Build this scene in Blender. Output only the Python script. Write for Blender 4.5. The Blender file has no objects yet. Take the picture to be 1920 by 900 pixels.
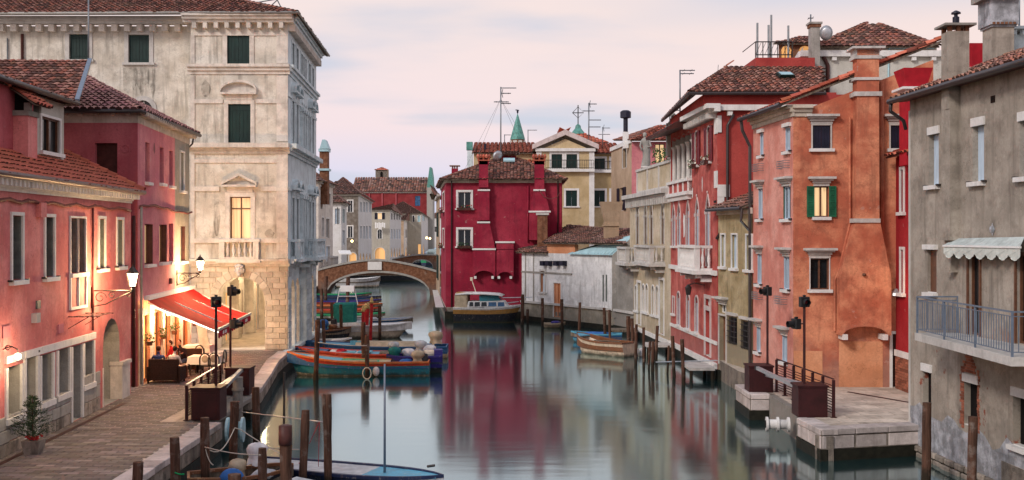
import bpy, math, random
from mathutils import Vector, Matrix
R = random.Random(7)
scene = bpy.context.scene
rad = math.radians
PI = math.pi
# ------------------------------------------------------------------ camera
F, CX, HY, CZ = 2000.0, 960.0, 440.0, 5.6
cam_d = bpy.data.cameras.new('camera'); cam = bpy.data.objects.new('camera', cam_d)
scene.collection.objects.link(cam); scene.camera = cam
cam.location = (0, 0, CZ); cam.rotation_euler = (rad(90), 0, 0)
cam_d.sensor_width = 36; cam_d.lens = 36 * F / 1920; cam_d.shift_y = -10 / 1920
cam_d.clip_start = 0.3; cam_d.clip_end = 5000
# ------------------------------------------------------------------ sky, sun, exposure
SUN_EL, SUN_AZ = rad(32), rad(222)          # azimuth clockwise from +Y (behind left of the camera)
world = bpy.data.worlds.new('World'); scene.world = world; world.use_nodes = True
wn, wl = world.node_tree.nodes, world.node_tree.links
wn.clear()
def wnode(t, **k):
    n = wn.new(t)
    for a, b in k.items(): setattr(n, a, b)
    return n
w_out = wnode('ShaderNodeOutputWorld'); w_bg = wnode('ShaderNodeBackground')
w_sky = wnode('ShaderNodeTexSky'); w_sky.sky_type = 'NISHITA'; w_sky.sun_disc = False
w_sky.sun_elevation = rad(8); w_sky.sun_rotation = SUN_AZ
w_bg2 = wnode('ShaderNodeBackground'); w_bg2.inputs['Strength'].default_value = 0.02
wl.new(w_sky.outputs[0], w_bg2.inputs['Color'])
w_tc = wnode('ShaderNodeTexCoord'); w_sep = wnode('ShaderNodeSeparateXYZ')
wl.new(w_tc.outputs['Generated'], w_sep.inputs[0])
# vertical gradient of an overcast pink dusk
w_ramp = wnode('ShaderNodeValToRGB'); wl.new(w_sep.outputs['Z'], w_ramp.inputs[0])
el = w_ramp.color_ramp.elements
el[0].position = 0.0; el[0].color = (0.50, 0.58, 0.82, 1)
el[1].position = 1.0; el[1].color = (0.62, 0.66, 0.80, 1)
for p, c in ((0.05, (0.66, 0.65, 0.85, 1)), (0.10, (0.87, 0.70, 0.74, 1)), (0.2, (0.89, 0.73, 0.70, 1)), (0.35, (0.84, 0.72, 0.75, 1)), (0.6, (0.72, 0.72, 0.82, 1))):
    e = el.new(p); e.color = c
# warm side (right) against cool side (left)
w_x = wnode('ShaderNodeMapRange'); wl.new(w_sep.outputs['X'], w_x.inputs['Value'])
w_x.inputs['From Min'].default_value = -0.15; w_x.inputs['From Max'].default_value = 0.45
w_mx = wnode('ShaderNodeMixRGB', blend_type='MIX'); w_mx.inputs[2].default_value = (0.88, 0.68, 0.63, 1)
w_sc = wnode('ShaderNodeMath', operation='MULTIPLY'); w_sc.inputs[1].default_value = 0.75
wl.new(w_x.outputs[0], w_sc.inputs[0]); wl.new(w_sc.outputs[0], w_mx.inputs[0]); wl.new(w_ramp.outputs[0], w_mx.inputs[1])
# long streaky clouds on a plane overhead
w_add = wnode('ShaderNodeMath', operation='ADD'); w_add.inputs[1].default_value = 0.12; wl.new(w_sep.outputs['Z'], w_add.inputs[0])
w_abs = wnode('ShaderNodeMath', operation='ABSOLUTE'); wl.new(w_add.outputs[0], w_abs.inputs[0])
w_dx = wnode('ShaderNodeMath', operation='DIVIDE'); w_dy = wnode('ShaderNodeMath', operation='DIVIDE')
wl.new(w_sep.outputs['X'], w_dx.inputs[0]); wl.new(w_abs.outputs[0], w_dx.inputs[1])
wl.new(w_sep.outputs['Y'], w_dy.inputs[0]); wl.new(w_abs.outputs[0], w_dy.inputs[1])
w_cmb = wnode('ShaderNodeCombineXYZ'); wl.new(w_dx.outputs[0], w_cmb.inputs[0]); wl.new(w_dy.outputs[0], w_cmb.inputs[1])
w_map = wnode('ShaderNodeMapping'); w_map.inputs['Scale'].default_value = (0.75, 1.15, 1); w_map.inputs['Location'].default_value = (0.15, 2.75, 0)
wl.new(w_cmb.outputs[0], w_map.inputs[0])
w_nz = wnode('ShaderNodeTexNoise'); w_nz.inputs['Scale'].default_value = 1.0; w_nz.inputs['Detail'].default_value = 5; w_nz.inputs['Roughness'].default_value = 0.45
wl.new(w_map.outputs[0], w_nz.inputs['Vector'])
w_cr = wnode('ShaderNodeMapRange'); w_cr.interpolation_type = 'SMOOTHSTEP'
w_cr.inputs['From Min'].default_value = 0.5; w_cr.inputs['From Max'].default_value = 0.72; w_cr.inputs['To Max'].default_value = 0.85
wl.new(w_nz.outputs['Fac'], w_cr.inputs['Value'])
w_cl = wnode('ShaderNodeMixRGB'); w_cl.inputs[2].default_value = (0.52, 0.57, 0.70, 1)
w_bz = wnode('ShaderNodeMapRange'); w_bz.interpolation_type = 'SMOOTHSTEP'; w_bz.inputs[1].default_value = .175; w_bz.inputs[2].default_value = .235; wl.new(w_sep.outputs['Z'], w_bz.inputs[0])
w_n2 = wnode('ShaderNodeTexNoise'); w_n2.inputs['Scale'].default_value = .9; w_n2.inputs['Detail'].default_value = 3; wl.new(w_map.outputs[0], w_n2.inputs['Vector'])
w_b2 = wnode('ShaderNodeMapRange'); w_b2.inputs[1].default_value = .36; w_b2.inputs[2].default_value = .6; wl.new(w_n2.outputs['Fac'], w_b2.inputs[0])
w_bm = wnode('ShaderNodeMath', operation='MULTIPLY'); wl.new(w_bz.outputs[0], w_bm.inputs[0]); wl.new(w_b2.outputs[0], w_bm.inputs[1])
w_bx = wnode('ShaderNodeMath', operation='MAXIMUM'); wl.new(w_bm.outputs[0], w_bx.inputs[0]); wl.new(w_cr.outputs[0], w_bx.inputs[1])
wl.new(w_bx.outputs[0], w_cl.inputs[0]); wl.new(w_mx.outputs[0], w_cl.inputs[1])
wl.new(w_cl.outputs[0], w_bg.inputs['Color']); w_bg.inputs['Strength'].default_value = 1.0
w_addsh = wnode('ShaderNodeAddShader'); wl.new(w_bg.outputs[0], w_addsh.inputs[0]); wl.new(w_bg2.outputs[0], w_addsh.inputs[1])
wl.new(w_addsh.outputs[0], w_out.inputs[0])
sun_d = bpy.data.lights.new('sun', 'SUN'); sun_d.energy = 1.9; sun_d.angle = rad(11); sun_d.color = (1.0, 0.9, 0.82)
sun = bpy.data.objects.new('sun', sun_d); scene.collection.objects.link(sun)
sd = Vector((math.sin(SUN_AZ) * math.cos(SUN_EL), math.cos(SUN_AZ) * math.cos(SUN_EL), math.sin(SUN_EL)))
sun.rotation_euler = sd.to_track_quat('Z', 'Y').to_euler()
scene.view_settings.view_transform = 'Standard'; scene.view_settings.look = 'None'
scene.view_settings.exposure = 0.0; scene.view_settings.gamma = 1
scene.cycles.use_denoising = True
scene.cycles.max_bounces = 6; scene.cycles.caustics_reflective = False; scene.cycles.caustics_refractive = False
scene.cycles.sample_clamp_indirect = 4
# ------------------------------------------------------------------ geometry helpers
def P(u, v, Y): return Vector(((u - CX) / F * Y, Y, CZ - (v - HY) / F * Y))
def G(u, v, z=0.0): return P(u, v, (CZ - z) * F / (v - HY))
def XY(u, Y): return Vector(((u - CX) / F * Y, Y, 0))
WZ = -0.9
def W(u, v): return G(u, v, WZ)
def at(p, z): return Vector((p[0], p[1], z))
WL = {}
def tag(o, label=None, cat=None, group=None, kind=None):
    if label: o['label'] = label
    if cat: o['category'] = cat
    if group: o['group'] = group
    if kind: o['kind'] = kind
    return o
def thing(name, loc, label, cat, group=None, rz=0.0):
    o = bpy.data.objects.new(name, None); scene.collection.objects.link(o)
    o.empty_display_size = 0.2
    o.location = loc; o.rotation_euler = (0, 0, rz); WL[o.name] = Vector(loc)
    return tag(o, label, cat, group)
def setup_mesh(name, V, Fc, mats, mi, T, smooth):
    me = bpy.data.meshes.new(name); me.from_pydata(V, [], Fc); me.update()
    for m in mats: me.materials.append(m)
    n = len(me.polygons)
    if any(mi): me.polygons.foreach_set('material_index', mi)
    if any(smooth): me.polygons.foreach_set('use_smooth', smooth)
    if any(t is not None for t in T):
        ca = me.color_attributes.new('tint', 'FLOAT_COLOR', 'CORNER')
        buf = []
        for f, t in zip(Fc, T):
            c = t if t is not None else (1, 1, 1)
            buf.extend((c[0], c[1], c[2], 1.0) * len(f))
        ca.data.foreach_set('color', buf)
    return me
class MB:
    def __init__(s): s.V, s.F, s.M, s.T, s.S = [], [], [], [], []; s.m = 0; s.t = None; s.sm = False
    def add(s, vs, fs):
        b = len(s.V); s.V.extend([tuple(v) for v in vs])
        for f in fs:
            s.F.append(tuple(b + i for i in f)); s.M.append(s.m); s.T.append(s.t); s.S.append(s.sm)
        return s
    def poly(s, pts): return s.add(pts, [tuple(range(len(pts)))])
    def hexa(s, p):   # 8 points: bottom 0-3 ccw, top 4-7
        return s.add(p, [(3, 2, 1, 0), (4, 5, 6, 7), (0, 1, 5, 4), (1, 2, 6, 5), (2, 3, 7, 6), (3, 0, 4, 7)])
    def box(s, x0, x1, y0, y1, z0, z1):
        return s.hexa([(x0, y0, z0), (x1, y0, z0), (x1, y1, z0), (x0, y1, z0), (x0, y0, z1), (x1, y0, z1), (x1, y1, z1), (x0, y1, z1)])
    def obox(s, o, a, b, c):
        o, a, b, c = Vector(o), Vector(a), Vector(b), Vector(c)
        return s.hexa([o, o + a, o + a + b, o + b, o + c, o + a + c, o + a + b + c, o + b + c])
    def prism(s, pts, vec):
        pts = [Vector(p) for p in pts]; vec = Vector(vec); n = len(pts)
        fs = [tuple(range(n)), tuple(range(2 * n - 1, n - 1, -1))] + [(i, (i + 1) % n, n + (i + 1) % n, n + i) for i in range(n)]
        return s.add(pts + [p + vec for p in pts], fs)
    def tube(s, pts, r, n=6, r1=None, cap=True):
        pts = [Vector(p) for p in pts]; k = len(pts); r1 = r if r1 is None else r1
        vs = []; up = None
        for i, p in enumerate(pts):
            d = (pts[min(i + 1, k - 1)] - pts[max(i - 1, 0)]).normalized()
            if up is None: up = Vector((0, 0, 1)) if abs(d.z) < 0.9 else Vector((1, 0, 0))
            a = d.cross(up).normalized(); b = a.cross(d).normalized(); up = b if abs(d.z) < 0.99 else up
            rr = (r[i] if isinstance(r, (list, tuple)) else r + (r1 - r) * i / max(1, k - 1))
            for j in range(n):
                t = 2 * math.pi * j / n; vs.append(p + a * rr * math.cos(t) + b * rr * math.sin(t))
        fs = [(i * n + j, i * n + (j + 1) % n, (i + 1) * n + (j + 1) % n, (i + 1) * n + j) for i in range(k - 1) for j in range(n)]
        if cap: fs += [tuple(range(n - 1, -1, -1)), tuple((k - 1) * n + j for j in range(n))]
        return s.add(vs, fs)
    def lathe(s, prof, c=(0, 0, 0), n=12, sx=1, sy=1, jit=0):
        c = Vector(c); vs = []
        for (r, z) in prof:
            for j in range(n):
                t = 2 * math.pi * j / n; q = r * (1 + (R.uniform(-jit, jit) if jit else 0))
                vs.append(c + Vector((q * sx * math.cos(t), q * sy * math.sin(t), z)))
        k = len(prof)
        fs = [(i * n + j, i * n + (j + 1) % n, (i + 1) * n + (j + 1) % n, (i + 1) * n + j) for i in range(k - 1) for j in range(n)]
        fs += [tuple(range(n - 1, -1, -1)), tuple((k - 1) * n + j for j in range(n))]
        return s.add(vs, fs)
    def ball(s, c, rx, ry=None, rz=None, n=10, k=6):
        ry = rx if ry is None else ry; rz = rx if rz is None else rz
        prof = [(math.sin(math.pi * i / k), -math.cos(math.pi * i / k) * rz) for i in range(k + 1)]
        prof[0] = (0.01, prof[0][1]); prof[-1] = (0.01, prof[-1][1])
        return s.lathe(prof, c, n, rx, ry)
    def bar(s, a, b, w, h=None):    # square bar between two points
        a, b = Vector(a), Vector(b); d = (b - a).normalized(); h = w if h is None else h
        up = Vector((0, 0, 1)) if abs(d.z) < 0.9 else Vector((0, 1, 0))
        x = d.cross(up).normalized() * w; y = x.cross(d).normalized() * h
        return s.obox(a - x / 2 - y / 2, x, b - a, y)
    def build(s, name, mats, parent=None, local=False, bevel=0, **tg):
        if not isinstance(mats, (list, tuple)): mats = [mats]
        V = s.V
        if parent is not None and not local:
            o = parent; off = Vector((0, 0, 0))
            while o is not None: off += o.location; o = o.parent
            V = [(x - off.x, y - off.y, z - off.z) for x, y, z in V]
        elif parent is None and not local:
            xs = [p[0] for p in V]; ys = [p[1] for p in V]; zs = [p[2] for p in V]
            c = ((min(xs) + max(xs)) / 2, (min(ys) + max(ys)) / 2, min(zs))
            V = [(x - c[0], y - c[1], z - c[2]) for x, y, z in V]
        me = setup_mesh(name, V, s.F, mats, s.M, s.T, s.S)
        ob = bpy.data.objects.new(name, me); scene.collection.objects.link(ob); ob.parent = parent
        if parent is None and not local: ob.location = c
        if bevel:
            b = ob.modifiers.new('edge', 'BEVEL'); b.width = bevel; b.segments = 1; b.limit_method = 'ANGLE'
        if tg: tag(ob, **tg)
        return ob
def copy_tree(o, parent=None):
    c = o.copy(); scene.collection.objects.link(c); c.parent = parent
    for ch in list(o.children): copy_tree(ch, c)
    return c
_unit = {}
def unit_box(mat, bevel=0.0):
    k = mat.name
    if k not in _unit:
        m = MB(); m.box(-.5, .5, -.5, .5, -.5, .5)
        _unit[k] = setup_mesh('block', m.V, m.F, [mat], m.M, m.T, m.S)
    return _unit[k]
def piece(name, mat, parent, center, ex, ey, ez):
    """a separate box piece with its own mesh, centred with three edge vectors, for stones and planks"""
    c = Vector(center); ex, ey, ez = Vector(ex), Vector(ey), Vector(ez)
    b = MB(); j = lambda: R.uniform(-.012, .012)
    b.obox(c - ex / 2 - ey / 2 - ez / 2, ex, ey, ez)
    return b.build(name, mat, parent)
# ------------------------------------------------------------------ materials
class NT:
    def __init__(s, name):
        s.m = bpy.data.materials.new(name); s.m.use_nodes = True; s.t = s.m.node_tree; s.n = s.t.nodes; s.l = s.t.links
        s.b = s.n['Principled BSDF']; s.tc = s.n.new('ShaderNodeTexCoord'); s.geo = s.n.new('ShaderNodeNewGeometry')
    def link(s, a, b): s.l.new(a, b)
    def mapping(s, scale, src=None):
        m = s.n.new('ShaderNodeMapping'); m.inputs['Scale'].default_value = scale
        s.link(src or s.geo.outputs['Position'], m.inputs[0]); return m.outputs[0]
    def noise(s, scale, detail=4, rough=.55, vec=None):
        n = s.n.new('ShaderNodeTexNoise'); n.inputs['Scale'].default_value = scale; n.inputs['Detail'].default_value = detail
        n.inputs['Roughness'].default_value = rough; s.link(vec if vec is not None else s.geo.outputs['Position'], n.inputs['Vector']); return n.outputs['Fac']
    def rng(s, v, a, b, c=0., d=1., smooth=False):
        n = s.n.new('ShaderNodeMapRange'); n.inputs[1].default_value = a; n.inputs[2].default_value = b; n.inputs[3].default_value = c; n.inputs[4].default_value = d
        if smooth: n.interpolation_type = 'SMOOTHSTEP'
        s.link(v, n.inputs[0]); return n.outputs[0]
    def math(s, op, a, b):
        n = s.n.new('ShaderNodeMath'); n.operation = op
        for i, x in enumerate((a, b)):
            if isinstance(x, (int, float)): n.inputs[i].default_value = x
            else: s.link(x, n.inputs[i])
        return n.outputs[0]
    def mix(s, f, a, b, mode='MIX'):
        n = s.n.new('ShaderNodeMixRGB'); n.blend_type = mode
        for i, x in enumerate((f, a, b)):
            if isinstance(x, (int, float)): n.inputs[i].default_value = x
            elif isinstance(x, tuple): n.inputs[i].default_value = (x[0], x[1], x[2], 1)
            else: s.link(x, n.inputs[i])
        return n.outputs[0]
    def bump(s, h, strength=.3, dist=.02):
        n = s.n.new('ShaderNodeBump'); n.inputs['Strength'].default_value = strength; n.inputs['Distance'].default_value = dist
        s.link(h, n.inputs['Height']); s.link(n.outputs[0], s.b.inputs['Normal'])
    def done(s, col, rough=.8, spec=.3, metal=0.):
        if isinstance(col, tuple): s.b.inputs['Base Color'].default_value = (*col[:3], 1)
        else: s.link(col, s.b.inputs['Base Color'])
        if isinstance(rough, (int, float)): s.b.inputs['Roughness'].default_value = rough
        else: s.link(rough, s.b.inputs['Roughness'])
        s.b.inputs['Specular IOR Level'].default_value = spec; s.b.inputs['Metallic'].default_value = metal
        return s.m
def sc(c, k): return (c[0] * k, c[1] * k, c[2] * k)
def mixc(a, b, t): return tuple(a[i] * (1 - t) + b[i] * t for i in range(3))
def plaster(name, c, stain=(.12, .10, .08), amount=.35, streak=.35, fade=None, damp=.6, damp_z=.9, peel=0., patch=1.0, brick=(.22, .07, .045)):
    t = NT(name)
    fade = fade or mixc(c, (.75, .65, .6), .25)
    big = t.noise(.45 * patch, 6, .6)
    col = t.mix(t.rng(big, .38, .66, smooth=True), sc(c, .84), fade)
    mid = t.noise(2.2, 7, .65)
    col = t.mix(t.rng(mid, .50, .68, 0, amount * .9), col, mixc(c, stain, .75))
    sv = t.mapping((2.3, 2.3, .22)); st = t.noise(1.6, 6, .6, sv)
    col = t.mix(t.rng(st, .52, .74, 0, streak), col, mixc(c, stain, .85))
    fine = t.noise(14, 5, .7)
    col = t.mix(t.rng(fine, .35, .75, 0, .4), col, sc(c, .5))
    z = t.n.new('ShaderNodeSeparateXYZ'); t.link(t.geo.outputs['Position'], z.inputs[0])
    zz = t.math('ADD', z.outputs['Z'], t.rng(t.noise(.9, 5, .6), .3, .7, -.8, .8))
    dm = t.math('MULTIPLY', t.rng(zz, damp_z, damp_z - 1.5, 0, 1, True), damp)
    col = t.mix(dm, col, mixc(mixc(c, (.35, .33, .3), .55), stain, .4))
    if peel:
        pz = t.rng(t.noise(1.15, 7, .62), .66 - peel * .1, .69 - peel * .1)
        pz = t.math('MULTIPLY', pz, t.rng(zz, damp_z + 3.0, damp_z + 1.0, 0, 1))
        bc = t.mix(t.noise(9, 3), sc(brick, .6), sc(brick, 1.7))
        col = t.mix(pz, col, bc)
    rp = t.rng(t.noise(.75, 5, .5, t.mapping((1, 1, 1.6))), .61, .625, 0, .18); col = t.mix(rp, col, sc(fade, .9))
    rp = t.rng(t.noise(1.9, 6, .6), .68, .69, 0, .5); col = t.mix(rp, col, mixc(c, (.45, .40, .35), .6))
    ck = t.rng(t.math('ABSOLUTE', t.math('SUBTRACT', t.noise(.8, 7, .55), .5), 0), 0, .0035, .55, 0); col = t.mix(ck, col, sc(c, .3))
    h = t.math('ADD', t.math('MULTIPLY', fine, .5), mid)
    t.bump(h, .35, .03)
    return t.done(col, .9, .15)
def simple(name, c, rough=.6, spec=.3, metal=0., var=.25, scale=6., bump=.15, stretch=(1, 1, 1), obj=False):
    t = NT(name)
    v = t.mapping(stretch, t.tc.outputs['Object'] if obj else None)
    n = t.noise(scale, 6, .6, v)
    col = t.mix(t.rng(n, .3, .7), sc(c, 1 - var), sc(c, 1 + var))
    if bump: t.bump(n, bump, .02)
    return t.done(col, rough, spec, metal)
def stonemat(name, c, dirt=(.1, .09, .08), d=.5, scale=1.5, bump=.4, rnd=0.):
    t = NT(name)
    n = t.noise(scale, 8, .65); n2 = t.noise(scale * 9, 5, .6)
    col = t.mix(t.rng(n, .45, .72, 0, d), c, mixc(c, dirt, .8))
    st = t.noise(1.4, 6, .6, t.mapping((2.5, 2.5, .3)))
    col = t.mix(t.rng(st, .5, .75, 0, d * .8), col, mixc(c, dirt, .9))
    col = t.mix(t.rng(n2, .35, .75, 0, .3), col, sc(c, .55))
    oi = t.n.new('ShaderNodeObjectInfo'); col = t.mix(1., col, t.rng(oi.outputs['Random'], 0, 1, 1 - rnd, 1 + rnd * .25), 'MULTIPLY')
    t.bump(t.math('ADD', n2, n), bump, .03)
    return t.done(col, .85, .25)
def tintmat(name, base, rough=.85, var=.3, scale=9, bump=.3, moss=None):
    t = NT(name)
    a = t.n.new('ShaderNodeAttribute'); a.attribute_name = 'tint'
    n = t.noise(scale, 5, .6)
    col = t.mix(1.0, a.outputs['Color'], base, 'MULTIPLY')
    col = t.mix(t.rng(n, .35, .75, 0, var), col, sc(base, .25), 'MIX')
    if moss: col = t.mix(t.rng(t.noise(.7, 6, .6), .5, .75, 0, .5), col, moss)
    t.bump(n, bump, .02)
    return t.done(col, rough, .2)
def emis(name, c, s, var=.3, scale=2., stretch=(1, 1, 1)):
    t = NT(name); n = t.noise(scale, 4, .6, t.mapping(stretch))
    col = t.mix(t.rng(n, .35, .65), sc(c, 1 - var), c)
    t.link(col, t.b.inputs['Emission Color']); t.b.inputs['Emission Strength'].default_value = s
    return t.done(sc(c, .5), .8, .1)
M = {}
M['pinkA'] = plaster('pink_plaster', (.76, .21, .205), (.25, .12, .10), .35, .4, (.82, .32, .30), .4, .5, patch=1.6)
M['pinkB'] = plaster('dusky_pink_plaster', (.50, .11, .13), (.16, .06, .07), .3, .25, (.58, .17, .19))
M['pinkB2'] = plaster('canal_side_pink_plaster', (.68, .22, .27), (.3, .12, .12), .3, .35, (.72, .30, .31), .5)
M['greyB'] = plaster('grey_green_plaster', (.30, .30, .26), (.12, .12, .10), .4, .4, (.4, .38, .33))
M['cream'] = plaster('cream_plaster', (.72, .66, .56), (.09, .085, .075), .5, .85, (.80, .76, .68), .5, 1., patch=2)
M['cream_b'] = plaster('pale_palazzo_plaster', (.68, .60, .50), (.13, .11, .09), .65, .7, (.76, .70, .62), .3, patch=2)
M['redD'] = plaster('crimson_plaster', (.33, .020, .050), (.10, .02, .03), .55, .5, (.40, .045, .075), .3, 0.)
M['redG'] = plaster('red_plaster', (.50, .095, .085), (.16, .045, .04), .65, .7, (.62, .19, .16), .55, 1.6, patch=2.2)
M['redG2'] = plaster('red_side_plaster', (.40, .055, .05), (.2, .04, .04), .3, .3, (.50, .09, .075), .3)
M['yellow'] = plaster('yellow_plaster', (.60, .45, .24), (.25, .2, .12), .3, .3, (.66, .52, .32))
M['creamF'] = plaster('straw_plaster', (.62, .51, .35), (.2, .15, .1), .5, .5, (.68, .60, .47), .6, 1.2)
M['beige'] = plaster('beige_plaster', (.50, .36, .24), (.2, .15, .1), .3, .3, (.56, .42, .3))
M['olive'] = plaster('olive_plaster', (.42, .33, .18), (.10, .09, .06), .7, .8, (.52, .43, .27), .8, 2.2, patch=2)
M['orangeL'] = plaster('salmon_plaster', (.76, .29, .23), (.25, .12, .1), .4, .45, (.80, .41, .34), .5, 1.4, patch=1.8)
M['orangeF'] = plaster('orange_plaster', (.60, .175, .10), (.14, .06, .045), .6, .6, (.80, .35, .20), .75, 2.2, patch=1.9)
M['orangeP'] = plaster('pale_orange_plaster', (.72, .30, .15), (.3, .15, .08), .4, .3, (.80, .40, .23), .3)
M['redJ2'] = simple('scarlet_render', (.42, .018, .03), .8, .15, var=.2, scale=3)
M['redJ'] = plaster('scarlet_plaster', (.42, .02, .028), (.2, .02, .02), .3, .3, (.46, .04, .045), .3)
M['greyK'] = plaster('grey_plaster', (.40, .355, .30), (.07, .055, .045), .6, .7, (.47, .42, .36), .55, .6, .55, patch=2)
M['greyK2'] = plaster('blue_grey_render', (.30, .31, .33), (.07, .06, .06), .9, .6, (.55, .57, .62), .3, -.5, patch=5)
M['whiteE'] = plaster('white_limewash', (.80, .80, .81), (.16, .15, .13), .5, .7, (.86, .86, .86), .9, 1.2, patch=2)
M['greyE'] = plaster('grey_concrete_and_shade_render', (.34, .32, .29), (.1, .09, .08), .6, .7, (.42, .40, .37), .8, 1.8)  # concrete grey; on the boathouse end wall it holds that side's shade
M['baseE'] = plaster('stained_base_render', (.36, .32, .25), (.07, .07, .05), .8, .8, (.42, .38, .32), .95, .5, patch=3)
M['whitewall'] = plaster('white_house_plaster', (.82, .81, .78), (.3, .28, .26), .4, .4, (.78, .78, .78))
M['darkwall'] = plaster('weathered_grey_brick_plaster', (.20, .17, .14), (.06, .05, .045), .7, .6, (.28, .25, .22), patch=4)
M['greywall'] = plaster('grey_house_plaster', (.54, .50, .42), (.15, .14, .11), .5, .5, (.48, .46, .4))
M['white_up'] = plaster('pale_upper_plaster', (.64, .62, .55), (.3, .28, .24), .3, .35, (.68, .67, .62))
M['church_red'] = plaster('church_red_plaster', (.28, .04, .045), (.1, .03, .03), .4, .3, (.32, .055, .06))
M['stone'] = stonemat('istrian_stone', (.62, .60, .57))
M['stone_w'] = stonemat('white_stone', (.80, .79, .77), (.25, .24, .22), .35)
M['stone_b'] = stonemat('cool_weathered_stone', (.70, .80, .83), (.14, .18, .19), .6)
M['stone_warm'] = stonemat('warm_palazzo_stone', (.76, .70, .63), (.12, .10, .08), .6)
M['blk_w'] = stonemat('warm_ashlar', (.66, .57, .46), (.14, .11, .08), .5, rnd=.28)
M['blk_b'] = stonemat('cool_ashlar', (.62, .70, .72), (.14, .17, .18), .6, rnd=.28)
M['stone_g'] = stonemat('grey_jamb_stone', (.40, .39, .36), (.12, .11, .1), .5, 3)
M['stone_p'] = stonemat('pinkish_quay_stone', (.72, .64, .61), (.16, .13, .11), .6, 2.5, .6, .35)
M['trimG'] = stonemat('pinkish_trim_stone', (.68, .58, .56), (.2, .15, .14), .5, 3)
M['rough'] = stonemat('rough_quay_stone', (.44, .38, .32), (.05, .04, .035), 1., 3.5, 1., .4)
M['algae'] = simple('wet_algae_stone', (.016, .015, .010), .7, .2, var=.6, scale=5, bump=.8)
M['paver'] = tintmat('paving_slab', (.215, .19, .18), .75, .35, 6, .4)
M['paverR'] = stonemat('pale_pavement', (.72, .63, .53), (.20, .16, .12), .8, 1.2, .4, .25)
M['tile_w'] = tintmat('weathered_roof_tile', (.31, .14, .105), .9, .45, 14, .5, (.13, .11, .08))
M['tile_o'] = tintmat('orange_roof_tile', (.48, .13, .08), .85, .3, 14, .4)
M['tile_p'] = tintmat('lilac_roof_tile', (.40, .20, .185), .85, .3, 14, .4)
M['tile_d'] = tintmat('dark_roof_tile', (.27, .15, .12), .9, .45, 14, .5, (.08, .075, .06))
M['tile_k'] = tintmat('bleached_roof_tile', (.42, .21, .155), .9, .45, 14, .5, (.18, .14, .10))
M['brick'] = tintmat('brick', (.36, .13, .08), .9, .4, 12, .5)
M['brickwall'] = plaster('rough_brickwork', (.21, .09, .05), (.05, .03, .02), .8, .6, (.30, .15, .09), .7, 1., patch=8)
M['shut_g'] = simple('dark_green_shutter_paint', (.005, .024, .021), .5, .3, var=.4, scale=3, stretch=(3, 3, .6))
M['shut_gr'] = simple('green_shutter_paint', (.015, .12, .06), .5, .3, var=.4, scale=3)
M['shut_n'] = simple('navy_shutter_paint', (.012, .012, .028), .5, .3, var=.4, scale=3)
M['shut_b'] = simple('brown_shutter_paint', (.07, .022, .018), .5, .3, var=.4, scale=4)
M['shut_l'] = simple('pale_blue_shutter_paint', (.50, .62, .74), .6, .3, var=.15, scale=4, stretch=(2, 2, .4))
M['shut_m'] = simple('maroon_shutter_paint', (.16, .02, .03), .5, .3, var=.4, scale=3)
M['shut_k'] = simple('grey_green_louvre_paint', (.13, .15, .14), .55, .3, var=.3, scale=4)
M['wood_f'] = simple('brown_window_frame', (.13, .055, .03), .45, .4, var=.3, scale=8)
M['wood_w'] = simple('white_window_frame', (.75, .75, .73), .5, .4, var=.08, scale=8)
M['iron'] = simple('wrought_iron', (.025, .02, .018), .5, .5, var=.3)
M['ironrust'] = simple('rusty_maroon_steel', (.040, .008, .009), .55, .3, var=.35, scale=3)
M['ironblue'] = simple('blue_grey_railing_paint', (.13, .17, .23), .45, .5, var=.2)
M['pipe_d'] = simple('dark_downpipe', (.03, .02, .02), .4, .5, var=.3)
M['pipe_c'] = simple('copper_downpipe', (.10, .05, .04), .4, .5, var=.3)
M['galv'] = simple('galvanised_steel', (.48, .50, .53), .4, .6, .6, .15)
M['antenna'] = simple('antenna_metal', (.20, .22, .24), .4, .5, .4, .15)
M['copper'] = simple('verdigris_copper', (.09, .27, .23), .6, .4, var=.45, scale=3)
M['zinc'] = simple('pale_blue_zinc_sheet', (.36, .56, .62), .5, .5, var=.15, scale=2)
M['cable'] = simple('wall_cable', (.16, .05, .045), .7, .3)
M['rope'] = simple('mooring_rope', (.62, .58, .50), .9, .1, scale=30)
M['rope_r'] = simple('red_rope', (.45, .03, .05), .8, .1)
M['rope_g'] = simple('green_rope', (.02, .35, .12), .8, .1)
M['wht'] = simple('white_paint', (.80, .80, .79), .45, .4, var=.08, scale=3)
M['black'] = simple('black_plastic', (.012, .012, .014), .5, .4)
M['gold'] = simple('gilded_cap', (.55, .38, .14), .4, .6, .4, .2)
M['redpole'] = simple('scarlet_pole_paint', (.50, .015, .02), .4, .4, var=.2)
M['awn_r'] = simple('red_awning_cloth', (.50, .018, .016), .85, .1, var=.2, scale=1.6, stretch=(1, 1, 1))
M['awn_d'] = simple('dark_red_valance_cloth', (.32, .012, .03), .85, .1, var=.2)
M['awn_w'] = simple('faded_white_awning_cloth', (.62, .66, .62), .9, .1, var=.2, scale=4)
M['awn_g'] = simple('faded_grey_green_awning_cloth', (.46, .52, .51), .9, .1, var=.25, scale=5)
M['cloth_w'] = simple('white_tablecloth', (.82, .80, .76), .9, .1, var=.06)
M['wicker'] = simple('dark_wicker', (.035, .018, .014), .8, .2, var=.6, scale=40, bump=.6)
M['leaf'] = simple('green_foliage', (.045, .11, .03), .7, .2, var=.6, scale=12)
M['fir'] = simple('dark_fir_needles', (.03, .055, .028), .7, .2, var=.6, scale=20)
M['flower'] = simple('red_flowers', (.45, .03, .03), .7, .2, var=.5, scale=30)
M['flower_w'] = simple('white_flowers', (.75, .72, .62), .7, .2, var=.3, scale=30)
M['dark'] = simple('dark_interior', (.012, .010, .010), .9, .1)
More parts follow.
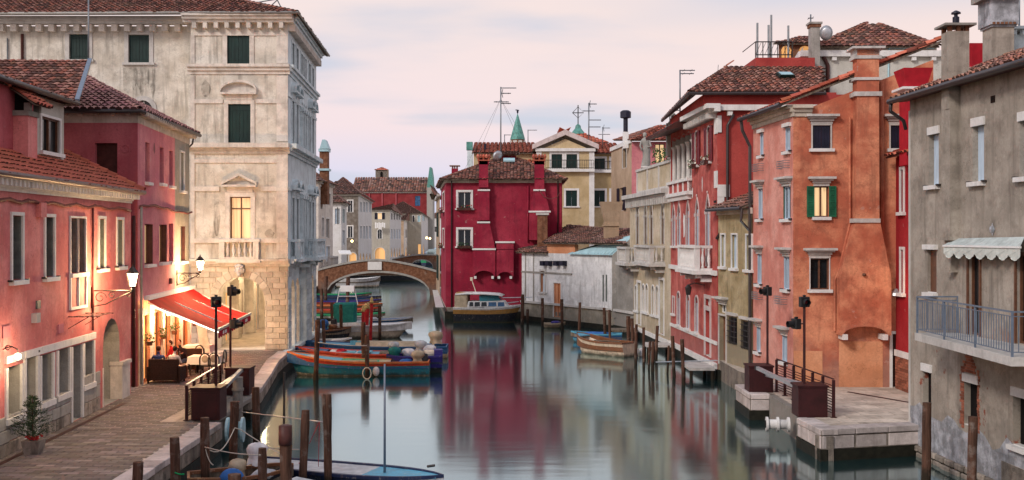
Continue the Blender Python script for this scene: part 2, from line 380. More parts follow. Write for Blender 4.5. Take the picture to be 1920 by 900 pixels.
M['lit'] = emis('lit_curtain', (1., .68, .36), .95, .5, 1.2, (9, 9, .3))
M['lit2'] = emis('warm_lit_room', (1., .50, .17), .8, .5, 1.5)
M['lit_far'] = emis('lit_archway_room', (1., .55, .22), .75, .6, .5, (1.5, 1.5, .1))
M['bulb'] = emis('glowing_lamp_glass', (1., .78, .48), 14., .05)
M['bulb_far'] = emis('glowing_street_lamp', (1., .66, .30), 6., .05)
M['led'] = emis('white_strip_light', (1., .86, .66), 5., .05)
def glassmat(name, c, rough=.06):
    t = NT(name); n = t.noise(1.5, 3)
    t.bump(n, .04, .02)
    return t.done(t.mix(t.rng(n, .35, .65), sc(c, .6), sc(c, 1.4)), rough, .4)
M['glass'] = glassmat('window_glass', (.010, .013, .016), .09)
M['glass_b'] = glassmat('blue_boat_glass', (.03, .10, .22))
def wood(name, c, wet=True):
    t = NT(name)
    v = t.mapping((9, 9, .7)); n = t.noise(1.2, 8, .7, v); n2 = t.noise(3.5, 5, .6)
    col = t.mix(t.rng(n, .35, .68), sc(c, .35), sc(c, 1.4))
    col = t.mix(t.rng(n2, .55, .75, 0, .5), col, (.38, .34, .30))
    if wet:
        z = t.n.new('ShaderNodeSeparateXYZ'); t.link(t.geo.outputs['Position'], z.inputs[0])
        zz = t.math('ADD', z.outputs['Z'], t.rng(n2, .3, .7, -.2, .2))
        col = t.mix(t.rng(zz, -.35, -.6, 0, .85), col, (.02, .018, .012))
    t.bump(n, .9, .04)
    return t.done(col, .85, .2)
M['post'] = wood('weathered_mooring_wood', (.12, .062, .042))
M['plankw'] = wood('jetty_wood', (.20, .16, .12), False)
def water():
    t = NT('canal_water')
    n = t.noise(1.0, 2, .5, t.mapping((.3, 1.3, 1)))
    n2 = t.noise(6, 2, .5, t.mapping((.4, 1.4, 1)))
    h = t.math('ADD', n, t.math('MULTIPLY', n2, .12))
    t.bump(h, .07, .05)
    bn = t.b.inputs['Normal'].links[0].from_socket; g = t.n.new('ShaderNodeBsdfGlossy'); g.inputs['Color'].default_value = (.70, .88, .92, 1); g.inputs['Roughness'].default_value = .10
    fr = t.n.new('ShaderNodeFresnel'); fr.inputs['IOR'].default_value = 2.2; mx = t.n.new('ShaderNodeMixShader'); t.link(bn, g.inputs['Normal']); t.link(bn, fr.inputs['Normal'])
    t.link(t.rng(fr.outputs[0], .14, .7, .42, .95), mx.inputs[0]); t.link(t.b.outputs[0], mx.inputs[1]); t.link(g.outputs[0], mx.inputs[2]); t.link(mx.outputs[0], t.n['Material Output'].inputs[0])
    return t.done((.006, .040, .045), .2, .1)
M['water'] = water()
# ------------------------------------------------------------------ facades, windows, roofs
class Fac:
    """a vertical wall plane from a to b (plan), outward normal to the right of a->b unless flip"""
    def __init__(s, a, b, flip=False):
        s.a = Vector((a[0], a[1])); s.b = Vector((b[0], b[1])); s.L = (s.b - s.a).length
        s.t = (s.b - s.a) / s.L; n = Vector((s.t.y, -s.t.x)); s.n = -n if flip else n
        s.holes = []
    def sz(s, u, v):
        k = (u - CX) / F
        t = (k * s.a.y - s.a.x) / (s.t.x - k * s.t.y); Y = s.a.y + t * s.t.y
        return t, CZ - (v - HY) / F * Y
    def S(s, u): return s.sz(u, HY)[0]
    def pt(s, q, z, d=0.0):
        p = s.a + s.t * q + s.n * d
        return Vector((p.x, p.y, z))
    def box(s, mb, s0, s1, z0, z1, d0, d1):
        o = s.pt(s0, z0, d0); t = Vector((s.t.x, s.t.y, 0)); n = Vector((s.n.x, s.n.y, 0))
        return mb.obox(o, t * (s1 - s0), n * (d1 - d0), Vector((0, 0, z1 - z0)))
    def rect(s, u0, v0, u1, v1):
        a, z0 = s.sz(u0, (v0 + v1) / 2); b, _ = s.sz(u1, (v0 + v1) / 2)
        um = (u0 + u1) / 2
        zt, zb = s.sz(um, v0)[1], s.sz(um, v1)[1]
        return min(a, b), max(a, b), zb, zt
    def outline(s, s0, s1, z0, z1, arch):
        """window outline, bottom-left up over the top to bottom-right"""
        w = (s1 - s0) / 2; c = (s0 + s1) / 2
        if arch == 'round':
            zs = z1 - w
            return [(s0, z0)] + [(c - w * math.cos(math.pi * i / 8), zs + w * math.sin(math.pi * i / 8)) for i in range(9)] + [(s1, z0)]
        if arch == 'gothic':
            h = w * 2.3; zs = z1 - h; l = []
            for i in range(6):
                f = i / 5; l.append((s0 + w * (f ** 2.0 if f < .5 else 1 - 2 * (1 - f) ** 2 * 1.0) if False else s0 + w * (1 - math.cos(f * math.pi / 2)) , zs + h * (f ** .9)))
            r = [(2 * c - a, b) for a, b in l[:-1]][::-1]
            return [(s0, z0)] + l + r + [(s1, z0)]
        if arch == 'seg':
            rise = w * .3; zs = z1 - rise
            return [(s0, z0)] + [(c - w * math.cos(math.pi * i / 6), zs + rise * math.sin(math.pi * i / 6)) for i in range(7)] + [(s1, z0)]
        return [(s0, z0), (s0, z1), (s1, z1), (s1, z0)]
    def wall(s, parent, mat, s0, s1, z0, z1, name='wall', reveal=None, top=None, rmat=None, extra=None):
        """sheet with real holes; top = extra polygon [(s,z)...] joined above z1"""
        mb = MB(); hs = [h for h in s.holes if h[0] < s1 and h[1] > s0 and h[2] < z1 and h[3] > z0]
        cs = sorted({round(x, 4) for x in [s0, s1] + [min(max(q, s0), s1) for h in hs for q in h[:2]]})
        cz = sorted({round(x, 4) for x in [z0, z1] + [min(max(q, z0), z1) for h in hs for q in h[2:4]]})
        for i in range(len(cs) - 1):
            j = 0
            while j < len(cz) - 1:
                def inside(jj):
                    ms, mz = (cs[i] + cs[i + 1]) / 2, (cz[jj] + cz[jj + 1]) / 2
                    return any(h[0] < ms < h[1] and h[2] < mz < h[3] for h in hs)
                if inside(j): j += 1; continue
                mb.poly([s.pt(cs[i], cz[j]), s.pt(cs[i + 1], cz[j]), s.pt(cs[i + 1], cz[j + 1]), s.pt(cs[i], cz[j + 1])]); j += 1
        if top: mb.poly([s.pt(q, z) for q, z in top])
        for h in hs:
            h0, h1, hz0, hz1, arch, dep = h[:6]
            out = s.outline(h0, h1, hz0, hz1, arch)
            if arch:
                k = len(out) // 2
                L_, R_ = out[1:k + 1], out[k:-1]
                for a, b in zip(L_, L_[1:]): mb.poly([s.pt(h0, hz1), s.pt(*a), s.pt(*b)])
                for a, b in zip(R_, R_[1:]): mb.poly([s.pt(h1, hz1), s.pt(*a), s.pt(*b)])
            mb.m = 1 if rmat else 0
            for a, b in zip(out, out[1:] + out[:1]):
                mb.poly([s.pt(*a), s.pt(*b), s.pt(b[0], b[1], -dep), s.pt(a[0], a[1], -dep)])
            mb.m = 0
        return mb.build(name, [mat] + ([rmat] if rmat else []), parent)
    def band(s, parent, mat, s0, s1, z0, z1, d=.08, name='string_course', steps=None):
        mb = MB()
        if steps:
            for (a, b, dd) in steps: s.box(mb, s0, s1, z0 + (z1 - z0) * a, z0 + (z1 - z0) * b, -.02, dd)
        else: s.box(mb, s0, s1, z0, z1, -.02, d)
        return mb.build(name, mat, parent)

def leaf(fac, s0, s1, z0, z1, d, mat, win, style='board', name='shutter'):
    mb = MB(); fr = min(.07, (s1 - s0) * .2)
    fac.box(mb, s0, s1, z0, z1, d - .03, d)
    if style == 'louvre':
        fac.box(mb, s0, s0 + fr, z0, z1, d, d + .02); fac.box(mb, s1 - fr, s1, z0, z1, d, d + .02)
        for z in (z0, (z0 + z1) / 2 - fr / 2, z1 - fr): fac.box(mb, s0 + fr, s1 - fr, z, z + fr, d, d + .02)
        n = max(4, int((z1 - z0) / .09))
        for i in range(n):
            z = z0 + fr + (z1 - z0 - 2 * fr) * (i + .3) / n
            a, b = fac.pt(s0 + fr, z, d), fac.pt(s1 - fr, z, d)
            a2, b2 = fac.pt(s0 + fr, z + .05, d + .018), fac.pt(s1 - fr, z + .05, d + .018)
            mb.poly([a, b, b2, a2][::-1])
    else:
        k = 3; w = (s1 - s0) / k
        for i in range(k): fac.box(mb, s0 + w * i + .006, s0 + w * (i + 1) - .006, z0 + .01, z1 - .01, d, d + .014)
        for z in (z0 + (z1 - z0) * .12, z0 + (z1 - z0) * .85): fac.box(mb, s0 + .02, s1 - .02, z, z + .05, d + .014, d + .03)
    return mb.build(name, mat, win)

def window(fac, root, s0, s1, z0, z1, fill='shutter', arch=None, trim=None, sill=None, lintel=None, depth=.16, sh='shut_g', style='board',
           open_=None, frame='wood_w', jamb=None, name='window', tw=.12, muntin=1, guard=False, box=None, glass='glass'):
    fac.holes.append((s0, s1, z0, z1, arch, depth + .06))
    w = s1 - s0; c = (s0 + s1) / 2
    # the window mesh: frame bars inside the opening (or the trim)
    mb = MB(); fr = min(.05, w * .12); dd = -depth
    out = fac.outline(s0, s1, z0, z1, arch)
    if fill in ('glass', 'lit', 'lit2', 'glass_open'):
        fac.box(mb, s0, s0 + fr, z0, z1 - (w * .5 if arch else 0), dd - .03, dd + .03); fac.box(mb, s1 - fr, s1, z0, z1 - (w * .5 if arch else 0), dd - .03, dd + .03)
        fac.box(mb, s0 + fr, s1 - fr, z0, z0 + fr, dd - .03, dd + .03)
        if not arch: fac.box(mb, s0 + fr, s1 - fr, z1 - fr, z1, dd - .03, dd + .03)
        if muntin: fac.box(mb, c - fr * .6, c + fr * .6, z0 + fr, z1 - fr, dd - .03, dd + .04)
        if muntin > 1:
            zz = z0 + (z1 - z0) * .72; fac.box(mb, s0 + fr, s1 - fr, zz, zz + fr * 1.2, dd - .03, dd + .035)
    else:
        fac.box(mb, s0, s1, z0, z0 + .02, dd - .04, -.01)
    win = mb.build(name, M[frame], root)
    # pane or boards behind
    pb = MB(); pb.poly([fac.pt(q, z, dd - .035) for q, z in out])
    pm = {'lit': 'lit', 'lit2': 'lit2', 'lit_far': 'lit_far', 'void': 'dark', 'blind': 'stone_g', 'brickfill': 'brickwall'}.get(fill, glass)
    if fill == 'board': pm = sh
    if fill != 'shutter' or arch: pb.build('pane' if fill not in ('void',) else 'opening', M[pm if not (fill == 'shutter') else sh], win)
    if fill == 'shutter' and not arch:
        leaf(fac, s0 + .01, c - .004, z0 + .02, z1 - .01, dd + .03, M[sh], win, style)
        leaf(fac, c + .004, s1 - .01, z0 + .02, z1 - .01, dd + .03, M[sh], win, style)
    if jamb:   # shutters folded against the far jamb
        jb = MB(); far = (fac.pt(s1, 0).y > fac.pt(s0, 0).y)
        q0, q1 = (s1 - .035, s1 - .005) if far else (s0 + .005, s0 + .035)
        fac.box(jb, q0, q1, z0 + .03, z1 - .02, dd + .04, -.01)
        for i in range(9):
            z = z0 + .1 + (z1 - z0 - .2) * i / 9
            fac.box(jb, (q0 - .012) if far else q1, q0 if far else (q1 + .012), z, z + (z1 - z0) / 14, dd + .06, -.03)
        jb.build('shutter', M[jamb], win)
    if open_:  # leaves opened flat on the wall either side
        ow = w * .5
        leaf(fac, s0 - ow - (tw if trim else 0), s0 - (tw * .3 if trim else 0), z0, z1, .07, M[open_], win, 'louvre')
        leaf(fac, s1 + (tw * .3 if trim else 0), s1 + ow + (tw if trim else 0), z0, z1, .07, M[open_], win, 'louvre')
    if trim:
        tb = MB()
        if arch:
            o2 = fac.outline(s0 - tw, s1 + tw, z0, z1 + tw * (1.6 if arch == 'gothic' else 1), arch)
            d = .05
            for i in range(len(out) - 1):
                a, b, e, f = out[i], out[i + 1], o2[i + 1], o2[i]
                tb.poly([fac.pt(*a, d), fac.pt(*b, d), fac.pt(*e, d), fac.pt(*f, d)])
                tb.poly([fac.pt(*f, d), fac.pt(*e, d), fac.pt(*e, -.02), fac.pt(*f, -.02)])
                tb.poly([fac.pt(*b, d), fac.pt(*a, d), fac.pt(*a, -.03), fac.pt(*b, -.03)])
            if arch == 'gothic':
                tb.ball(fac.pt(c, z1 + tw * 2.6, .05), tw * .7, tw * .7, tw * 1.3, 6, 4)
                for q in (s0 - tw / 2, s1 + tw / 2): fac.box(tb, q - tw * .8, q + tw * .8, z1 - w * 1.15 - .06, z1 - w * 1.15 + .1, -.02, .09)
        else:
            fac.box(tb, s0 - tw, s0, z0, z1, -.02, .045); fac.box(tb, s1, s1 + tw, z0, z1, -.02, .045)
            fac.box(tb, s0 - tw, s1 + tw, z1, z1 + tw, -.02, .05)
        tb.build('surround', M[trim], win)
    if sill:
        sb = MB(); e = (tw if trim else .0) + .08
        fac.box(sb, s0 - e, s1 + e, z0 - .11, z0 + .005, -.04, .14)
        sb.build('sill', M[sill], win)
        if guard:
            gb = MB()
            for q in (s0 - e - .02, s1 + e + .02): fac.box(gb, q - .05, q + .05, z0 - .02, z0 + .03, 0, .12)
            gb.build('shutter_catch', M['iron'], win)
    if lintel:
        lb = MB(); e = (tw if trim else 0); zt = z1 + (tw if trim else 0) + .003
        if lintel == 'cornice':
            h = .34
            for a, b, o, d in ((0, .3, .02, .06), (.3, .55, .06, .12), (.55, .75, .14, .2), (.75, 1, .22, .3)):
                fac.box(lb, s0 - e - o, s1 + e + o, zt + h * a, zt + h * b - .001, -.02, d)
            lm = 'stone'
        elif lintel == 'ped':
            h = w * .42; o = w * .34; d = .32
            fac.box(lb, s0 - o, s1 + o, zt + .25, zt + .36, -.02, d)
            fac.box(lb, s0 - .12, s1 + .12, zt, zt + .25, -.02, .08)
            for sgn in (1, -1):
                a = Vector(fac.pt(c + sgn * (w / 2 + o), zt + .36, -.02)); b = Vector(fac.pt(c, zt + .36 + h, -.02)); up = Vector((0, 0, .13)); n = Vector((fac.n.x, fac.n.y, 0)) * (d + .02)
                lb.prism([a, b, b + up, a + up], n)
            lb.poly([fac.pt(s0 - o, zt + .361, .05), fac.pt(s1 + o, zt + .361, .05), fac.pt(c, zt + .36 + h, .05)])
            lm = trim or 'stone'
        elif lintel == 'segped':
            o = w * .3; d = .3; hw = w / 2 + o
            fac.box(lb, s0 - o, s1 + o, zt + .25, zt + .35, -.02, d); fac.box(lb, s0 - .1, s1 + .1, zt, zt + .25, -.02, .08)
            pts = [(c - hw * math.cos(math.pi * i / 10), zt + .35 + hw * .55 * math.sin(math.pi * i / 10)) for i in range(11)]
            for (a, za), (b, zb) in zip(pts, pts[1:]):
                lb.prism([fac.pt(a, za, -.02), fac.pt(b, zb, -.02), fac.pt(b, zb + .12, -.02), fac.pt(a, za + .12, -.02)], Vector((fac.n.x, fac.n.y, 0)) * d)
            lb.poly([fac.pt(a, z, .05) for a, z in pts]); lm = trim or 'stone'
        elif lintel == 'slab':
            fac.box(lb, s0 - .1, s1 + .1, zt, zt + .14, -.02, .12); lm = 'stone_w'
        else:
            fac.box(lb, s0 - .04, s1 + .06, zt, zt + .22, -.02, .05); lm = 'stone_w'
        lb.build('lintel', M[lm], win)
    if box:
        flowerbox(fac, win, s0, s1, z0, box)
    return win

def wpx(fac, root, u0, v0, u1, v1, **k):
    return window(fac, root, *fac.rect(u0, v0, u1, v1), **k)

def flowerbox(fac, win, s0, s1, z0, mats):
    fb = MB(); fac.box(fb, s0 - .05, s1 + .05, z0 - .14, z0 + .06, .12, .34)
    pot = fb.build('planter', M['shut_b'], win)
    lb = MB()
    for i in range(70):
        q = R.uniform(s0 - .08, s1 + .08); p = fac.pt(q, z0 + R.uniform(-.15, .28), R.uniform(.14, .42)); a = R.uniform(.03, .07)
        d1 = Vector((R.uniform(-1, 1), R.uniform(-1, 1), R.uniform(-1, 1))).normalized() * a; d2 = Vector((R.uniform(-1, 1), R.uniform(-1, 1), R.uniform(-1, 1))).normalized() * a
        lb.m = 0 if i % 2 else 1
        lb.poly([p - d1, p - d2, p + d1, p + d2])
    lb.build('blossom', [M[mats[0]], M[mats[1]]], win, kind='stuff')

def tilecol(kind):
    r = R.random()
    if kind == 'o': v = R.uniform(.75, 1.2); return (v, v * R.uniform(.9, 1.1), v)
    if r < .2: v = R.uniform(.22, .5); return (v, v * 1.1, v * 1.2)
    if r < .34: return (1.45, 1.6, 1.65)
    if r < .55: return (1.25, .95, .85)
    v = R.uniform(.6, 1.1); return (v, v * R.uniform(.85, 1.05), v * R.uniform(.8, 1.05))

def inpoly(x, y, pg):
    c = False; n = len(pg)
    for i in range(n):
        (x0, y0), (x1, y1) = pg[i], pg[(i + 1) % n]
        if (y0 > y) != (y1 > y) and x < (x1 - x0) * (y - y0) / (y1 - y0) + x0: c = not c
    return c
def roof(parent, pts, mat='tile_w', tw=.24, tl=.38, kind='w', thick=.1, ridge=(), name='roof', under='plankw', hgt=.075):
    """pts: polygon, first edge is the eave; covered by rows of curved tiles"""
    pts = [Vector(p) for p in pts]
    e = (pts[1] - pts[0]).normalized(); nn = Vector((0, 0, 0))
    for i in range(1, len(pts) - 1): nn += (pts[i] - pts[0]).cross(pts[i + 1] - pts[0])
    nn.normalize()
    if nn.z < 0: nn = -nn
    g = nn.cross(e).normalized()
    if g.z < 0: g = -g
    mb = MB(); mb.prism([p - nn * thick for p in pts], nn * (thick - .03))
    r_ = mb.build(name, M[under], parent)
    pg = [((p - pts[0]).dot(e), (p - pts[0]).dot(g)) for p in pts]
    x0, x1 = min(p[0] for p in pg), max(p[0] for p in pg); y1 = max(p[1] for p in pg)
    tb = MB(); nx = int((x1 - x0) / tw) + 1; ny = int(y1 / tl) + 2
    A = [(-1, 0), (-.7, .75), (0, 1.0), (.7, .75), (1, 0)]
    for i in range(nx):
        cx = x0 + (i + .5) * tw; jx = R.uniform(-.01, .01)
        for j in range(ny):
            y = j * tl - .06
            if not inpoly(cx, min(y + tl * .45, y1 * .999) if y + tl * .45 > 0 else .01, pg): continue
            yy = y + R.uniform(-.045, .045); w0 = tw * .50; w1 = tw * .42; tilt = R.uniform(-.022, .022)
            tb.t = tilecol(kind); b = len(tb.V)
            o = pts[0] + e * (cx + jx + tilt); o2 = pts[0] + e * (cx + jx - tilt)
            vs = [o + e * (a * w0) + g * yy + nn * (.012 + h * hgt) for a, h in A] + [o2 + e * (a * w1) + g * (yy + tl * 1.08) + nn * (-.012 + h * hgt * .72) for a, h in A]
            tb.sm = True
            tb.add(vs, [(k, k + 1, k + 6, k + 5) for k in range(4)])
            tb.sm = False
            tb.t = (.12, .1, .1)  # tile ends tinted near black: shade of the hollows put into the colour
            tb.add([vs[k] for k in range(5)], [(4, 3, 2, 1, 0)])
    for a, b in ridge:   # ridge and hip caps
        a, b = Vector(a), Vector(b); L = (b - a).length; d = (b - a) / L; k = max(1, int(L / .36)); x = d.cross(Vector((0, 0, 1))).normalized()
        up = x.cross(d).normalized()
        for i in range(k):
            tb.t = tilecol(kind); tb.sm = True
            p, q = a + d * (L * i / k), a + d * (L * (i + 1.15) / k)
            vs = [p + x * (aa * .13) + up * (.0 + h * .12) for aa, h in A] + [q + x * (aa * .11) + up * (-.02 + h * .1) for aa, h in A]
            tb.add(vs, [(m, m + 1, m + 6, m + 5) for m in range(4)]); tb.sm = False
    if tb.V: tb.build('roof_tiles', M[mat], r_, kind='stuff')
    return r_

def dentils(fac, parent, mat, s0, s1, z0, z1, d, pitch=.5, w=.14):
    mb = MB(); n = int((s1 - s0) / pitch)
    for i in range(n):
        q = s0 + (i + .5) * (s1 - s0) / n
        if pitch > .45: mb = MB()
        fac.box(mb, q - w / 2, q + w / 2, z0, z1, -.02, d)
        if pitch > .45: mb.build('cornice_bracket', mat, parent)
    if pitch <= .45: mb.build('cornice_brackets', mat, parent, kind='stuff')
def tubep(name, mat, parent, pts, r, n=6, **tg):
    mb = MB(); mb.sm = True; mb.tube(pts, r, n); return mb.build(name, mat, parent, **tg)
def chimney(parent, x0, x1, y0, y1, z0, z1, mat, cap='tiles', bands=(), capmat='tile_w', name='chimney'):
    mb = MB(); mb.box(x0, x1, y0, y1, z0, z1)
    for zb in bands: mb.box(x0 - .05, x1 + .05, y0 - .05, y1 + .05, zb, zb + .1)
    c = mb.build(name, mat, parent)
    cb = MB(); cx, cy = (x0 + x1) / 2, (y0 + y1) / 2
    if cap == 'tiles':
        cb.t = (1, 1, 1); cb.box(x0 - .06, x1 + .06, y0 - .06, y1 + .06, z1, z1 + .08)
        for q in ((x0, y0), (x1, y0), (x0, y1), (x1, y1), (cx, y0), (cx, y1)): cb.box(q[0] - .07, q[0] + .07, q[1] - .07, q[1] + .07, z1 + .08, z1 + .28)
        cb.t = (.08, .06, .06); cb.box(x0 + .09, x1 - .09, y0 + .09, y1 - .09, z1 + .08, z1 + .27)
        n = max(3, int((x1 - x0 + .3) / .2))
        for i in range(n):
            cb.t = tilecol('w'); q = x0 - .15 + (x1 - x0 + .3) * (i + .5) / n
            for sg in (-1, 1):
                cb.tube([(q, cy + sg * ((y1 - y0) / 2 + .16), z1 + .28), (q, cy, z1 + .46)], .1, 6)
        cb.build('chimney_cap', M[capmat], c)
    elif cap == 'slab':
        cb.t = (1, 1, 1)
        for q in ((x0 + .08, y0 + .08), (x1 - .08, y0 + .08), (x0 + .08, y1 - .08), (x1 - .08, y1 - .08), (cx, y0 + .08)): cb.box(q[0] - .06, q[0] + .06, q[1] - .06, q[1] + .06, z1, z1 + .2)
        cb.t = (.6, .7, .7); cb.box(x0 - .18, x1 + .18, y0 - .18, y1 + .18, z1 + .2, z1 + .28)
        cb.build('chimney_cap', M[capmat], c)
    return c
def antenna(parent_or_none, base, h, bars, label=None, name='roof_antenna', r=.03):
    root = thing(name, base, label, 'antenna'); b = Vector(base)
    tubep('mast', M['antenna'], root, [b, b + Vector((0, 0, h))], r)
    for (z, l, off, els) in bars:
        mb = MB(); a = b + Vector((off, 0, z)); mb.tube([a, a + Vector((l, 0, 0))], r * .7, 5)
        n = max(2, int(abs(l) / .35)) if els else 0
        for i in range(n): mb.tube([a + Vector((l * (i + .5) / n, -.35, 0)), a + Vector((l * (i + .5) / n, .35, 0))], r * .4, 4)
        if els == 2: mb.tube([a + Vector((l * .2, 0, -.35)), a + Vector((l * .1, 0, 0)), a + Vector((l * .2, 0, .35))], r * .5, 4)
        mb.build('aerial', M['antenna'], root)
    return root
# ------------------------------------------------------------------ water, banks, quays
wb = MB(); wb.poly([(-900, -60, WZ), (900, -60, WZ), (900, 2500, WZ), (-900, 2500, WZ)]); water_o = wb.build('water', M['water'], kind='structure')
gb = MB(); gb.poly([(-2500, -200, -3), (2500, -200, -3), (2500, 4000, -3), (-2500, 4000, -3)]); gb.build('ground', M['rough'], kind='structure')
# plan of the quay lines
LQ = [(-8.45, 8), (-8.62, 24.9), (-8.72, 31.8)]
LQ2 = [(-9.2, 37.4), (-9.2, 39.0), (-9.75, 43.0), (-10.42, 47.5), (-10.72, 51.2)]
LB = [(-11.3, 63.6), (-15.2, 68.5), (-20.6, 110), (-21.4, 118), (-23.5, 150), (-26.6, 200), (-31, 300), (-60, 620)]
def bank(pts, outer, name, top=-.02):
    mb = MB(); poly = [Vector((x, y, -3.2)) for x, y in pts + outer]
    mb.prism(poly, (0, 0, 3.2 + top)); mb.M[2:] = [1] * (len(mb.M) - 2); return mb.build(name, [M['paverR'], M['rough']], kind='structure')
bank(LQ + [(-9.75, 31.8), (-9.75, 37.4)] + LQ2 + LB, [(-400, 620), (-400, 8)], 'left_bank_ground')
RQ = [(12.1, 14), (12.35, 22), (12.3, 24), (12.05, 31.4), (8.88, 30.6), (8.74, 32.6), (9.05, 32.6), (9.05, 37.4), (8.36, 37.4), (8.36, 39.8), (10.0, 39.9), (9.35, 44), (9.3, 48), (8.8, 58.5), (8.0, 68.6), (7.7, 70.2), (6.95, 72.3), (.75, 81.5), (1.0, 82.6), (-5.0, 82.6), (-5.2, 83), (-7.55, 108), (-8.0, 114), (-10, 150), (-13, 200), (-18, 300), (-40, 620)]
bank(RQ, [(400, 620), (400, 14)], 'right_bank_ground', -.03)
# left walkway of slabs
ww = thing('pavement', (-11, 20, 0), None, None); ww['kind'] = 'structure'
base = MB(); base.poly([(-13.6, 16, -.004), (-8.9, 16, -.004), (-9.1, 31.7, -.004), (-10.1, 31.7, -.004), (-10.1, 37.5, -.004), (-9.9, 43, -.004), (-11, 51.7, -.004), (-15.8, 51.7, -.004), (-13.8, 38, -.004)])
base.build('paving_bed', M['paverR'], ww)
def quay_x(y):
    pts = LQ + [(-10.0, 31.9), (-10.0, 37.3)] + LQ2
    if 31.8 < y < 37.4: return -10.0
    for (xa, ya), (xb, yb) in zip(pts, pts[1:]):
        if ya <= y <= yb and yb > ya: return xa + (xb - xa) * (y - ya) / (yb - ya)
    return -8.6
cnt = 0; far_b = MB(); row = 0; y = 20.6
while y < 51.5:
    x = -13.6 + (row % 2) * .23 - .09 * (y - 26) * .1; xe = quay_x(y) - .52
    hrow = .205
    while x < xe - .05:
        w = .46; x1 = min(x + w, xe)
        if x1 - x > .08:
            v = R.uniform(.62, 1.1) if R.random() > .06 else 1.45; tnt = (v, v * R.uniform(.92, 1.02), v * R.uniform(.88, 1.04)); h = R.uniform(.006, .012)
            if cnt < 300 and y > 22.2 and x > -12.9:
                b = MB(); b.t = tnt; b.box(x + .01, x1 - .01, y + .01, y + hrow - .01, -.003, h); b.build('paving_stone', M['paver'], ww); cnt += 1
            else:
                far_b.t = tnt; far_b.add([(x + .008, y + .008, h), (x1 - .008, y + .008, h), (x1 - .008, y + hrow - .008, h), (x + .008, y + hrow - .008, h), (x + .008, y + .008, -.003), (x1 - .008, y + .008, -.003)], [(0, 1, 2, 3), (4, 5, 1, 0)])
        x = x1
    y += hrow; row += 1
far_b.build('paving_slabs', M['paver'], ww, kind='stuff')
dr = MB(); dr.prism([(-12.35, 21, .001), (-12.2, 21, .001), (-12.78, 35.5, .001), (-12.93, 35.5, .001)], (0, 0, .014)); dr.build('drain_channel', M['ironrust'], ww)
mk = MB(); mk.t = (2.2, 2.1, 1.9)
for (u, v, l, a) in ((260, 790, .7, .5), (275, 797, .8, 0), (268, 752, .5, .6), (312, 742, .12, 0), (325, 750, .12, 0), (240, 742, .5, 0), (326, 745, .3, .8), (322, 778, .13, 0)):
    p = G(u, v); d = Vector((math.cos(a), math.sin(a), 0)) * l
    mk.obox(p + Vector((0, 0, .012)), d, Vector((-d.y, d.x, 0)).normalized() * .05, (0, 0, .004))
mk.build('chalk_mark', M['paver'], ww)
mh = MB(); mh.box(-11.7, -10.95, 23.75, 24.3, .008, .018); mh.build('manhole_cover', M['ironrust'], ww)
# quay edges: cap stones and rough wall below
def quay_edge(name, pts, capw=.5, side=1, ztop=.0, mat='stone_p', wallmat='rough', lens=.9, n0=0):
    q = thing(name, (pts[0][0], pts[0][1], 0), None, None); q['kind'] = 'structure'
    cap_h = .17
    wb_ = MB(); al = MB()
    for si, ((xa, ya), (xb, yb)) in enumerate(zip(pts, pts[1:])):
        a, b = Vector((xa, ya, 0)), Vector((xb, yb, 0)); L = (b - a).length; d = (b - a) / L; n = Vector((-d.y, d.x, 0)) * side   # n points inland
        k = max(1, round(L / lens))
        for i in range(k):
            g = .016
            p = a + d * (L * i / k + g) - n * .05; hj = R.uniform(-.006, .006)
            c = MB(); c.obox(p + Vector((0, 0, ztop - cap_h + .01 + hj)), d * (L / k - 2 * g), n * (capw + .05), Vector((0, 0, cap_h))); c.build('cap_stone', M[mat], q, bevel=.012)
            # rusticated course under it
            p2 = a + d * (L * i / k + g); c = MB(); h2 = .40
            c.obox(p2 + Vector((0, 0, ztop - cap_h - h2)) - n * (.0 + R.uniform(0, .03)), d * (L / k - 2 * g), n * .3, Vector((0, 0, h2 - .01)))
            c.build('wall_stone', M[wallmat], q, bevel=.03)
        wb_.obox(a + n * .06 + Vector((0, 0, -2.5)), d * L, n * .3, Vector((0, 0, 2.4 + ztop - .1)))
        al.obox(a - n * (.035 + .011 * (si % 2)) - d * .03 + Vector((0, 0, -2.5 + si * .003)), d * (L + .06), n * .2, Vector((0, 0, 2.5 - .57 + ztop)))
    wb_.build('wall_core', M['rough'], q); al.build('algae_band', M['algae'], q)
    return q
quay_edge('quay_wall', LQ + [(-9.7, 31.8)], side=1, lens=.75)
quay_edge('quay_wall', [(-9.7, 37.4)] + LQ2, side=1)
quay_edge('quay_wall', [(-10.72, 51.2), (-11.3, 63.6)], side=1, capw=.3, mat='stone_b')
quay_edge('quay_wall', [(12.0, 31.385), (8.88, 30.6), (8.74, 32.6), (9.05, 32.6)], side=-1, capw=.5, lens=1.15, wallmat='stone_p')
quay_edge('quay_wall', [(9.05, 37.4), (8.36, 37.4), (8.36, 39.8), (10.2, 39.95)], side=-1, capw=.5, lens=1.0, wallmat='stone_p')
gw = MB(); gw.box(-9.78, -9.6, 31.9, 37.3, -2.5, -.02); gw.build('lock_recess_wall', M['greyE'], kind='structure')
gw = MB(); gw.box(9.0, 9.2, 32.7, 37.3, -2.5, .0); gw.build('lock_recess_wall', M['greyE'], kind='structure')
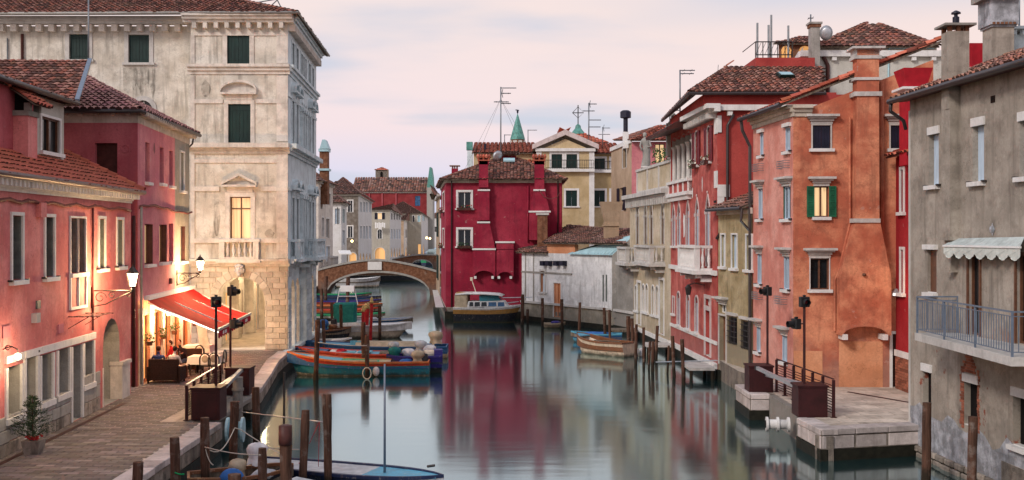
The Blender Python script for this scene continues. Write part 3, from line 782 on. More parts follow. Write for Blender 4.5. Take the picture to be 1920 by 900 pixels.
# right paved terrace
rp = thing('pavement', (10.5, 34, 0), None, None); rp['kind'] = 'structure'
b = MB(); b.poly([(9.3, 31.05, -.006), (12.2, 31.85, -.006), (14.6, 32.4, -.006), (14.6, 38.9, -.006), (10.3, 39.6, -.006), (8.8, 39.4, -.006), (8.8, 37.8, -.006), (9.2, 37.4, -.006), (9.2, 32.7, -.006), (9.2, 32.4, -.006)]); b.build('paving_bed', M['rough'], rp)
y = 31.2; row = 0
while y < 39.2:
    x = 9.25 - (row % 2) * .5
    while x < 14.2:
        w = 1.05
        x0_, x1_ = max(x, 9.24), min(x + w, 14.4)
        if x1_ - x0_ > .1 and y > 30.62 + .25 * (x1_ - 8.88):
            b = MB(); b.box(x0_ + .012, x1_ - .012, y + .012, y + .628, -.02, R.uniform(.0, .004)); b.build('paving_stone', M['paverR'], rp)
        x += w
    y += .64; row += 1
dr = MB(); dr.prism([(11.9, 37.9, .005), (12.0, 38.0, .005), (13.3, 35.6, .005), (13.2, 35.5, .005)], (0, 0, .01)); dr.build('drain_channel', M['ironrust'], rp)
# ------------------------------------------------------------------ pink building on the left
fa = Fac((-12.19, 16), (-13.42, 37.55))
A = thing('pink_house', (-12.8, 26, 0), 'long salmon pink house with white cornice and stone framed shop windows beside the walkway', 'house')
for (u0, v0, u1, v1) in ((21.5, 404, 40.5, 526), (84, 407, 100, 520), (185, 410, 195.5, 504), (219, 412, 229.5, 500)):
    wpx(fa, A, u0, v0, u1, v1, fill='glass', trim='stone_w', tw=.09, sill='stone_w', depth=.3, jamb='shut_k', guard=True, muntin=0, frame='shut_k')
s0, s1, z0, z1 = fa.rect(131, 409, 159, 512); sm = (s0 + s1) / 2
window(fa, A, s0, sm - .03, z0, z1, fill='glass', trim='stone_w', tw=.06, depth=.3, jamb='shut_k', muntin=0, frame='shut_k')
window(fa, A, sm + .03, s1, z0, z1, fill='glass', trim='stone_w', tw=.06, depth=.3, jamb='shut_k', muntin=0, frame='shut_k')
bb = MB(); _, _, zb, _ = fa.rect(131, 520, 159, 574)
fa.box(bb, s0 - .08, s1 + .08, z0 - .12, z0, -.02, .12)
for q in (s0 - .07, sm - .03, s1): fa.box(bb, q, q + .07, zb, z0 - .12, -.02, .06)
fa.box(bb, s0 - .07, s1 + .07, zb - .08, zb, -.02, .07); bb.build('blind_balustrade', M['stone_w'], A)
# shop openings
def shop(u0, v0, u1, v1, name='window', fill='glass'):
    s0, s1, z0, z1 = fa.rect(u0, v0, u1, v1)
    if name == 'door': z0 = .03
    window(fa, A, s0, s1, z0, z1, fill=fill, trim=None, depth=.42, muntin=0, frame='stone_g', name=name, glass='stone_g' if name != 'door' else 'stone_g')
    tb = MB(); e = .13
    fa.box(tb, s0 - e, s0, z0 - .0, z1, -.02, .05); fa.box(tb, s1, s1 + e, z0, z1, -.02, .05)
    if name != 'door': fa.box(tb, s0 - e, s1 + e, z0 - .16, z0, -.02, .09)
    tb.build('surround', M['stone_w'], A)
    return s0, s1, z0, z1
a = shop(12.5, 686, 38.5, 780); b_ = shop(47, 670, 68, 800, 'door'); c_ = shop(76, 664, 97, 752); d_ = shop(108, 654, 128, 738); e_ = shop(134.5, 648, 152, 788, 'door'); f_ = shop(157, 641, 173.5, 719)
zt = 2.33
for h in fa.holes[-6:]: zt = max(zt, h[3])
lb = MB(); sx = a[0] - .15
for (q0, q1) in ((a[0] - .15, a[1] + .1), (b_[0] - .1, c_[0] - .05), (c_[0] - .05, d_[1] + .05), (d_[1] + .05, e_[1] + .03), (e_[1] + .03, f_[1] + .15)):
    fa.box(lb, q0 + .004, q1 - .004, zt, zt + .19, -.02, .07)
lb.build('shopfront_lintel', M['stone_w'], A)
nb = MB(); n0 = b_[1]; fa.box(nb, n0 - .02, n0 + .02, zt + .07, zt + .13, .071, .075); fa.box(nb, n0 + .04, n0 + .08, zt + .07, zt + .13, .071, .075); nb.build('house_number', M['black'], A)
# stone base courses
fa_base = MB(); S185 = fa.S(186)
yy = 0
segs = [(fa.S(-60), b_[0] - .14, 1.0), (b_[1] + .14, e_[0] - .14, 1.0), (e_[1] + .14, S185, 1.25)]
for (q0, q1, h) in segs:
    rows = 3
    for r_ in range(rows):
        k = max(1, int((q1 - q0) / .55)); off = (r_ % 2) * .5 / k
        for i in range(k + 1):
            x0_ = max(q0, q0 + (q1 - q0) * (i - off * k) / k); x1_ = min(q1, q0 + (q1 - q0) * (i + 1 - off * k) / k)
            if x1_ - x0_ < .1: continue
            zz0, zz1 = h / rows * r_, h / rows * (r_ + 1)
            b = MB(); dj = R.uniform(.03, .06); fa.box(b, x0_ + .01, x1_ - .01, zz0 + .008, zz1 - .008, -.05, dj); b.build('base_stone', M['stone_g'] if r_ else M['rough'], A, bevel=.015)
# the arched passage
s0, s1, z0, z1 = fa.rect(193, 597, 224, 745); sA0, sA1 = s0, s1
fa.holes.append((s0, s1, 0.02, z1, 'round', 1.4))
ib = MB(); ib.poly([fa.pt(s0 - .3, 0, -1.4), fa.pt(s1 + .3, 0, -1.4), fa.pt(s1 + .3, 3.3, -1.4), fa.pt(s0 - .3, 3.3, -1.4)]); ib.build('passage_wall', M['cream_b'], A)
pb = MB(); zi = fa.sz(230, 676)[1]; fa.box(pb, s1 - .02, fa.S(238.5), 0, zi - .12, -.3, .1); fa.box(pb, s1 - .05, fa.S(239.5), zi - .12, zi, -.32, .14); fa.box(pb, s0 - .05, s0 + .03, 0, zi, -1.3, .02)
fa.box(pb, s0 + .03, s1 - .02, 0, zi, -1.38, -1.25); fa.box(pb, s0 + .03, s1 - .02, zi, zi + .12, -1.38, -1.2)
pb.build('arch_pier', M['stone_warm'], A)
fa.wall(A, M['pinkA'], 0, fa.L, 2.95, 6.78); fa.wall(A, M['pinkA'], 0, fa.L, 0, 2.95, 'ground_floor_wall', rmat=M['stone_g'])
eb = MB(); ec = Fac(fa.pt(fa.L, 0)[:2], (-18, 37.6), flip=False)
ebm = MB(); ebm.poly([(-13.42, 37.55, 0), (-18, 37.55, 0), (-18, 37.55, 9.4), (-13.42, 37.55, 6.9)]); ebm.build('gable_wall', M['pinkA'], A)
# white cornice with small brackets, gutter
fa.band(A, M['stone_w'], 0, fa.L, 6.70, 7.02, .1, 'cornice', steps=((0, .25, .05), (.25, .45, .1), (.9, 1, .4)))
dentils(fa, A, M['stone_w'], 2, fa.L, 6.83, 7.0, .34, .27, .12)
gt = MB(); gt.sm = True; gt.tube([fa.pt(0, 7.08, .44), fa.pt(fa.L + .1, 7.08, .44)], .085, 8); gt.build('gutter', M['pipe_c'], A)
# roof
E0, E1 = fa.pt(0, 7.12, .42), fa.pt(fa.L + .15, 7.12, .42)
up = Vector((-4.9, 0, 2.45))
roof(A, [E0, E1, E1 + up, E0 + up], 'tile_o', .22, .36, 'o', ridge=[(E1 + Vector((0, 0, .05)), E1 + up)], hgt=.045)
# set-back upper storey with a canal side window
ub = MB(); fu = Fac((-14.15, 24), (-14.62, 34.8))
wpx(fu, A, 76.5, 222, 111, 286, fill='glass', frame='wood_f', muntin=1, depth=.08, trim='wood_w', tw=.08, sill='wood_w')
fu.wall(A, M['white_up'], fu.S(70), fu.L, 7.2, 9.85, 'upper_wall')
fu.wall(A, M['pinkB'], 0, fu.S(70), 7.2, 9.85, 'upper_wall')
xb = MB(); xb.poly([(-14.62, 34.8, 7.2), (-20, 34.8, 7.2), (-20, 34.8, 9.85), (-14.62, 34.8, 9.85)]); xb.build('upper_wall', M['pinkB'], A)
ug = MB(); ug.sm = True; ug.tube([fu.pt(0, 9.9, .38), fu.pt(fu.L + .2, 9.9, .38)], .09, 8); ug.build('gutter', M['pipe_d'], A)
e0, e1 = fu.pt(0, 9.92, .35), fu.pt(fu.L + .2, 9.92, .35)
Rr, Ll = P(166, 116, 40.5), P(-80, 112, 40.5)
roof(A, [Vector((Ll.x, e1.y, 9.95)), e1, Rr, Ll], 'tile_w', .24, .38, 'w')
roof(A, [e0, e1, Ll], 'tile_w', .24, .38, 'w')
vb = MB(); vb.bar(e1 + Vector((0, 0, .1)), Rr + Vector((.05, 0, .1)), .14, .08); vb.build('verge_flashing', M['ironblue'], A)
# pink chimney with a little tiled roof
x0, x1, y0, y1 = -14.8, -14.02, 30.9, 31.5
cb = MB(); cb.box(x0, x1, y0, y1, 6.9, 9.05); ch = cb.build('chimney', M['pinkA'], A)
cb = MB(); cb.box(x0 - .05, x1 + .05, y0 - .05, y1 + .05, 9.05, 9.2)
for q in ((x0, y0), (x1, y0), (x0, y1), (x1, y1)): cb.box(q[0] - .09, q[0] + .09, q[1] - .07, q[1] + .07, 9.2, 9.42)
cb.build('chimney_head', M['greyB'], ch)
dk = MB(); dk.box(x0 + .1, x1 - .1, y0 + .1, y1 - .1, 9.2, 9.5); dk.prism([(x0 - .05, y0 + .12, 9.42), (x1 + .05, y0 + .12, 9.42), ((x0 + x1) / 2, y0 + .12, 9.72)], (0, .4, 0)); dk.build('flue', M['dark'], ch)
xm = (x0 + x1) / 2
roof(A, [(x1 + .32, y0 - .25, 9.38), (x1 + .32, y1 + .25, 9.38), (xm, y1 + .25, 9.86), (xm, y0 - .25, 9.86)], 'tile_o', .19, .3, 'o', thick=.06, name='chimney_roof')
roof(A, [(x0 - .32, y1 + .25, 9.38), (x0 - .32, y0 - .25, 9.38), (xm, y0 - .25, 9.86), (xm, y1 + .25, 9.86)], 'tile_o', .19, .3, 'o', thick=.06, name='chimney_roof')
# cables, downpipe, plaques, meter box, drying rack
pts = []
for i in range(24):
    u = -20 + 262 * i / 23; v = 374 + (u / 240) * 19 + 2.5 * math.sin(i * 1.7); s_, z_ = fa.sz(u, v); pts.append(fa.pt(s_, z_, .06))
tubep('cable_bundle', M['cable'], A, pts, .045)
pts2 = [p + Vector((0, 0, .05 * math.sin(i * 2.3))) for i, p in enumerate(pts)]; tubep('cable_bundle', M['cable'], A, pts2, .02)
sP = fa.S(170.5); tubep('downpipe', M['cable'], A, [fa.pt(sP, 6.5, .06), fa.pt(sP, 2.6, .06)], .035)
jb = MB(); jb.box(*(lambda s, z: (fa.pt(s, z).x, fa.pt(s, z).x + .15, fa.pt(s, z).y - .1, fa.pt(s, z).y + .25, z - .25, z + .15))(*fa.sz(70, 390))); jb.build('junction_box', M['pinkA'], A)
for (u, v, mt, w_, h_) in ((10.5, 622, 'pinkB2', .22, .3), (113, 616, 'pinkB2', .2, .26)):
    s_, z_ = fa.sz(u, v); q = MB(); fa.box(q, s_ - w_, s_ + w_, z_ - h_ / 2, z_ + h_ / 2, 0, .03); q.build('wall_plaque', M[mt], A)
s_, z_ = fa.sz(62.5, 596); q = MB(); fa.box(q, s_ - .14, s_ + .14, z_ - .13, z_ + .13, 0, .14); q.build('meter_box', M['galv'], A)
s_, z_ = fa.sz(70, 571); q = MB(); fa.box(q, s_ - .12, s_ + .12, z_ - .11, z_ + .11, 0, .05); q.build('vent_grille', M['shut_k'], A)
dr_ = MB(); s0_, z0_ = fa.sz(128, 594); s1_, _ = fa.sz(160, 588)
for i in range(5): dr_.tube([fa.pt(s0_ - .15, z0_, .15 + .16 * i), fa.pt(s1_ + .1, z0_, .15 + .16 * i)], .012, 5)
for q in (s0_, s1_): dr_.tube([fa.pt(q, z0_, 0), fa.pt(q, z0_, .85)], .016, 5); dr_.tube([fa.pt(q, z0_ - .35, 0), fa.pt(q, z0_, .6)], .012, 4)
tag(dr_.build('drying_rack', M['cable']), 'thin folding metal clothes drying rack fixed on the pink wall above the shopfront', 'drying rack')

# ---- wrought iron bracket lanterns
def scroll(mb, c, r, t, n, turns=1.3, ph=0, sg=1):
    pts = []
    for i in range(18):
        f = i / 17; a = ph + sg * f * turns * 2 * math.pi; rr = r * (1 - .75 * f)
        pts.append(c + t * (rr * math.cos(a)) + Vector((0, 0, rr * math.sin(a))))
    mb.tube(pts, .014, 5)
def lantern(base, out, label, size=1.0, power=60, arm=1.3, off=(0, 0, 0)):
    out = Vector(out).normalized(); base = Vector(base)
    r_ = thing('wall_lantern', base, label, 'street lamp')
    mb = MB(); mb.tube([base, base + out * arm], .022, 6); mb.tube([base + Vector((0, 0, .12)), base - Vector((0, 0, .55))], .03, 6)
    mb.tube([base - Vector((0, 0, .5)), base + out * arm * .35 - Vector((0, 0, .42)), base + out * arm * .75 - Vector((0, 0, .16)), base + out * arm - Vector((0, 0, .02))], .018, 5)
    scroll(mb, base + out * .26 - Vector((0, 0, .22)), .19, out, 1); scroll(mb, base + out * .62 - Vector((0, 0, .15)), .12, out, 1, ph=1); scroll(mb, base + out * (arm - .12) - Vector((0, 0, .12)), .1, out, 1, ph=2, sg=-1)
    mb.build('bracket', M['iron'], r_)
    t = base + out * arm; k = size
    lb = MB(); lb.lathe([(.05 * k, 0), (.07 * k, .06 * k), (.03 * k, .12 * k)], t, 8); lb.lathe([(.12 * k, .14 * k), (.13 * k, .17 * k)], t, 6); lb.lathe([(.26 * k, .66 * k), (.2 * k, .74 * k), (.1 * k, .86 * k), (.03 * k, .92 * k), (.02 * k, 1.0 * k)], t, 6)
    for j in range(6):
        a = j * math.pi / 3; d = Vector((math.cos(a), math.sin(a), 0)); lb.bar(t + d * .12 * k + Vector((0, 0, .16 * k)), t + d * .23 * k + Vector((0, 0, .67 * k)), .02)
    lb.build('lantern_frame', M['iron'], r_)
    gb_ = MB(); gb_.lathe([(.105 * k, .17 * k), (.21 * k, .66 * k)], t, 6); gb_.build('lamp_glass', M['bulb'], r_)
    ld = bpy.data.lights.new('lantern_light', 'POINT'); ld.energy = power; ld.color = (1, .62, .30); ld.shadow_soft_size = .2
    lo = bpy.data.objects.new('lantern_light', ld); scene.collection.objects.link(lo); lo.parent = r_; lo.location = t - base - out * .4 + Vector((0, 0, .3 * k)) + Vector(off)
    return r_
s_, z_ = fa.sz(171, 545); lantern(fa.pt(s_, z_, .02), (fa.n.x, fa.n.y, 0), 'lit wrought iron bracket lantern on the pink wall above the drying rack', .82, 430, 1.25)
# small globe lamp by the shop window
s_, z_ = fa.sz(4, 655); b0 = fa.pt(s_, z_, .02); out = Vector((fa.n.x, fa.n.y, 0))
gl = thing('globe_lamp', b0, 'small round glowing globe lamp on a scrolled bracket beside the first shop window', 'wall lamp')
mb = MB(); mb.tube([b0, b0 + out * .2 + Vector((0, 0, .08)), b0 + out * .36], .016, 5); mb.tube([b0 + out * .36, b0 + out * .36 - Vector((0, 0, .1))], .012, 5); scroll(mb, b0 + out * .12 + Vector((0, 0, .03)), .08, out, 1); mb.build('bracket', M['iron'], gl)
mb = MB(); mb.sm = True; mb.ball(b0 + out * .36 - Vector((0, 0, .18)), .085, n=12, k=8); mb.build('globe', M['bulb'], gl)
ld = bpy.data.lights.new('globe_light', 'POINT'); ld.energy = 90; ld.color = (1, .7, .4); ld.shadow_soft_size = .12
lo = bpy.data.objects.new('globe_light', ld); scene.collection.objects.link(lo); lo.parent = gl; lo.location = out * .5 - Vector((0, 0, .18))

# ------------------------------------------------------------------ dusky pink house B and grey strip
fb = Fac((-13.79, 39.3), (-14.73, 48.7)); sB = fb.S(328)
B = thing('dusky_pink_house', (-14.5, 42, 0), 'dusky pink house with hipped tiled roof above the red cafe awning', 'house')
for (u0, v0, u1, v1) in ((272.5, 267, 280.5, 342), (299.5, 276, 307, 344), (317.5, 282, 324, 349)):
    wpx(fb, B, u0, v0, u1, v1, fill='board', sh='shut_m', sill='stone_w', depth=.12)
wpx(fb, B, 271.5, 420, 287, 496, fill='lit', sh='shut_b', sill='stone_w', depth=.25, jamb='shut_b', frame='wood_f')
wpx(fb, B, 299, 421, 313, 492, fill='lit', sh='shut_b', sill='stone_w', depth=.25, jamb='shut_b', frame='wood_f')
wpx(fb, B, 317, 419, 325, 491, fill='board', sh='shut_m', sill='stone_w', depth=.12)
wpx(fb, B, 337.5, 286, 344.5, 358, fill='board', sh='shut_l', trim='stone_w', tw=.07, sill='stone_w')
wpx(fb, B, 338, 424, 347.5, 490, fill='board', sh='shut_l', sill='stone_w', depth=.2, jamb='shut_b')
ov = MB(); s_, z_ = fb.sz(289, 278); ov.poly([fb.pt(s_ + .12 * math.cos(i * .628), z_ + .22 * math.sin(i * .628), .01) for i in range(10)]); ov.build('oval_niche', M['shut_m'], B)
# cafe front doors
cz = 2.55; q0 = fb.S(262); q1 = fb.L - .25; n = 5; wq = (q1 - q0) / n
for i in range(n):
    window(fb, B, q0 + wq * i + .3, q0 + wq * (i + 1) - .3, .05, cz, fill='lit2', frame='wood_f', depth=.12, name='door', muntin=1)
fb.wall(B, M['pinkB2'], 0, sB, 3.15, 9.72); fb.wall(B, M['greyB'], sB, fb.L, 3.15, 9.72, 'grey_wall'); fb.wall(B, M['orangeP'], 0, fb.L, 0, 3.15, 'ground_floor_wall')
for i in range(n + 1):
    b = MB(); q = q0 + wq * i; fb.box(b, q - .16, q + .16, 0, 2.7, 0, .1); fb.box(b, q - .22, q + .22, 2.7, 2.85, 0, .14); b.build('pilaster', M['stone_warm'], B)
fs = Fac((-18.5, 39.3), (-13.79, 39.3))
wpx(fs, B, 178, 268, 220, 345, fill='board', sh='shut_b', depth=.15, name='door')
fs.wall(B, M['pinkB'], 0, fs.L, 0, 9.72, 'side_wall'); fs.band(B, M['cream_b'], 0, fs.L, 9.72, 10.12, .02, 'eaves_band'); fb.band(B, M['cream_b'], 0, fb.L, 9.72, 10.12, .02, 'eaves_band')
rg = MB(); s_, z_ = fs.sz(235, 279); rg.tube([fs.pt(s_ + .14 * math.cos(i * .628), z_ + .14 * math.sin(i * .628), .01) for i in range(11)], .02, 5); rg.build('wall_ring', M['pinkB'], B)
dentils(fs, B, M['cream_b'], 0, fs.L, 9.98, 10.12, .3, .55, .12); dentils(fb, B, M['cream_b'], 0, fb.L, 9.98, 10.12, .35, .3, .1)
c1 = P(262, 206, 38.85); c2 = P(373, 242, 49.2); ap = P(150, 138, 45.2); c0 = P(60, 206, 38.85); c1.z = 10.18; c0.z = 10.18; c2.z = 10.25
roof(B, [c0, c1, ap], 'tile_p', .26, .38, 'o', ridge=[(c1, ap)], hgt=.1); roof(B, [c1, c2, ap], 'tile_p', .26, .38, 'o', ridge=[(c2, ap)], hgt=.1)
gt = MB(); gt.sm = True; gt.tube([c0 - Vector((0, .05, .08)), c1 - Vector((-.02, .05, .08)), c2 - Vector((-.05, 0, .08))], .085, 8); gt.tube([c2 - Vector((.15, .3, .1)), c2 - Vector((.15, .5, .5)), c2 - Vector((.45, .4, .75)), c2 - Vector((.5, .4, 1.1))], .045, 6); gt.build('gutter', M['pipe_d'], B)
pts = []
for i in range(16):
    u = 243 + 113 * i / 15; v = 392 - 7 * math.sin(i * .35) + 1.5 * math.sin(i * 1.9); s_, z_ = fb.sz(max(u, 259), v); pts.append(fb.pt(s_, z_, .08))
tubep('cable_bundle', M['cable'], B, pts, .045)
tubep('downpipe', M['greyB'], B, [(-13.62, 39.2, 6.6), (-13.62, 39.2, .1)], .045); tubep('downpipe', M['shut_b'], B, [(-13.9, 39.2, 6.3), (-13.9, 39.2, 0)], .06)
s_, z_ = fb.sz(318, 527); q = MB(); fb.box(q, s_ - .12, s_ + .12, z_ - .12, z_ + .12, 0, .12); q.build('alarm_box', M['shut_b'], B)
s_, z_ = fb.sz(331, 512); lantern(fb.pt(s_, z_, .02), Vector((fb.n.x, fb.n.y - .25, 0)), 'lit wrought iron bracket lantern above the red awning by the pale palazzo', .8, 900, 1.05, (.55, .5, 0))
# awning
aw = thing('cafe_awning', fb.pt(fb.S(268), 3.1), 'big red sloping cafe awning with dark red valance over the tables', 'awning')
a0, a1 = fb.pt(fb.S(270), 3.12, .1), fb.pt(fb.L + .3, 3.12, .1)
f0 = P(409, 622, 40.9); f1 = P(470, 591, 49.3); f1.z = f0.z = 1.95
n = 22; ab = MB(); ab.sm = True; vs = []
for i in range(n + 1):
    for j in range(7):
        f, g_ = i / n, j / 6; top = a0.lerp(a1, f); bot = f0.lerp(f1, f); p = top.lerp(bot, g_); p.z += -.18 * math.sin(math.pi * g_) + (.035 * math.sin(i * 2.2) + .03 * math.sin(i * .9 + g_ * 5) + R.uniform(-.012, .012)) * math.sin(math.pi * g_); vs.append(p)
ab.add(vs, [(i * 7 + j, i * 7 + j + 1, (i + 1) * 7 + j + 1, (i + 1) * 7 + j) for i in range(n) for j in range(6)]); ab.build('canopy', M['awn_r'], aw)
hb = MB(); hb.bar(a0 + Vector((0, 0, .08)), a1 + Vector((0, 0, .08)), .2, .16); hb.build('cassette', M['wht'], aw)
hb = MB(); hb.bar(f0, f1, .08, .1); hb.build('front_bar', M['galv'], aw)
vb = MB(); d = (f1 - f0); k = 16
for i in range(k):
    a_, b_2 = f0 + d * i / k, f0 + d * (i + 1) / k; m_ = (a_ + b_2) / 2
    vb.poly([a_ - Vector((0, 0, .05)), b_2 - Vector((0, 0, .05)), b_2 - Vector((0, 0, .3)), m_ - Vector((0, 0, .37)), a_ - Vector((0, 0, .3))])
vb.build('valance', M['awn_d'], aw)
tb = MB(); nrm = Vector((d.y, -d.x, 0)).normalized() * .006
for i, f in enumerate((.12, .13, .14, .17, .185, .2, .215, .5, .52, .54, .56, .8, .82, .84, .86)):
    c = f0 + d * f + nrm; tb.obox(c - Vector((0, 0, .26)), d.normalized() * .09, nrm, (0, 0, .12 + .02 * (i % 2)))
tb.build('valance_lettering', M['wht'], aw)
for f in (.02, .35, .68, .99):
    hb = MB(); hb.bar(a0.lerp(a1, f) - Vector((0, 0, .1)), f0.lerp(f1, f) - Vector((0, 0, .12)), .05); hb.build('folding_arm', M['wht'], aw)
st = MB(); st.bar(a0.lerp(f0, .05) - Vector((0, 0, .14)), f0 - Vector((0, 0, .1)) + Vector((0, .05, 0)), .05, .04); st.build('strip_light', M['led'], aw)
for (f, pw) in ((.08, 260), (.38, 220), (.7, 220), (.95, 220)):
    ld = bpy.data.lights.new('cafe_light', 'POINT'); ld.energy = pw; ld.color = (1, .62, .32); ld.shadow_soft_size = .15
    p = fb.pt(fb.S(268) + (fb.L - fb.S(268)) * f, 2.35, .55); lo = bpy.data.objects.new('cafe_light', ld); scene.collection.objects.link(lo); lo.parent = aw; lo.location = p - aw.location
# ------------------------------------------------------------------ pale palazzo with the arcade
C = thing('palazzo', (-13, 53, 0), 'tall weathered cream palazzo with arcaded ground floor, pedimented windows and stone balconies', 'palazzo')
fc = Fac((-15.66, 52), (-10.92, 52)); T_ = 'stone_warm'
wpx(fc, C, 426, 62, 468, 120, fill='shutter', trim=T_, tw=.22, depth=.1)
wpx(fc, C, 428, 195, 470, 271, fill='shutter', trim=T_, tw=.2, depth=.1, lintel='segped')
wpx(fc, C, 431, 369, 470, 452, fill='lit', trim=T_, tw=.22, depth=.22, lintel='ped', frame='wood_f', muntin=2)
s0, s1, z0, z1 = fc.rect(406, 519, 497, 655); fc.holes.append((s0, s1, .0, z1, 'round', .9)); AR = (s0, s1, z1)
Z1a, Z1b = 4.06, 4.42
fc.wall(C, M['cream'], 0, fc.L, 4.1, 16.0); fc.wall(C, M['cream_b'], 0, fc.L, 0, 4.1, 'ground_floor_wall', rmat=M['stone_warm'])
# panels, pilaster strips and string courses of the front
pb = MB()
for (q0, q1) in ((0, .2), (fc.L - .55, fc.L - .0)):
    for (za, zb) in ((4.45, 9.75), (10.15, 13.35), (13.95, 15.3)): fc.box(pb, q0, q1, za, zb, -.02, .05)
pb.build('corner_strip', M['stone_warm'], C)
fc.band(C, M['stone_warm'], -.1, fc.L + .1, Z1a, Z1b, .3, steps=((0, .35, .12), (.35, .7, .28), (.7, 1, .4)))
fc.band(C, M['stone_warm'], 0, fc.L, 5.2, 5.42, .09); 
w = fc.holes
fc.band(C, M['stone_warm'], 0, w[2][0] - .5, 7.72, 7.95, .07); fc.band(C, M['stone_warm'], w[2][1] + .5, fc.L, 7.72, 7.95, .07)
fc.band(C, M['stone_warm'], .1, fc.L, 9.1, 9.3, .06)
fc.band(C, M['stone_warm'], -.15, fc.L + .1, 9.55, 10.05, .3, 'cornice', steps=((0, .3, .1), (.3, .55, .2), (.55, 1, .42)))
fc.band(C, M['stone_warm'], 0, w[1][0] - .25, 12.0, 12.2, .06); fc.band(C, M['stone_warm'], w[1][1] + .25, fc.L, 12.0, 12.2, .06)
fc.band(C, M['stone_warm'], -.15, fc.L + .1, 13.42, 13.9, .3, steps=((0, .35, .06), (.35, .7, .16), (.7, 1, .26)))
fc.band(C, M['stone_warm'], .15, fc.L, 15.3, 15.45, .06)
fc.band(C, M['stone_warm'], -.3, fc.L + .3, 15.9, 16.3, .3, 'cornice', steps=((0, .35, .35), (.35, .7, .5), (.7, 1, .62)))
dentils(fc, C, M['stone_warm'], 0, fc.L, 15.62, 15.88, .38, .5, .2)
# stone blocks of the ground floor
zr = [0.0]; 
while zr[-1] < 4.0: zr.append(zr[-1] + .2707)
cxa = (AR[0] + AR[1]) / 2; ra = (AR[1] - AR[0]) / 2; zsp = AR[2] - ra
def in_arch(q, z, g=.30):
    if z < zsp: return abs(q - cxa) < ra + .0
    return math.hypot(q - cxa, z - zsp) < ra + g
for i in range(len(zr) - 1):
    za, zb = zr[i], zr[i + 1]; q = 0 if i % 2 == 0 else -.32
    while q < fc.L:
        q0, q1 = max(q, 0), min(q + .62, fc.L); q += .62
        if q1 - q0 < .08: continue
        zm = (za + zb) / 2
        if zm < zsp + .1:
            if q0 < AR[0] < q1: q1 = AR[0]
            elif q0 < AR[1] < q1: q0 = AR[1]
            elif AR[0] <= q0 and q1 <= AR[1]: continue
        else:
            k = math.sqrt(max(0, (ra + .36) ** 2 - (max(zm - zsp, 0)) ** 2))
            l_, r_ = cxa - k, cxa + k
            if l_ < q0 and q1 < r_: continue
            if q0 < l_ < q1: q1 = l_
            elif q0 < r_ < q1: q0 = r_
        if q1 - q0 < .06: continue
        b = MB(); fc.box(b, q0 + .014, q1 - .014, za + .014, min(zb, 4.05) - .014, -.03, .045 + R.uniform(-.006, .01)); b.build('ashlar_block', M['blk_w'], C)
for i in range(13):   # voussoirs
    a0_, a1_ = math.pi * i / 13 + .008, math.pi * (i + 1) / 13 - .008
    if i == 6: r_out, dd = ra + .62, .16
    else: r_out, dd = ra + .34, .05
    pts = [(cxa - ra * math.cos(a0_), zsp + ra * math.sin(a0_)), (cxa - ra * math.cos(a1_), zsp + ra * math.sin(a1_)), (cxa - r_out * math.cos(a1_), zsp + r_out * math.sin(a1_)), (cxa - r_out * math.cos(a0_), zsp + r_out * math.sin(a0_))]
    b = MB(); b.prism([fc.pt(q, min(z, 4.05), -.02) for q, z in pts], (0, -dd - .02, 0)); b.build('voussoir', M['blk_w'], C)
hd = MB(); hd.sm = True; c = fc.pt(cxa, zsp + ra + .34, .26)   # carved head keystone
hd.ball(c, .2, .18, .27, 10, 7); hd.ball(c + Vector((0, -.17, -.02)), .035, .06, .06, 6, 4)
for sg in (-1, 1): hd.ball(c + Vector((sg * .07, -.15, .05)), .03, .03, .02, 6, 4); hd.ball(c + Vector((sg * .2, 0, -.02)), .05, .07, .12, 6, 4); hd.ball(c + Vector((sg * .13, -.05, .17)), .1, .12, .1, 6, 4)
hd.ball(c + Vector((0, -.15, -.13)), .06, .04, .02, 6, 4); hd.ball(c + Vector((0, -.06, .22)), .17, .14, .09, 8, 4); hd.ball(c + Vector((0, -.1, -.22)), .09, .08, .1, 6, 4)
hd.build('carved_head', M['stone'], C)
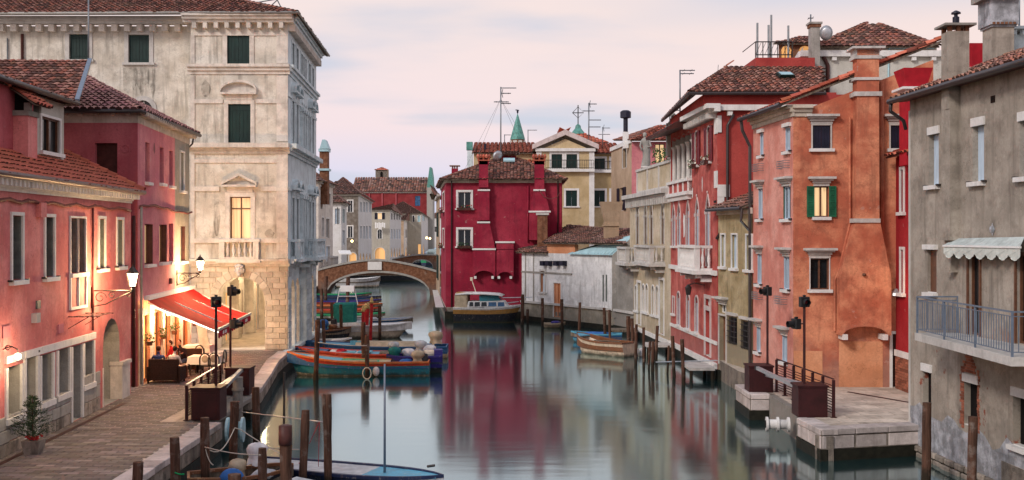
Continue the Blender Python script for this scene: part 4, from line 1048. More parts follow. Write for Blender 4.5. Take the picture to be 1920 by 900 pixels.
# front balcony with balusters
def balustrade(fac, root, s0, s1, zb, d, h=.95, mat='stone_warm', bal=.3, thick=.22, slab=.18, ends=True, brackets=True):
    mb = MB(); fac.box(mb, s0 - .12, s1 + .12, zb - slab, zb, -.02, d + .12)
    if brackets:
        for q in (s0 + .15, s1 - .4, ): fac.box(mb, q, q + .25, zb - slab - .35, zb - slab, -.02, d * .6); fac.box(mb, q, q + .25, zb - slab - .18, zb - slab + .002, -.02, d * .9)
    r_ = mb.build('balcony', M[mat], root)
    mb = MB(); fac.box(mb, s0 - .05, s1 + .05, zb + h - .13, zb + h, d - thick, d + .03); fac.box(mb, s0, s1, zb, zb + .1, d - thick + .02, d)
    for q in (s0, s1 - .26): fac.box(mb, q, q + .26, zb + .1, zb + h - .13, d - thick, d + .01)
    if ends:
        for q in (s0, s1 - .2): fac.box(mb, q, q + .18, zb + h - .13, zb + h - .002, 0, d - thick); fac.box(mb, q + .02, q + .16, zb, zb + .1, 0, d - thick)
    mb.build('balustrade_rail', M[mat], r_)
    prof = [(.07, 0), (.07, .06), (.04, .1), (.09, .26), (.085, .34), (.04, .5), (.045, .56), (.07, .6), (.07, .66)]
    k = (h - .23) / .66; prof = [(a, b * k) for a, b in prof]
    n = max(1, int((s1 - s0 - .55) / bal)); me = None
    loc = [fac.pt(s0 + .26 + (s1 - s0 - .52) * (i + .5) / n, zb + .1, d - thick / 2) for i in range(n)]
    if ends and d > .5:
        for q in (s0 + .09, s1 - .1):
            kk = int((d - thick) / .25); loc += [fac.pt(q, zb + .1, (d - thick) * (i + .5) / kk) for i in range(kk)]
    off = Vector(root.location)
    for p in loc:
        if me is None:
            b = MB(); b.sm = True; b.lathe(prof, (0, 0, 0), 8); o = b.build('baluster', M[mat], r_, local=True); me = o.data
        else:
            o = bpy.data.objects.new('baluster', me); scene.collection.objects.link(o); o.parent = r_
        o.location = p - off
    return r_
balustrade(fc, C, w[2][0] - .45, w[2][1] + .45, 4.42, .3, .95, ends=False, brackets=False, bal=.27)
# upper left wing, slightly set back
fw = Fac((-31, 52.7), (-15.5, 52.7))
wpx(fw, C, 130, 64, 166, 112, fill='shutter', trim='stone', tw=.2, sill='stone', depth=.12)
wpx(fw, C, 241, 65, 280, 118, fill='shutter', trim='stone', tw=.2, sill='stone', depth=.12)
s0, s1, z0, z1 = fw.rect(250, 188, 286, 300); window(fw, C, s0, s1, 9.0, z1, fill='glass', arch='round', trim='stone', tw=.22)
fw.wall(C, M['cream'], 0, fw.L + .2, 0, 15.9, 'wing_wall')
fw.band(C, M['stone'], 0, fw.L, 15.95, 16.3, .5, 'cornice', steps=((0, .4, .4), (.4, 1, .55))); dentils(fw, C, M['stone_warm'], 0, fw.L, 15.6, 15.93, .36, .6, .28)
sd_ = MB(); sd_.box(-15.62, -15.5, 52.05, 52.7, 0, 15.9); sd_.build('return_wall', M['cream'], C)
tubep('downpipe', M['shut_b'], C, [fw.pt(fw.S(43), 15.5, .08), fw.pt(fw.S(43), 9, .08)], .07); tubep('downpipe', M['antenna'], C, [fw.pt(fw.S(15), 15.3, .06), fw.pt(fw.S(15), 10, .06)], .035)
# canal side
fd = Fac((-10.92, 52), (-11.62, 63.2)); L = fd.L
arches = [(1.0, 2.3), (2.75, 4.0), (6.9, 8.15), (8.75, 10.1)]
for (q0, q1) in arches: fd.holes.append((q0, q1, 0, 3.35, 'round', .75))
cent = [1.6, 3.1, 4.8, 5.6, 6.4, 8.1, 9.6]
for i, q in enumerate(cent):
    ww_ = .75 if i not in (2, 3, 4) else .55
    for (za, zb, lt) in ((4.5, 7.45, 'ped'), (10.1, 12.3, 'segped'), (13.95, 15.2, None)):
        g = i in (2, 3, 4)
        window(fd, C, q - ww_ / 2, q + ww_ / 2, za, zb + (.35 if g and lt else 0), fill='shutter' if not (za < 5 and g) else 'glass', arch='round' if (g and lt) else None, trim='stone_b', tw=.13, lintel=lt if not g else None, depth=.1)
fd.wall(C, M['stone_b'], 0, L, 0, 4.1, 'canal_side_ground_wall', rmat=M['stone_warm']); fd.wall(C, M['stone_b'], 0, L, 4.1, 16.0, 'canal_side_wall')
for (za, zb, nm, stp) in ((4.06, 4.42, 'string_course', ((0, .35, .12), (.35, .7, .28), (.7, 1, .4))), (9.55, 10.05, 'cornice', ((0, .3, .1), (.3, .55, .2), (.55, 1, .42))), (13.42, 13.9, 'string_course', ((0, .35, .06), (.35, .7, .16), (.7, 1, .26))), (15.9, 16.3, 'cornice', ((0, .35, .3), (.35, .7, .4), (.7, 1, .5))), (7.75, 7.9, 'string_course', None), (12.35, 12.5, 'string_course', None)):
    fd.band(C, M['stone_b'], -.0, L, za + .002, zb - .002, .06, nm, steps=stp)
dentils(fd, C, M['stone_warm'], 0, L, 15.55, 15.88, .34, .32, .16)
for (q0, q1, d) in ((4.25, 6.65, .32),): b = MB(); fd.box(b, q0, q1, 0, 4.05, -.02, d); b.build('buttress', M['stone_b'], C)
for q in (4.35, 5.2, 6.0, 6.85):
    for za, zb in ((4.9, 7.5), (10.1, 12.1)): b = MB(); fd.box(b, q - .1, q + .1, za, zb, -.02, .16); fd.box(b, q - .16, q + .16, zb, zb + .2, -.02, .24); b.build('pilaster', M['stone_b'], C)
balustrade(fd, C, 3.7, 7.6, 4.42, .95, .95, mat='stone_b'); balustrade(fd, C, .9, 2.4, 4.42, .45, .95, mat='stone_b', brackets=False); balustrade(fd, C, 9.0, 10.4, 4.42, .45, .95, mat='stone_b', brackets=False)
for i in range(len(zr) - 1):    # blocks on the piers of the canal side
    for (q0, q1, dd) in ((0.0, 1.0, 0), (2.3, 2.75, 0), (4.0, 4.25, 0), (4.25, 5.05, .32), (5.05, 5.85, .32), (5.85, 6.65, .32), (6.65, 6.9, 0), (8.15, 8.75, 0), (10.1, L, 0)):
        if zr[i] > 2.9 and dd == 0 and zr[i] < 3.3: continue
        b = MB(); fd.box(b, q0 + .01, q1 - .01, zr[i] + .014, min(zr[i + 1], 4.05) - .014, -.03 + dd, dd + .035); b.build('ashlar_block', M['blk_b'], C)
# arcade interior
ai = MB(); ai.poly([(-15.2, 52.9, 0), (-15.2, 75, 0), (-15.2, 75, 4.0), (-15.2, 52.9, 4.0)]); ai.build('arcade_wall', M['stone_warm'], C)
ai = MB(); ai.poly([(-15.3, 52.3, 3.95), (-10.9, 52.3, 3.95), (-11.6, 66, 3.95), (-15.3, 66, 3.95)]); ai.build('arcade_ceiling', M['cream_b'], C)
for i in range(6):
    y = 54.2 + i * 3.3; b = MB(); b.box(-15.2, -14.75, y, y + .7, 0, 3.9); b.box(-15.2, -14.68, y - .06, y + .76, 3.0, 3.15); b.build('pilaster', M['stone_warm'], C)
    for k in range(11):
        b = MB(); b.box(-14.76, -14.73, y + .01, y + .69, .27 * k + .01, .27 * k + .26); b.build('ashlar_block', M['cream_b'], C)
    if i < 5:
        b = MB(); b.box(-15.2, -15.15, y + 1.3, y + 2.5, 0, 2.5); b.build('door', M['wood_f'] if i % 2 else M['lit2'], C)
bk = MB(); bk.box(-16, -11.62, 63.15, 63.3, 3.2, 16); bk.box(-12.3, -11.62, 63.0, 63.3, 0, 3.2); bk.build('rear_wall', M['cream'], C)
for (x, y, pw) in ((-12.9, 52.95, 110), (-13.2, 57.4, 190), (-13.4, 61.6, 190), (-13.8, 68, 200)):
    ld = bpy.data.lights.new('arcade_light', 'POINT'); ld.energy = pw; ld.color = (1, .72, .42); ld.shadow_soft_size = .2
    lo = bpy.data.objects.new('arcade_light', ld); scene.collection.objects.link(lo); lo.parent = C; lo.location = Vector((x, y, 3.4)) - C.location
# main roof
e0, e1, e2 = Vector((-31, 51.75, 16.32)), Vector((-10.35, 51.4, 16.32)), Vector((-11.0, 63.8, 16.32))
r0, r1 = Vector((-31, 57.6, 18.6)), Vector((-16.4, 57.6, 18.6))
roof(C, [e0, e1, r1, r0], 'tile_w', .25, .38, 'w', ridge=[(e1, r1)]); roof(C, [e1, e2, r1], 'tile_w', .25, .38, 'w')
gt = MB(); gt.sm = True; gt.tube([e0 - Vector((0, .06, .02)), e1 + Vector((.05, -.06, -.02)), e2 + Vector((.06, 0, -.02))], .07, 6); gt.build('gutter', M['stone_g'], C)
def parked_car(p, col, label, rz=0):
    c = thing('parked_car', p, label, 'car', rz=rz)
    b = MB(); 
    prof = [(-2.0, .35), (-2.0, .8), (-1.2, .92), (-.7, 1.38), (.8, 1.42), (1.5, .95), (2.0, .9), (2.05, .4)]
    b.prism([(-.8, y, z) for y, z in prof], (1.6, 0, 0)); b.build('body', M[col], c, local=True, bevel=.06)
    g = MB(); g.poly([(-.68, -1.17, .93), (.68, -1.17, .93), (.6, -.74, 1.34), (-.6, -.74, 1.34)]); 
    g2 = MB(); g2.add([(x, y - .02, z + .01) for x, y, z in g.V], [(0, 1, 2, 3)]); g2.build('windscreen', M['glass'], c, local=True)
    for sx in (-.72, .72):
        for sy in (-1.3, 1.3): w_ = MB(); w_.tube([(sx - .1, sy, .32), (sx + .1, sy, .32)], .32, 12); w_.build('wheel', M['black'], c, local=True)
        h_ = MB(); h_.box(sx - .14 * (1 if sx > 0 else 0) - .02, sx + .12 * (0 if sx > 0 else 1) + .02, -2.04, -1.99, .6, .74); h_.build('headlight', M['wht'], c, local=True)
    return c
parked_car((-21.6, 91, -.02), 'shut_n', 'dark parked car seen through the portico arch, nearest', rz=.05); parked_car((-22.9, 97.5, -.02), 'galv', 'silver parked car behind the dark one seen through the portico arch', rz=.05)
M['cream_st'] = plaster('streak_stained_plaster', (.50, .46, .39), (.05, .045, .04), 1., 1.6, (.66, .62, .54), .3, .6, patch=4)
for u0, u1, za, zb in ((231, 291, 127, 172), (128, 168, 121, 138)): s0, s1, z0, z1 = fw.rect(u0, za, u1, zb); m = MB(); pts = [(s0 + (s1 - s0) * i / 12, z0 + R.uniform(-.35, .45)) for i in range(13)]; m.poly([fw.pt(q, z, .006) for q, z in [(s0, z1), *pts, (s1, z1)]]); m.build('rain_stain', M['cream_st'], C)
for q0, q1, z0, z1 in ((1.1, 1.45, 5.5, 7.6), (.5, 1.0, 12.3, 13.2), (3.6, 4.1, 5.45, 5.9)): m = MB(); m.poly([fc.pt(q0 + (q1 - q0) * (.5 + .5 * math.cos(i * .45)) * R.uniform(.9, 1), z0 + (z1 - z0) * (.5 + .5 * math.sin(i * .45)) * R.uniform(.85, 1), .006) for i in range(14)]); m.build('rain_stain', M['cream_st'], C)
# ------------------------------------------------------------------ crimson house D
D = thing('crimson_house', (-.5, 84, 0), 'crimson house with two big flared outside chimneys and hipped tile roof', 'house')
fD = Fac((-5.13, 82.8), (3.85, 82.8))
for (a, b, c_, d_, m_) in ((859, 360, 883, 391, 'flower'), (859, 430, 883, 462, 'leaf')):
    wpx(fD, D, a, b, c_, d_, fill='glass', trim='stone_w', tw=.16, depth=.14, sill='stone_w', box=(m_, 'leaf'))
fD.wall(D, M['redD'], 0, fD.L, -1.2, 9.7); fD.band(D, M['cream_b'], 0, fD.L, 9.62, 9.9, .04, 'eaves_band', steps=((0, .5, .04), (.5, 1, .16)))
fDs = Fac((-6.45, 97), (-5.13, 82.8)); 
for (u0, v0, u1, v1) in ((830.3, 362, 833.3, 396), (830.3, 430, 833.3, 462)): 
    s0, s1, z0, z1 = fDs.rect(u0, v0, u1, v1)
    window(fDs, D, s0, s1, z0, z1, fill='board', sh='shut_b', trim='stone_w', sill='stone_w', box=('flower', 'leaf'))
fDs.wall(D, M['redD'], 0, fDs.L, -1.2, 9.7, 'canal_side_wall'); fDs.band(D, M['cream_b'], 0, fDs.L, 9.62, 9.9, .1, 'eaves_band')
rb = MB(); rb.box(3.8, 3.9, 82.9, 97, -1, 9.7); rb.box(-6.4, 3.9, 96.9, 97, -1, 9.7); rb.build('rear_wall', M['redD'], D)
pl = MB(); pl.box(-5.2, 3.9, 82.45, 82.8, -1.2, -.35); pl.build('plinth', M['algae'], D)
def flare(fac, root, cols, d, mat):
    """chimney breast as stacked trapezoids: rows of (v, u_left, u_right)"""
    mb = MB()
    for (v0, a0_, b0_), (v1, a1_, b1_) in zip(cols, cols[1:]):
        sa0, z0 = fac.sz(a0_, v0); sb0, _ = fac.sz(b0_, v0); sa1, z1 = fac.sz(a1_, v1); sb1, _ = fac.sz(b1_, v1)
        mb.prism([fac.pt(sa0, z0), fac.pt(sa1, z1), fac.pt(sb1, z1), fac.pt(sb0, z0)], Vector((fac.n.x, fac.n.y, 0)) * d)
    return mb.build('chimney_breast', M[mat], root)
def cband(fac, root, v, u0, u1, d, h=.13, mat='stone_w'):
    a, z = fac.sz(u0, v); b, _ = fac.sz(u1, v); m = MB(); fac.box(m, a, b, z - h / 2, z + h / 2, -.02, d + .06); m.build('chimney_band', M[mat], root)
def archfoot(fac, root, v0, v1, u0, u1, d, mat, rise=.6, fill='redD'):
    """bottom of the breast: body above a shallow arch"""
    a, z0 = fac.sz(u0, v0); b, z1 = fac.sz(u1, v1); c = (a + b) / 2; n = 12; mb = MB(); hw = (b - a) / 2 - .12
    tp = [(a, z1), (a + .12, z1)] + [(c - hw * math.cos(math.pi * i / n), z1 + rise * math.sin(math.pi * i / n)) for i in range(n + 1)] + [(b, z1)]
    top_z = z0
    for (p, q) in zip(tp, tp[1:]):
        if abs(p[0] - q[0]) < 1e-4: continue
        mb.prism([fac.pt(p[0], p[1]), fac.pt(q[0], q[1]), fac.pt(q[0], top_z), fac.pt(p[0], top_z)], Vector((fac.n.x, fac.n.y, 0)) * d)
    mb.build('chimney_foot', M[mat], root)
    for q in (a + .06, b - .34):
        m = MB(); fac.box(m, q + .03, q + .22, z1 - .17, z1 + .03, -.02, d + .02); m.build('corbel', M['stone_w'], root)
flare(fD, D, [(352, 898, 916), (300, 899, 915)][::1], .55, 'redD'); flare(fD, D, [(413, 896, 918), (355, 896, 918)], .55, 'redD'); flare(fD, D, [(467, 887, 929), (417, 896, 918)], .55, 'redD')
archfoot(fD, D, 468, 518, 887, 929, .55, 'redD', .45)
for v, a, b in ((357, 896, 919), (417, 895, 919), (467, 886, 930)): cband(fD, D, v, a, b, .55)
flare(fD, D, [(356, 1002, 1020), (303, 1002, 1020)], .55, 'redD'); flare(fD, D, [(398, 992, 1031), (358, 1001, 1021)], .55, 'redD'); flare(fD, D, [(450, 992, 1031), (398, 992, 1031)], .55, 'redD')
cband(fD, D, 357, 1000, 1022, .55); cband(fD, D, 397, 991, 1032, .55)
flare(fD, D, [(468, 931, 963), (455, 931, 963)], .5, 'redD'); archfoot(fD, D, 467, 518, 931, 963, .5, 'redD', .35); cband(fD, D, 454, 929, 965, .5)
for (ua, ub) in ((898, 916), (1002, 1020)):
    a, z = fD.sz(ua, 302); b, _ = fD.sz(ub, 302); p0, p1 = fD.pt(a, 0), fD.pt(b, 0)
    chimney(D, p0.x - .03, p1.x + .03, 82.25, 82.85, z - .3, z - .02, M['redD'], 'tiles', capmat='tile_o')
for u, vt in ((847, 340), (1046, 340)):
    s_ = fD.S(u); tubep('downpipe', M['pipe_d'], D, [fD.pt(s_, 9.75, .3), fD.pt(s_, 9.4, .08), fD.pt(s_, -.5, .08)], .055)
s_ = fD.S(990); tubep('downpipe', M['redD'], D, [fD.pt(s_, 9.4, .08), fD.pt(s_, 5.0, .08)], .06)
s_ = fD.S(1030); tubep('hanging_cable', M['cable'], D, [fD.pt(fD.sz(u, 0)[0], fD.sz(u, v)[1], .65) for u, v in ((1010, 357), (1020, 370), (1032, 374), (1044, 370), (1050, 360))], .03)
e0, e1 = P(825.5, 335.5, 82.25), P(1063, 335.5, 82.25); e1.z = e0.z; b0_ = Vector((-6.9, 97.3, e0.z)); b1_ = Vector((4.3, 97.3, e0.z))
r0, r1 = P(932, 297, 89), P(972, 297, 89); r1.z = r0.z
roof(D, [e0, e1, r1, r0], 'tile_w', .27, .4, 'w', ridge=[(e0, r0), (e1, r1), (r0, r1)]); roof(D, [b0_, e0, r0], 'tile_w', .27, .4, 'w'); roof(D, [e1, b1_, r1], 'tile_w', .27, .4, 'w')
roof(D, [b1_, b0_, r0, r1], 'tile_w', .5, .6, 'w')
sl = MB(); p = P(954, 304, 87.6); sl.obox(p + Vector((-.45, -.2, 0)), (.95, 0, 0), (0, .5, .25), (0, -.05, .12)); sl.build('skylight', M['zinc'], D)
dm = MB(); dm.box(r0.x + .2, r1.x - .2, 88.6, 89.6, r0.z - .1, r0.z + .35); dmo = dm.build('roof_hatch', M['redD'], D)
roof(D, [(r0.x - .1, 88.3, r0.z + .3), (r1.x + .1, 88.3, r0.z + .3), (r1.x + .1, 89.8, r0.z + .6), (r0.x - .1, 89.8, r0.z + .6)], 'tile_d', .24, .35, 'w')
chimney(D, -5.3, -4.75, 93.5, 94.1, 9.9, 11.4, M['redD'], 'slab', capmat='tile_k')
sd2 = MB(); sd2.sm = True; sd2.lathe([(.02, 0), (.28, .03), (.45, .1)], (0, 0, 0), 14); o = sd2.build('satellite_dish', M['galv'], D, local=True); o.location = P(934, 293, 87.5) - D.location; o.rotation_euler = (rad(-70), 0, rad(30))
kb = MB(); kb.poly([(-5.25, 82.3, 0), (-5.9, 82.3, 0), (-8.05, 108, 0), (-7.5, 108, 0)][::-1]); kb.build('canal_ledge', M['stone'], kind='structure')
# mooring ledge in front of D (left side)
# ------------------------------------------------------------------ low white boathouse wall E
E = thing('white_boathouse', (4, 77, 0), 'low white limewashed boathouse with stained wall and pale blue metal roof behind the posts', 'boathouse')
fe = Fac((.75, 81.4), (6.9, 72.2)); fg = Fac((6.9, 72.2), (7.95, 68.9)); LE = fe.L
zE = lambda u, v: fe.sz(u, v)[1]
s0, s1, z0, z1 = fe.rect(1014, 508, 1022, 548); window(fe, E, s0, s1, z0, z1, fill='board', sh='shut_l', trim='stone', tw=.12, sill='stone')
s0, s1, z0, z1 = fe.rect(1039, 531, 1052, 598); window(fe, E, s0, s1, -.4, z1, fill='glass', glass='orangeP', frame='orangeP', trim='stone_w', tw=.1, depth=.05, name='door')
sm = fe.S(1073)
fe.wall(E, M['whiteE'], 0, sm, .55, zE(1000, 474), rmat=M['orangeP']); fe.wall(E, M['whiteE'], sm, LE, .55, zE(1110, 478), 'annexe_wall')
fe.wall(E, M['baseE'], 0, LE, -1.2, .55, 'base_wall'); fg.wall(E, M['greyE'], 0, fg.L, -1.2, zE(1110, 478), 'end_wall')  # end wall is white too; its shade is put into the grey colour
fe.band(E, M['stone'], 0, LE, .45, .6, .16, 'ledge'); fg.band(E, M['stone'], -.1, fg.L, .45, .6, .16, 'ledge')
al = MB(); fe.box(al, 0, LE, -1.5, -.55, .0, .05); fg.box(al, 0, fg.L, -1.5, -.5, 0, .05); al.build('algae_band', M['algae'], E)
zt_ = zE(1000, 474)
pw = MB(); fe.box(pw, 0, sm, zE(1000, 510) - .07, zE(1000, 510) + .05, -.02, .06)
for u in (985, 1000): fe.box(pw, fe.S(u), fe.S(u) + .12, .6, zt_, -.02, .04)
pw.build('ledge_strip', M['greyE'], E)
# step up of orange plaster and dark beam ends
s2 = fe.S(1026); ob = MB(); fe.box(ob, s2, sm + .3, zt_, zt_ + .75, -.3, .0); ob.build('upper_strip', M['orangeP'], E)
bm = MB()
for u in (1023, 1033, 1048, 1060): s_, z_ = fe.sz(u, 493); fe.box(bm, s_ - .2, s_ + .2, z_ - .2, z_ + .15, 0, .4)
bm.build('beam_end', M['shut_n'], E)
vp = MB()
for u in (1131.5, 1137.5): s_, _ = fe.sz(u, 500); fe.box(vp, s_ - .05, s_ + .05, zE(u, 565), zE(u, 515), 0, .05)
vp.build('vent_slot', M['shut_k'], E)
ra0, ra1 = fe.pt(-.3, zt_ + .05, .35), fe.pt(sm, zt_ + .05, .35)
ra2, ra3 = P(1080, 436, 85), P(1010, 445, 88)
roof(E, [ra0, fe.pt(s2 + .3, zt_ + .05, .35), P(1050, 447, 84), P(1005, 462, 88)], 'tile_d', .26, .4, 'w')
u0_ = fe.pt(s2, zt_ + .78, .35); u1_ = fe.pt(LE + 1.5, zt_ + .78, .35)
b1 = P(1200, 430, 76); b0 = P(1068, 430, 88)
roof(E, [u0_, u1_, b1, b0], 'tile_d', .26, .4, 'w', ridge=[(u0_, b0), (b0, b1)])
z0 = MB(); q0 = fe.pt(sm - .2, zE(1110, 478) + .02, .25); q1 = fe.pt(LE + .1, zE(1110, 478) + .02, .25); q2 = Vector((8.1, 71.2, q1.z + 1.3)); q3 = Vector((q0.x + 3.4, q0.y + .6, q0.z + 1.0))
z0.prism([q0, q1, q2, q3], (0, 0, .06)); zr_ = z0.build('metal_roof', M['zinc'], E)
for i in range(14):
    f = (i + .5) / 14; m = MB(); m.bar(q0.lerp(q1, f) + Vector((0, 0, .07)), q3.lerp(q2, f) + Vector((0, 0, .07)), .06, .05); m.build('roof_seam', M['zinc'], zr_)
ew = MB(); ew.poly([q1, q2, Vector((q2.x, q2.y, 0)), Vector((q1.x, q1.y, 0))]); ew.build('gable_wall', M['greyE'], E)  # same shaded end, shade again put into the grey colour
# brick chimneys by the boathouse
c_ = MB(); p = P(1017, 440, 81.5); c_.box(p.x - .38, p.x + .38, 81.3, 82.0, 3.4, 7.1); bc = c_.build('brick_chimney', M['brickwall'], E); c_ = MB(); c_.box(p.x - .48, p.x + .48, 81.2, 82.1, 7.1, 7.25); c_.build('chimney_cap', M['stone'], bc)
c_ = MB(); p = P(1146, 430, 75); c_.box(p.x - .5, p.x + .5, 74.6, 75.5, 5.2, 6.5); c_.box(p.x - .58, p.x + .58, 74.5, 75.6, 6.2, 6.3)
x_, y_ = p.x, 75.05
c_.hexa([(x_ - .45, y_ - .45, 6.5), (x_ + .45, y_ - .45, 6.5), (x_ + .45, y_ + .45, 6.5), (x_ - .45, y_ + .45, 6.5), (x_ - .78, y_ - .7, 7.9), (x_ + .78, y_ - .7, 7.9), (x_ + .78, y_ + .7, 7.9), (x_ - .78, y_ + .7, 7.9)]); c_.build('brick_chimney', M['beige'], E)

# ------------------------------------------------------------------ straw coloured palazzo Fp
Fp = thing('straw_palazzo', (8.5, 63, 0), 'straw coloured gothic house with stone balconies and statues on its roof terrace', 'palazzo')
ff = Fac((7.78, 70.4), (8.71, 58.5))
for u in (1196, 1211, 1222, 1243): s_ = ff.S(u); z1 = ff.sz(u, 379)[1]; window(ff, Fp, s_ - .38, s_ + .38, ff.sz(u, 458)[1], z1, fill='glass', frame='shut_b', arch='gothic', trim='stone', tw=.08, muntin=1, depth=.08)
for (u, v0, v1) in ((1193, 536, 582), (1207, 534, 584), (1213.5, 534, 586), (1225, 536, 590), (1233, 537, 592)):
    s_ = ff.S(u); window(ff, Fp, s_ - .33, s_ + .33, ff.sz(u, v1)[1], ff.sz(u, v0)[1], fill='glass', arch='round', trim='stone_w', tw=.09, sill='stone_w', depth=.08)
for (u, v0, v1) in ((1198.5, 530, 606), (1241, 525, 632)): s_ = ff.S(u); window(ff, Fp, s_ - .55, s_ + .55, -.1, ff.sz(u, v0)[1], fill='board', sh='shut_l', trim='stone_w', tw=.15, name='door')
ztF = 7.75
ff.wall(Fp, M['creamF'], 0, ff.L, -1.2, ztF); ff.band(Fp, M['stone'], -.1, ff.L, ztF - .02, ztF + .4, .5, 'cornice', steps=((0, .4, .3), (.4, 1, .55)))
dentils(ff, Fp, M['stone'], 0, ff.L, ztF - .4, ztF - .03, .35, .55, .2); ff.band(Fp, M['stone_w'], 0, ff.L, -.5, -.25, .08, 'plinth'); 
al = MB(); ff.box(al, 0, ff.L, -1.5, -.5, 0, .06); al.build('algae_band', M['algae'], Fp)
for (u0, u1) in ((1181, 1199), (1215, 1247)): balustrade(ff, Fp, ff.S(u0), ff.S(u1), ff.sz((u0 + u1) / 2, 492)[1], .85, 1.0, mat='stone', bal=.35)
# roof terrace parapet with three dividing piers and statues
s0, s1 = ff.S(1192), ff.L; pz0, pz1 = ztF + .4, ztF + 2.0
pb = MB(); ff.box(pb, s0, s1, pz0, pz1 - .15, -.3, -.1); pb.build('parapet', M['creamF'], Fp); pb = MB(); ff.box(pb, s0 - .1, s1 + .1, pz1 - .15, pz1, -.4, 0)
ff.box(pb, s0, s1, pz0, pz0 + .2, -.35, -.05)
for i in range(4): q = s0 + (s1 - s0 - .3) * i / 3; ff.box(pb, q, q + .25, pz0 + .2, pz1 - .15, -.36, -.04)
pb.build('parapet_coping', M['stone'], Fp)
bb = MB(); bb.box(9.2, 9.4, 58.6, 60, pz0, pz1 + .4); bb.build('terrace_pier', M['stone'], Fp)
eW = MB(); eW.poly([(7.78, 70.4, -1), (16, 71, -1), (16, 71, ztF), (7.78, 70.4, ztF)]); eW.build('side_wall', M['creamF'], Fp)
def statue(p, h, label, lean=1):
    r_ = thing('statue', p, label, 'statue', 'stone statues on the roof terrace parapet')
    b = MB(); b.sm = True; k = h / 1.9
    b.lathe([(.28, 0), (.28, .1), (.24, .13)], p, 10); b.build('pedestal', M['stone'], r_)
    b = MB(); b.sm = True
    prof = [(.26, .13), (.24, .35), (.19, .6), (.2, .85), (.22, 1.0), (.17, 1.15), (.2, 1.35), (.23, 1.5), (.16, 1.6), (.065, 1.65), (.065, 1.7)]
    vs = []; n = 12
    for i, (r__, z) in enumerate(prof):
        for j in range(n):
            t = 2 * math.pi * j / n; rr = r__ * k * (1 + (.13 * math.sin(5 * t + i * .4) if z < 1.1 else .02))
            vs.append(Vector(p) + Vector((rr * math.cos(t) + lean * .06 * k * math.sin(z * 2.2), rr * .75 * math.sin(t), z * k)))
    b.add(vs, [(i * n + j, i * n + (j + 1) % n, (i + 1) * n + (j + 1) % n, (i + 1) * n + j) for i in range(len(prof) - 1) for j in range(n)])
    pp = Vector(p); hx = lean * .06 * k * math.sin(3.7)
    b.ball(pp + Vector((hx, 0, 1.8 * k)), .1 * k, .11 * k, .13 * k, 10, 7); b.ball(pp + Vector((hx, .03, 1.87 * k)), .12 * k, .12 * k, .09 * k, 8, 5)
    b.tube([pp + Vector((.2 * k, 0, 1.5 * k)), pp + Vector((.3 * k, -.05, 1.2 * k)), pp + Vector((.1 * k, -.2 * k, 1.12 * k))], [.07 * k, .06 * k, .045 * k], 6)
    b.tube([pp + Vector((-.2 * k, 0, 1.5 * k)), pp + Vector((-.28 * k, -.05, 1.22 * k)), pp + Vector((-.2 * k, -.15 * k, .95 * k))], [.07 * k, .06 * k, .045 * k], 6)
    b.build('figure', M['stone_g'], r_); return r_
statue(ff.pt(ff.S(1204), pz1, -.2), 2.15, 'grey stone statue of a robed figure at the far end of the roof terrace', 1)
statue(ff.pt(ff.S(1254), pz1 + .02, -.2), 2.5, 'taller stone statue beside the white loggia columns', -1)
def plant(p, r, h, n, label, pot=True, mat='leaf', name='potted_plant', seed=1):
    rr = random.Random(seed); t = thing(name, p, label, 'plant'); p = Vector(p)
    if pot: b = MB(); b.lathe([(r * .35, 0), (r * .5, r * .6), (r * .55, r * .62)], p, 10); b.build('pot', M['brick'] if False else M['tile_o'], t)
    b = MB()
    for i in range(n):
        a = rr.uniform(0, 6.28); q = rr.random() ** .5 * r; z = r * .5 + rr.random() * (h - r * .5); c = p + Vector((q * math.cos(a), q * math.sin(a), z)); s = rr.uniform(.05, .11) * (h ** .5)
        d1 = Vector((rr.uniform(-1, 1), rr.uniform(-1, 1), rr.uniform(-.3, 1))).normalized() * s; d2 = Vector((rr.uniform(-1, 1), rr.uniform(-1, 1), rr.uniform(-1, 1))).normalized() * s * .5
        b.poly([c - d1, c - d2, c + d1, c + d2])
    b.build('foliage', M[mat], t, kind='stuff'); return t
plant(ff.pt(ff.S(1221), pz1 - .5, -.6), .55, 1.5, 260, 'bushy green plant spilling over the roof terrace between the statues', seed=3)
plant(ff.pt(ff.S(1240), pz1 - .5, -.7), .5, 1.0, 200, 'low green plant on the roof terrace beside the taller statue', seed=4)
# buildings behind the terrace
Bq = thing('beige_house', (9, 78, 0), 'beige house with brown tiled roof and lit roof room behind the statue terrace', 'house')
fq = Fac((8.0, 86), (8.75, 78)); fq2 = Fac((8.75, 78), (16, 78))
s0, s1, z0, z1 = fq.rect(1168, 279, 1175, 315); window(fq, Bq, s0, s1, z0, z1, fill='board', sh='shut_g', trim='stone')
s0, s1, z0, z1 = fq.rect(1162, 352, 1170, 395); window(fq, Bq, s0, s1, z0, z1, fill='board', sh='shut_n', open_='shut_n')
fq.wall(Bq, M['beige'], 0, fq.L, 0, 12.4); 
s0, s1, z0, z1 = fq2.rect(1228, 270, 1246, 306); window(fq2, Bq, s0, s1, z0, z1, fill='lit', frame='shut_n', depth=.1)
s0, s1, z0, z1 = fq2.rect(1206, 280, 1216, 330); window(fq2, Bq, s0, s1, z0, z1, fill='glass', frame='shut_n', depth=.1)
fq2.wall(Bq, M['pinkB2'], 0, fq2.L, 0, 12.4, 'front_wall'); fq.band(Bq, M['stone_w'], 0, fq.L, 12.3, 12.6, .12, 'eaves_band')
roof(Bq, [P(1182, 262, 77.2), P(1330, 262, 77.2), P(1300, 232, 84), P(1235, 236, 84)], 'tile_o', .3, .42, 'w')
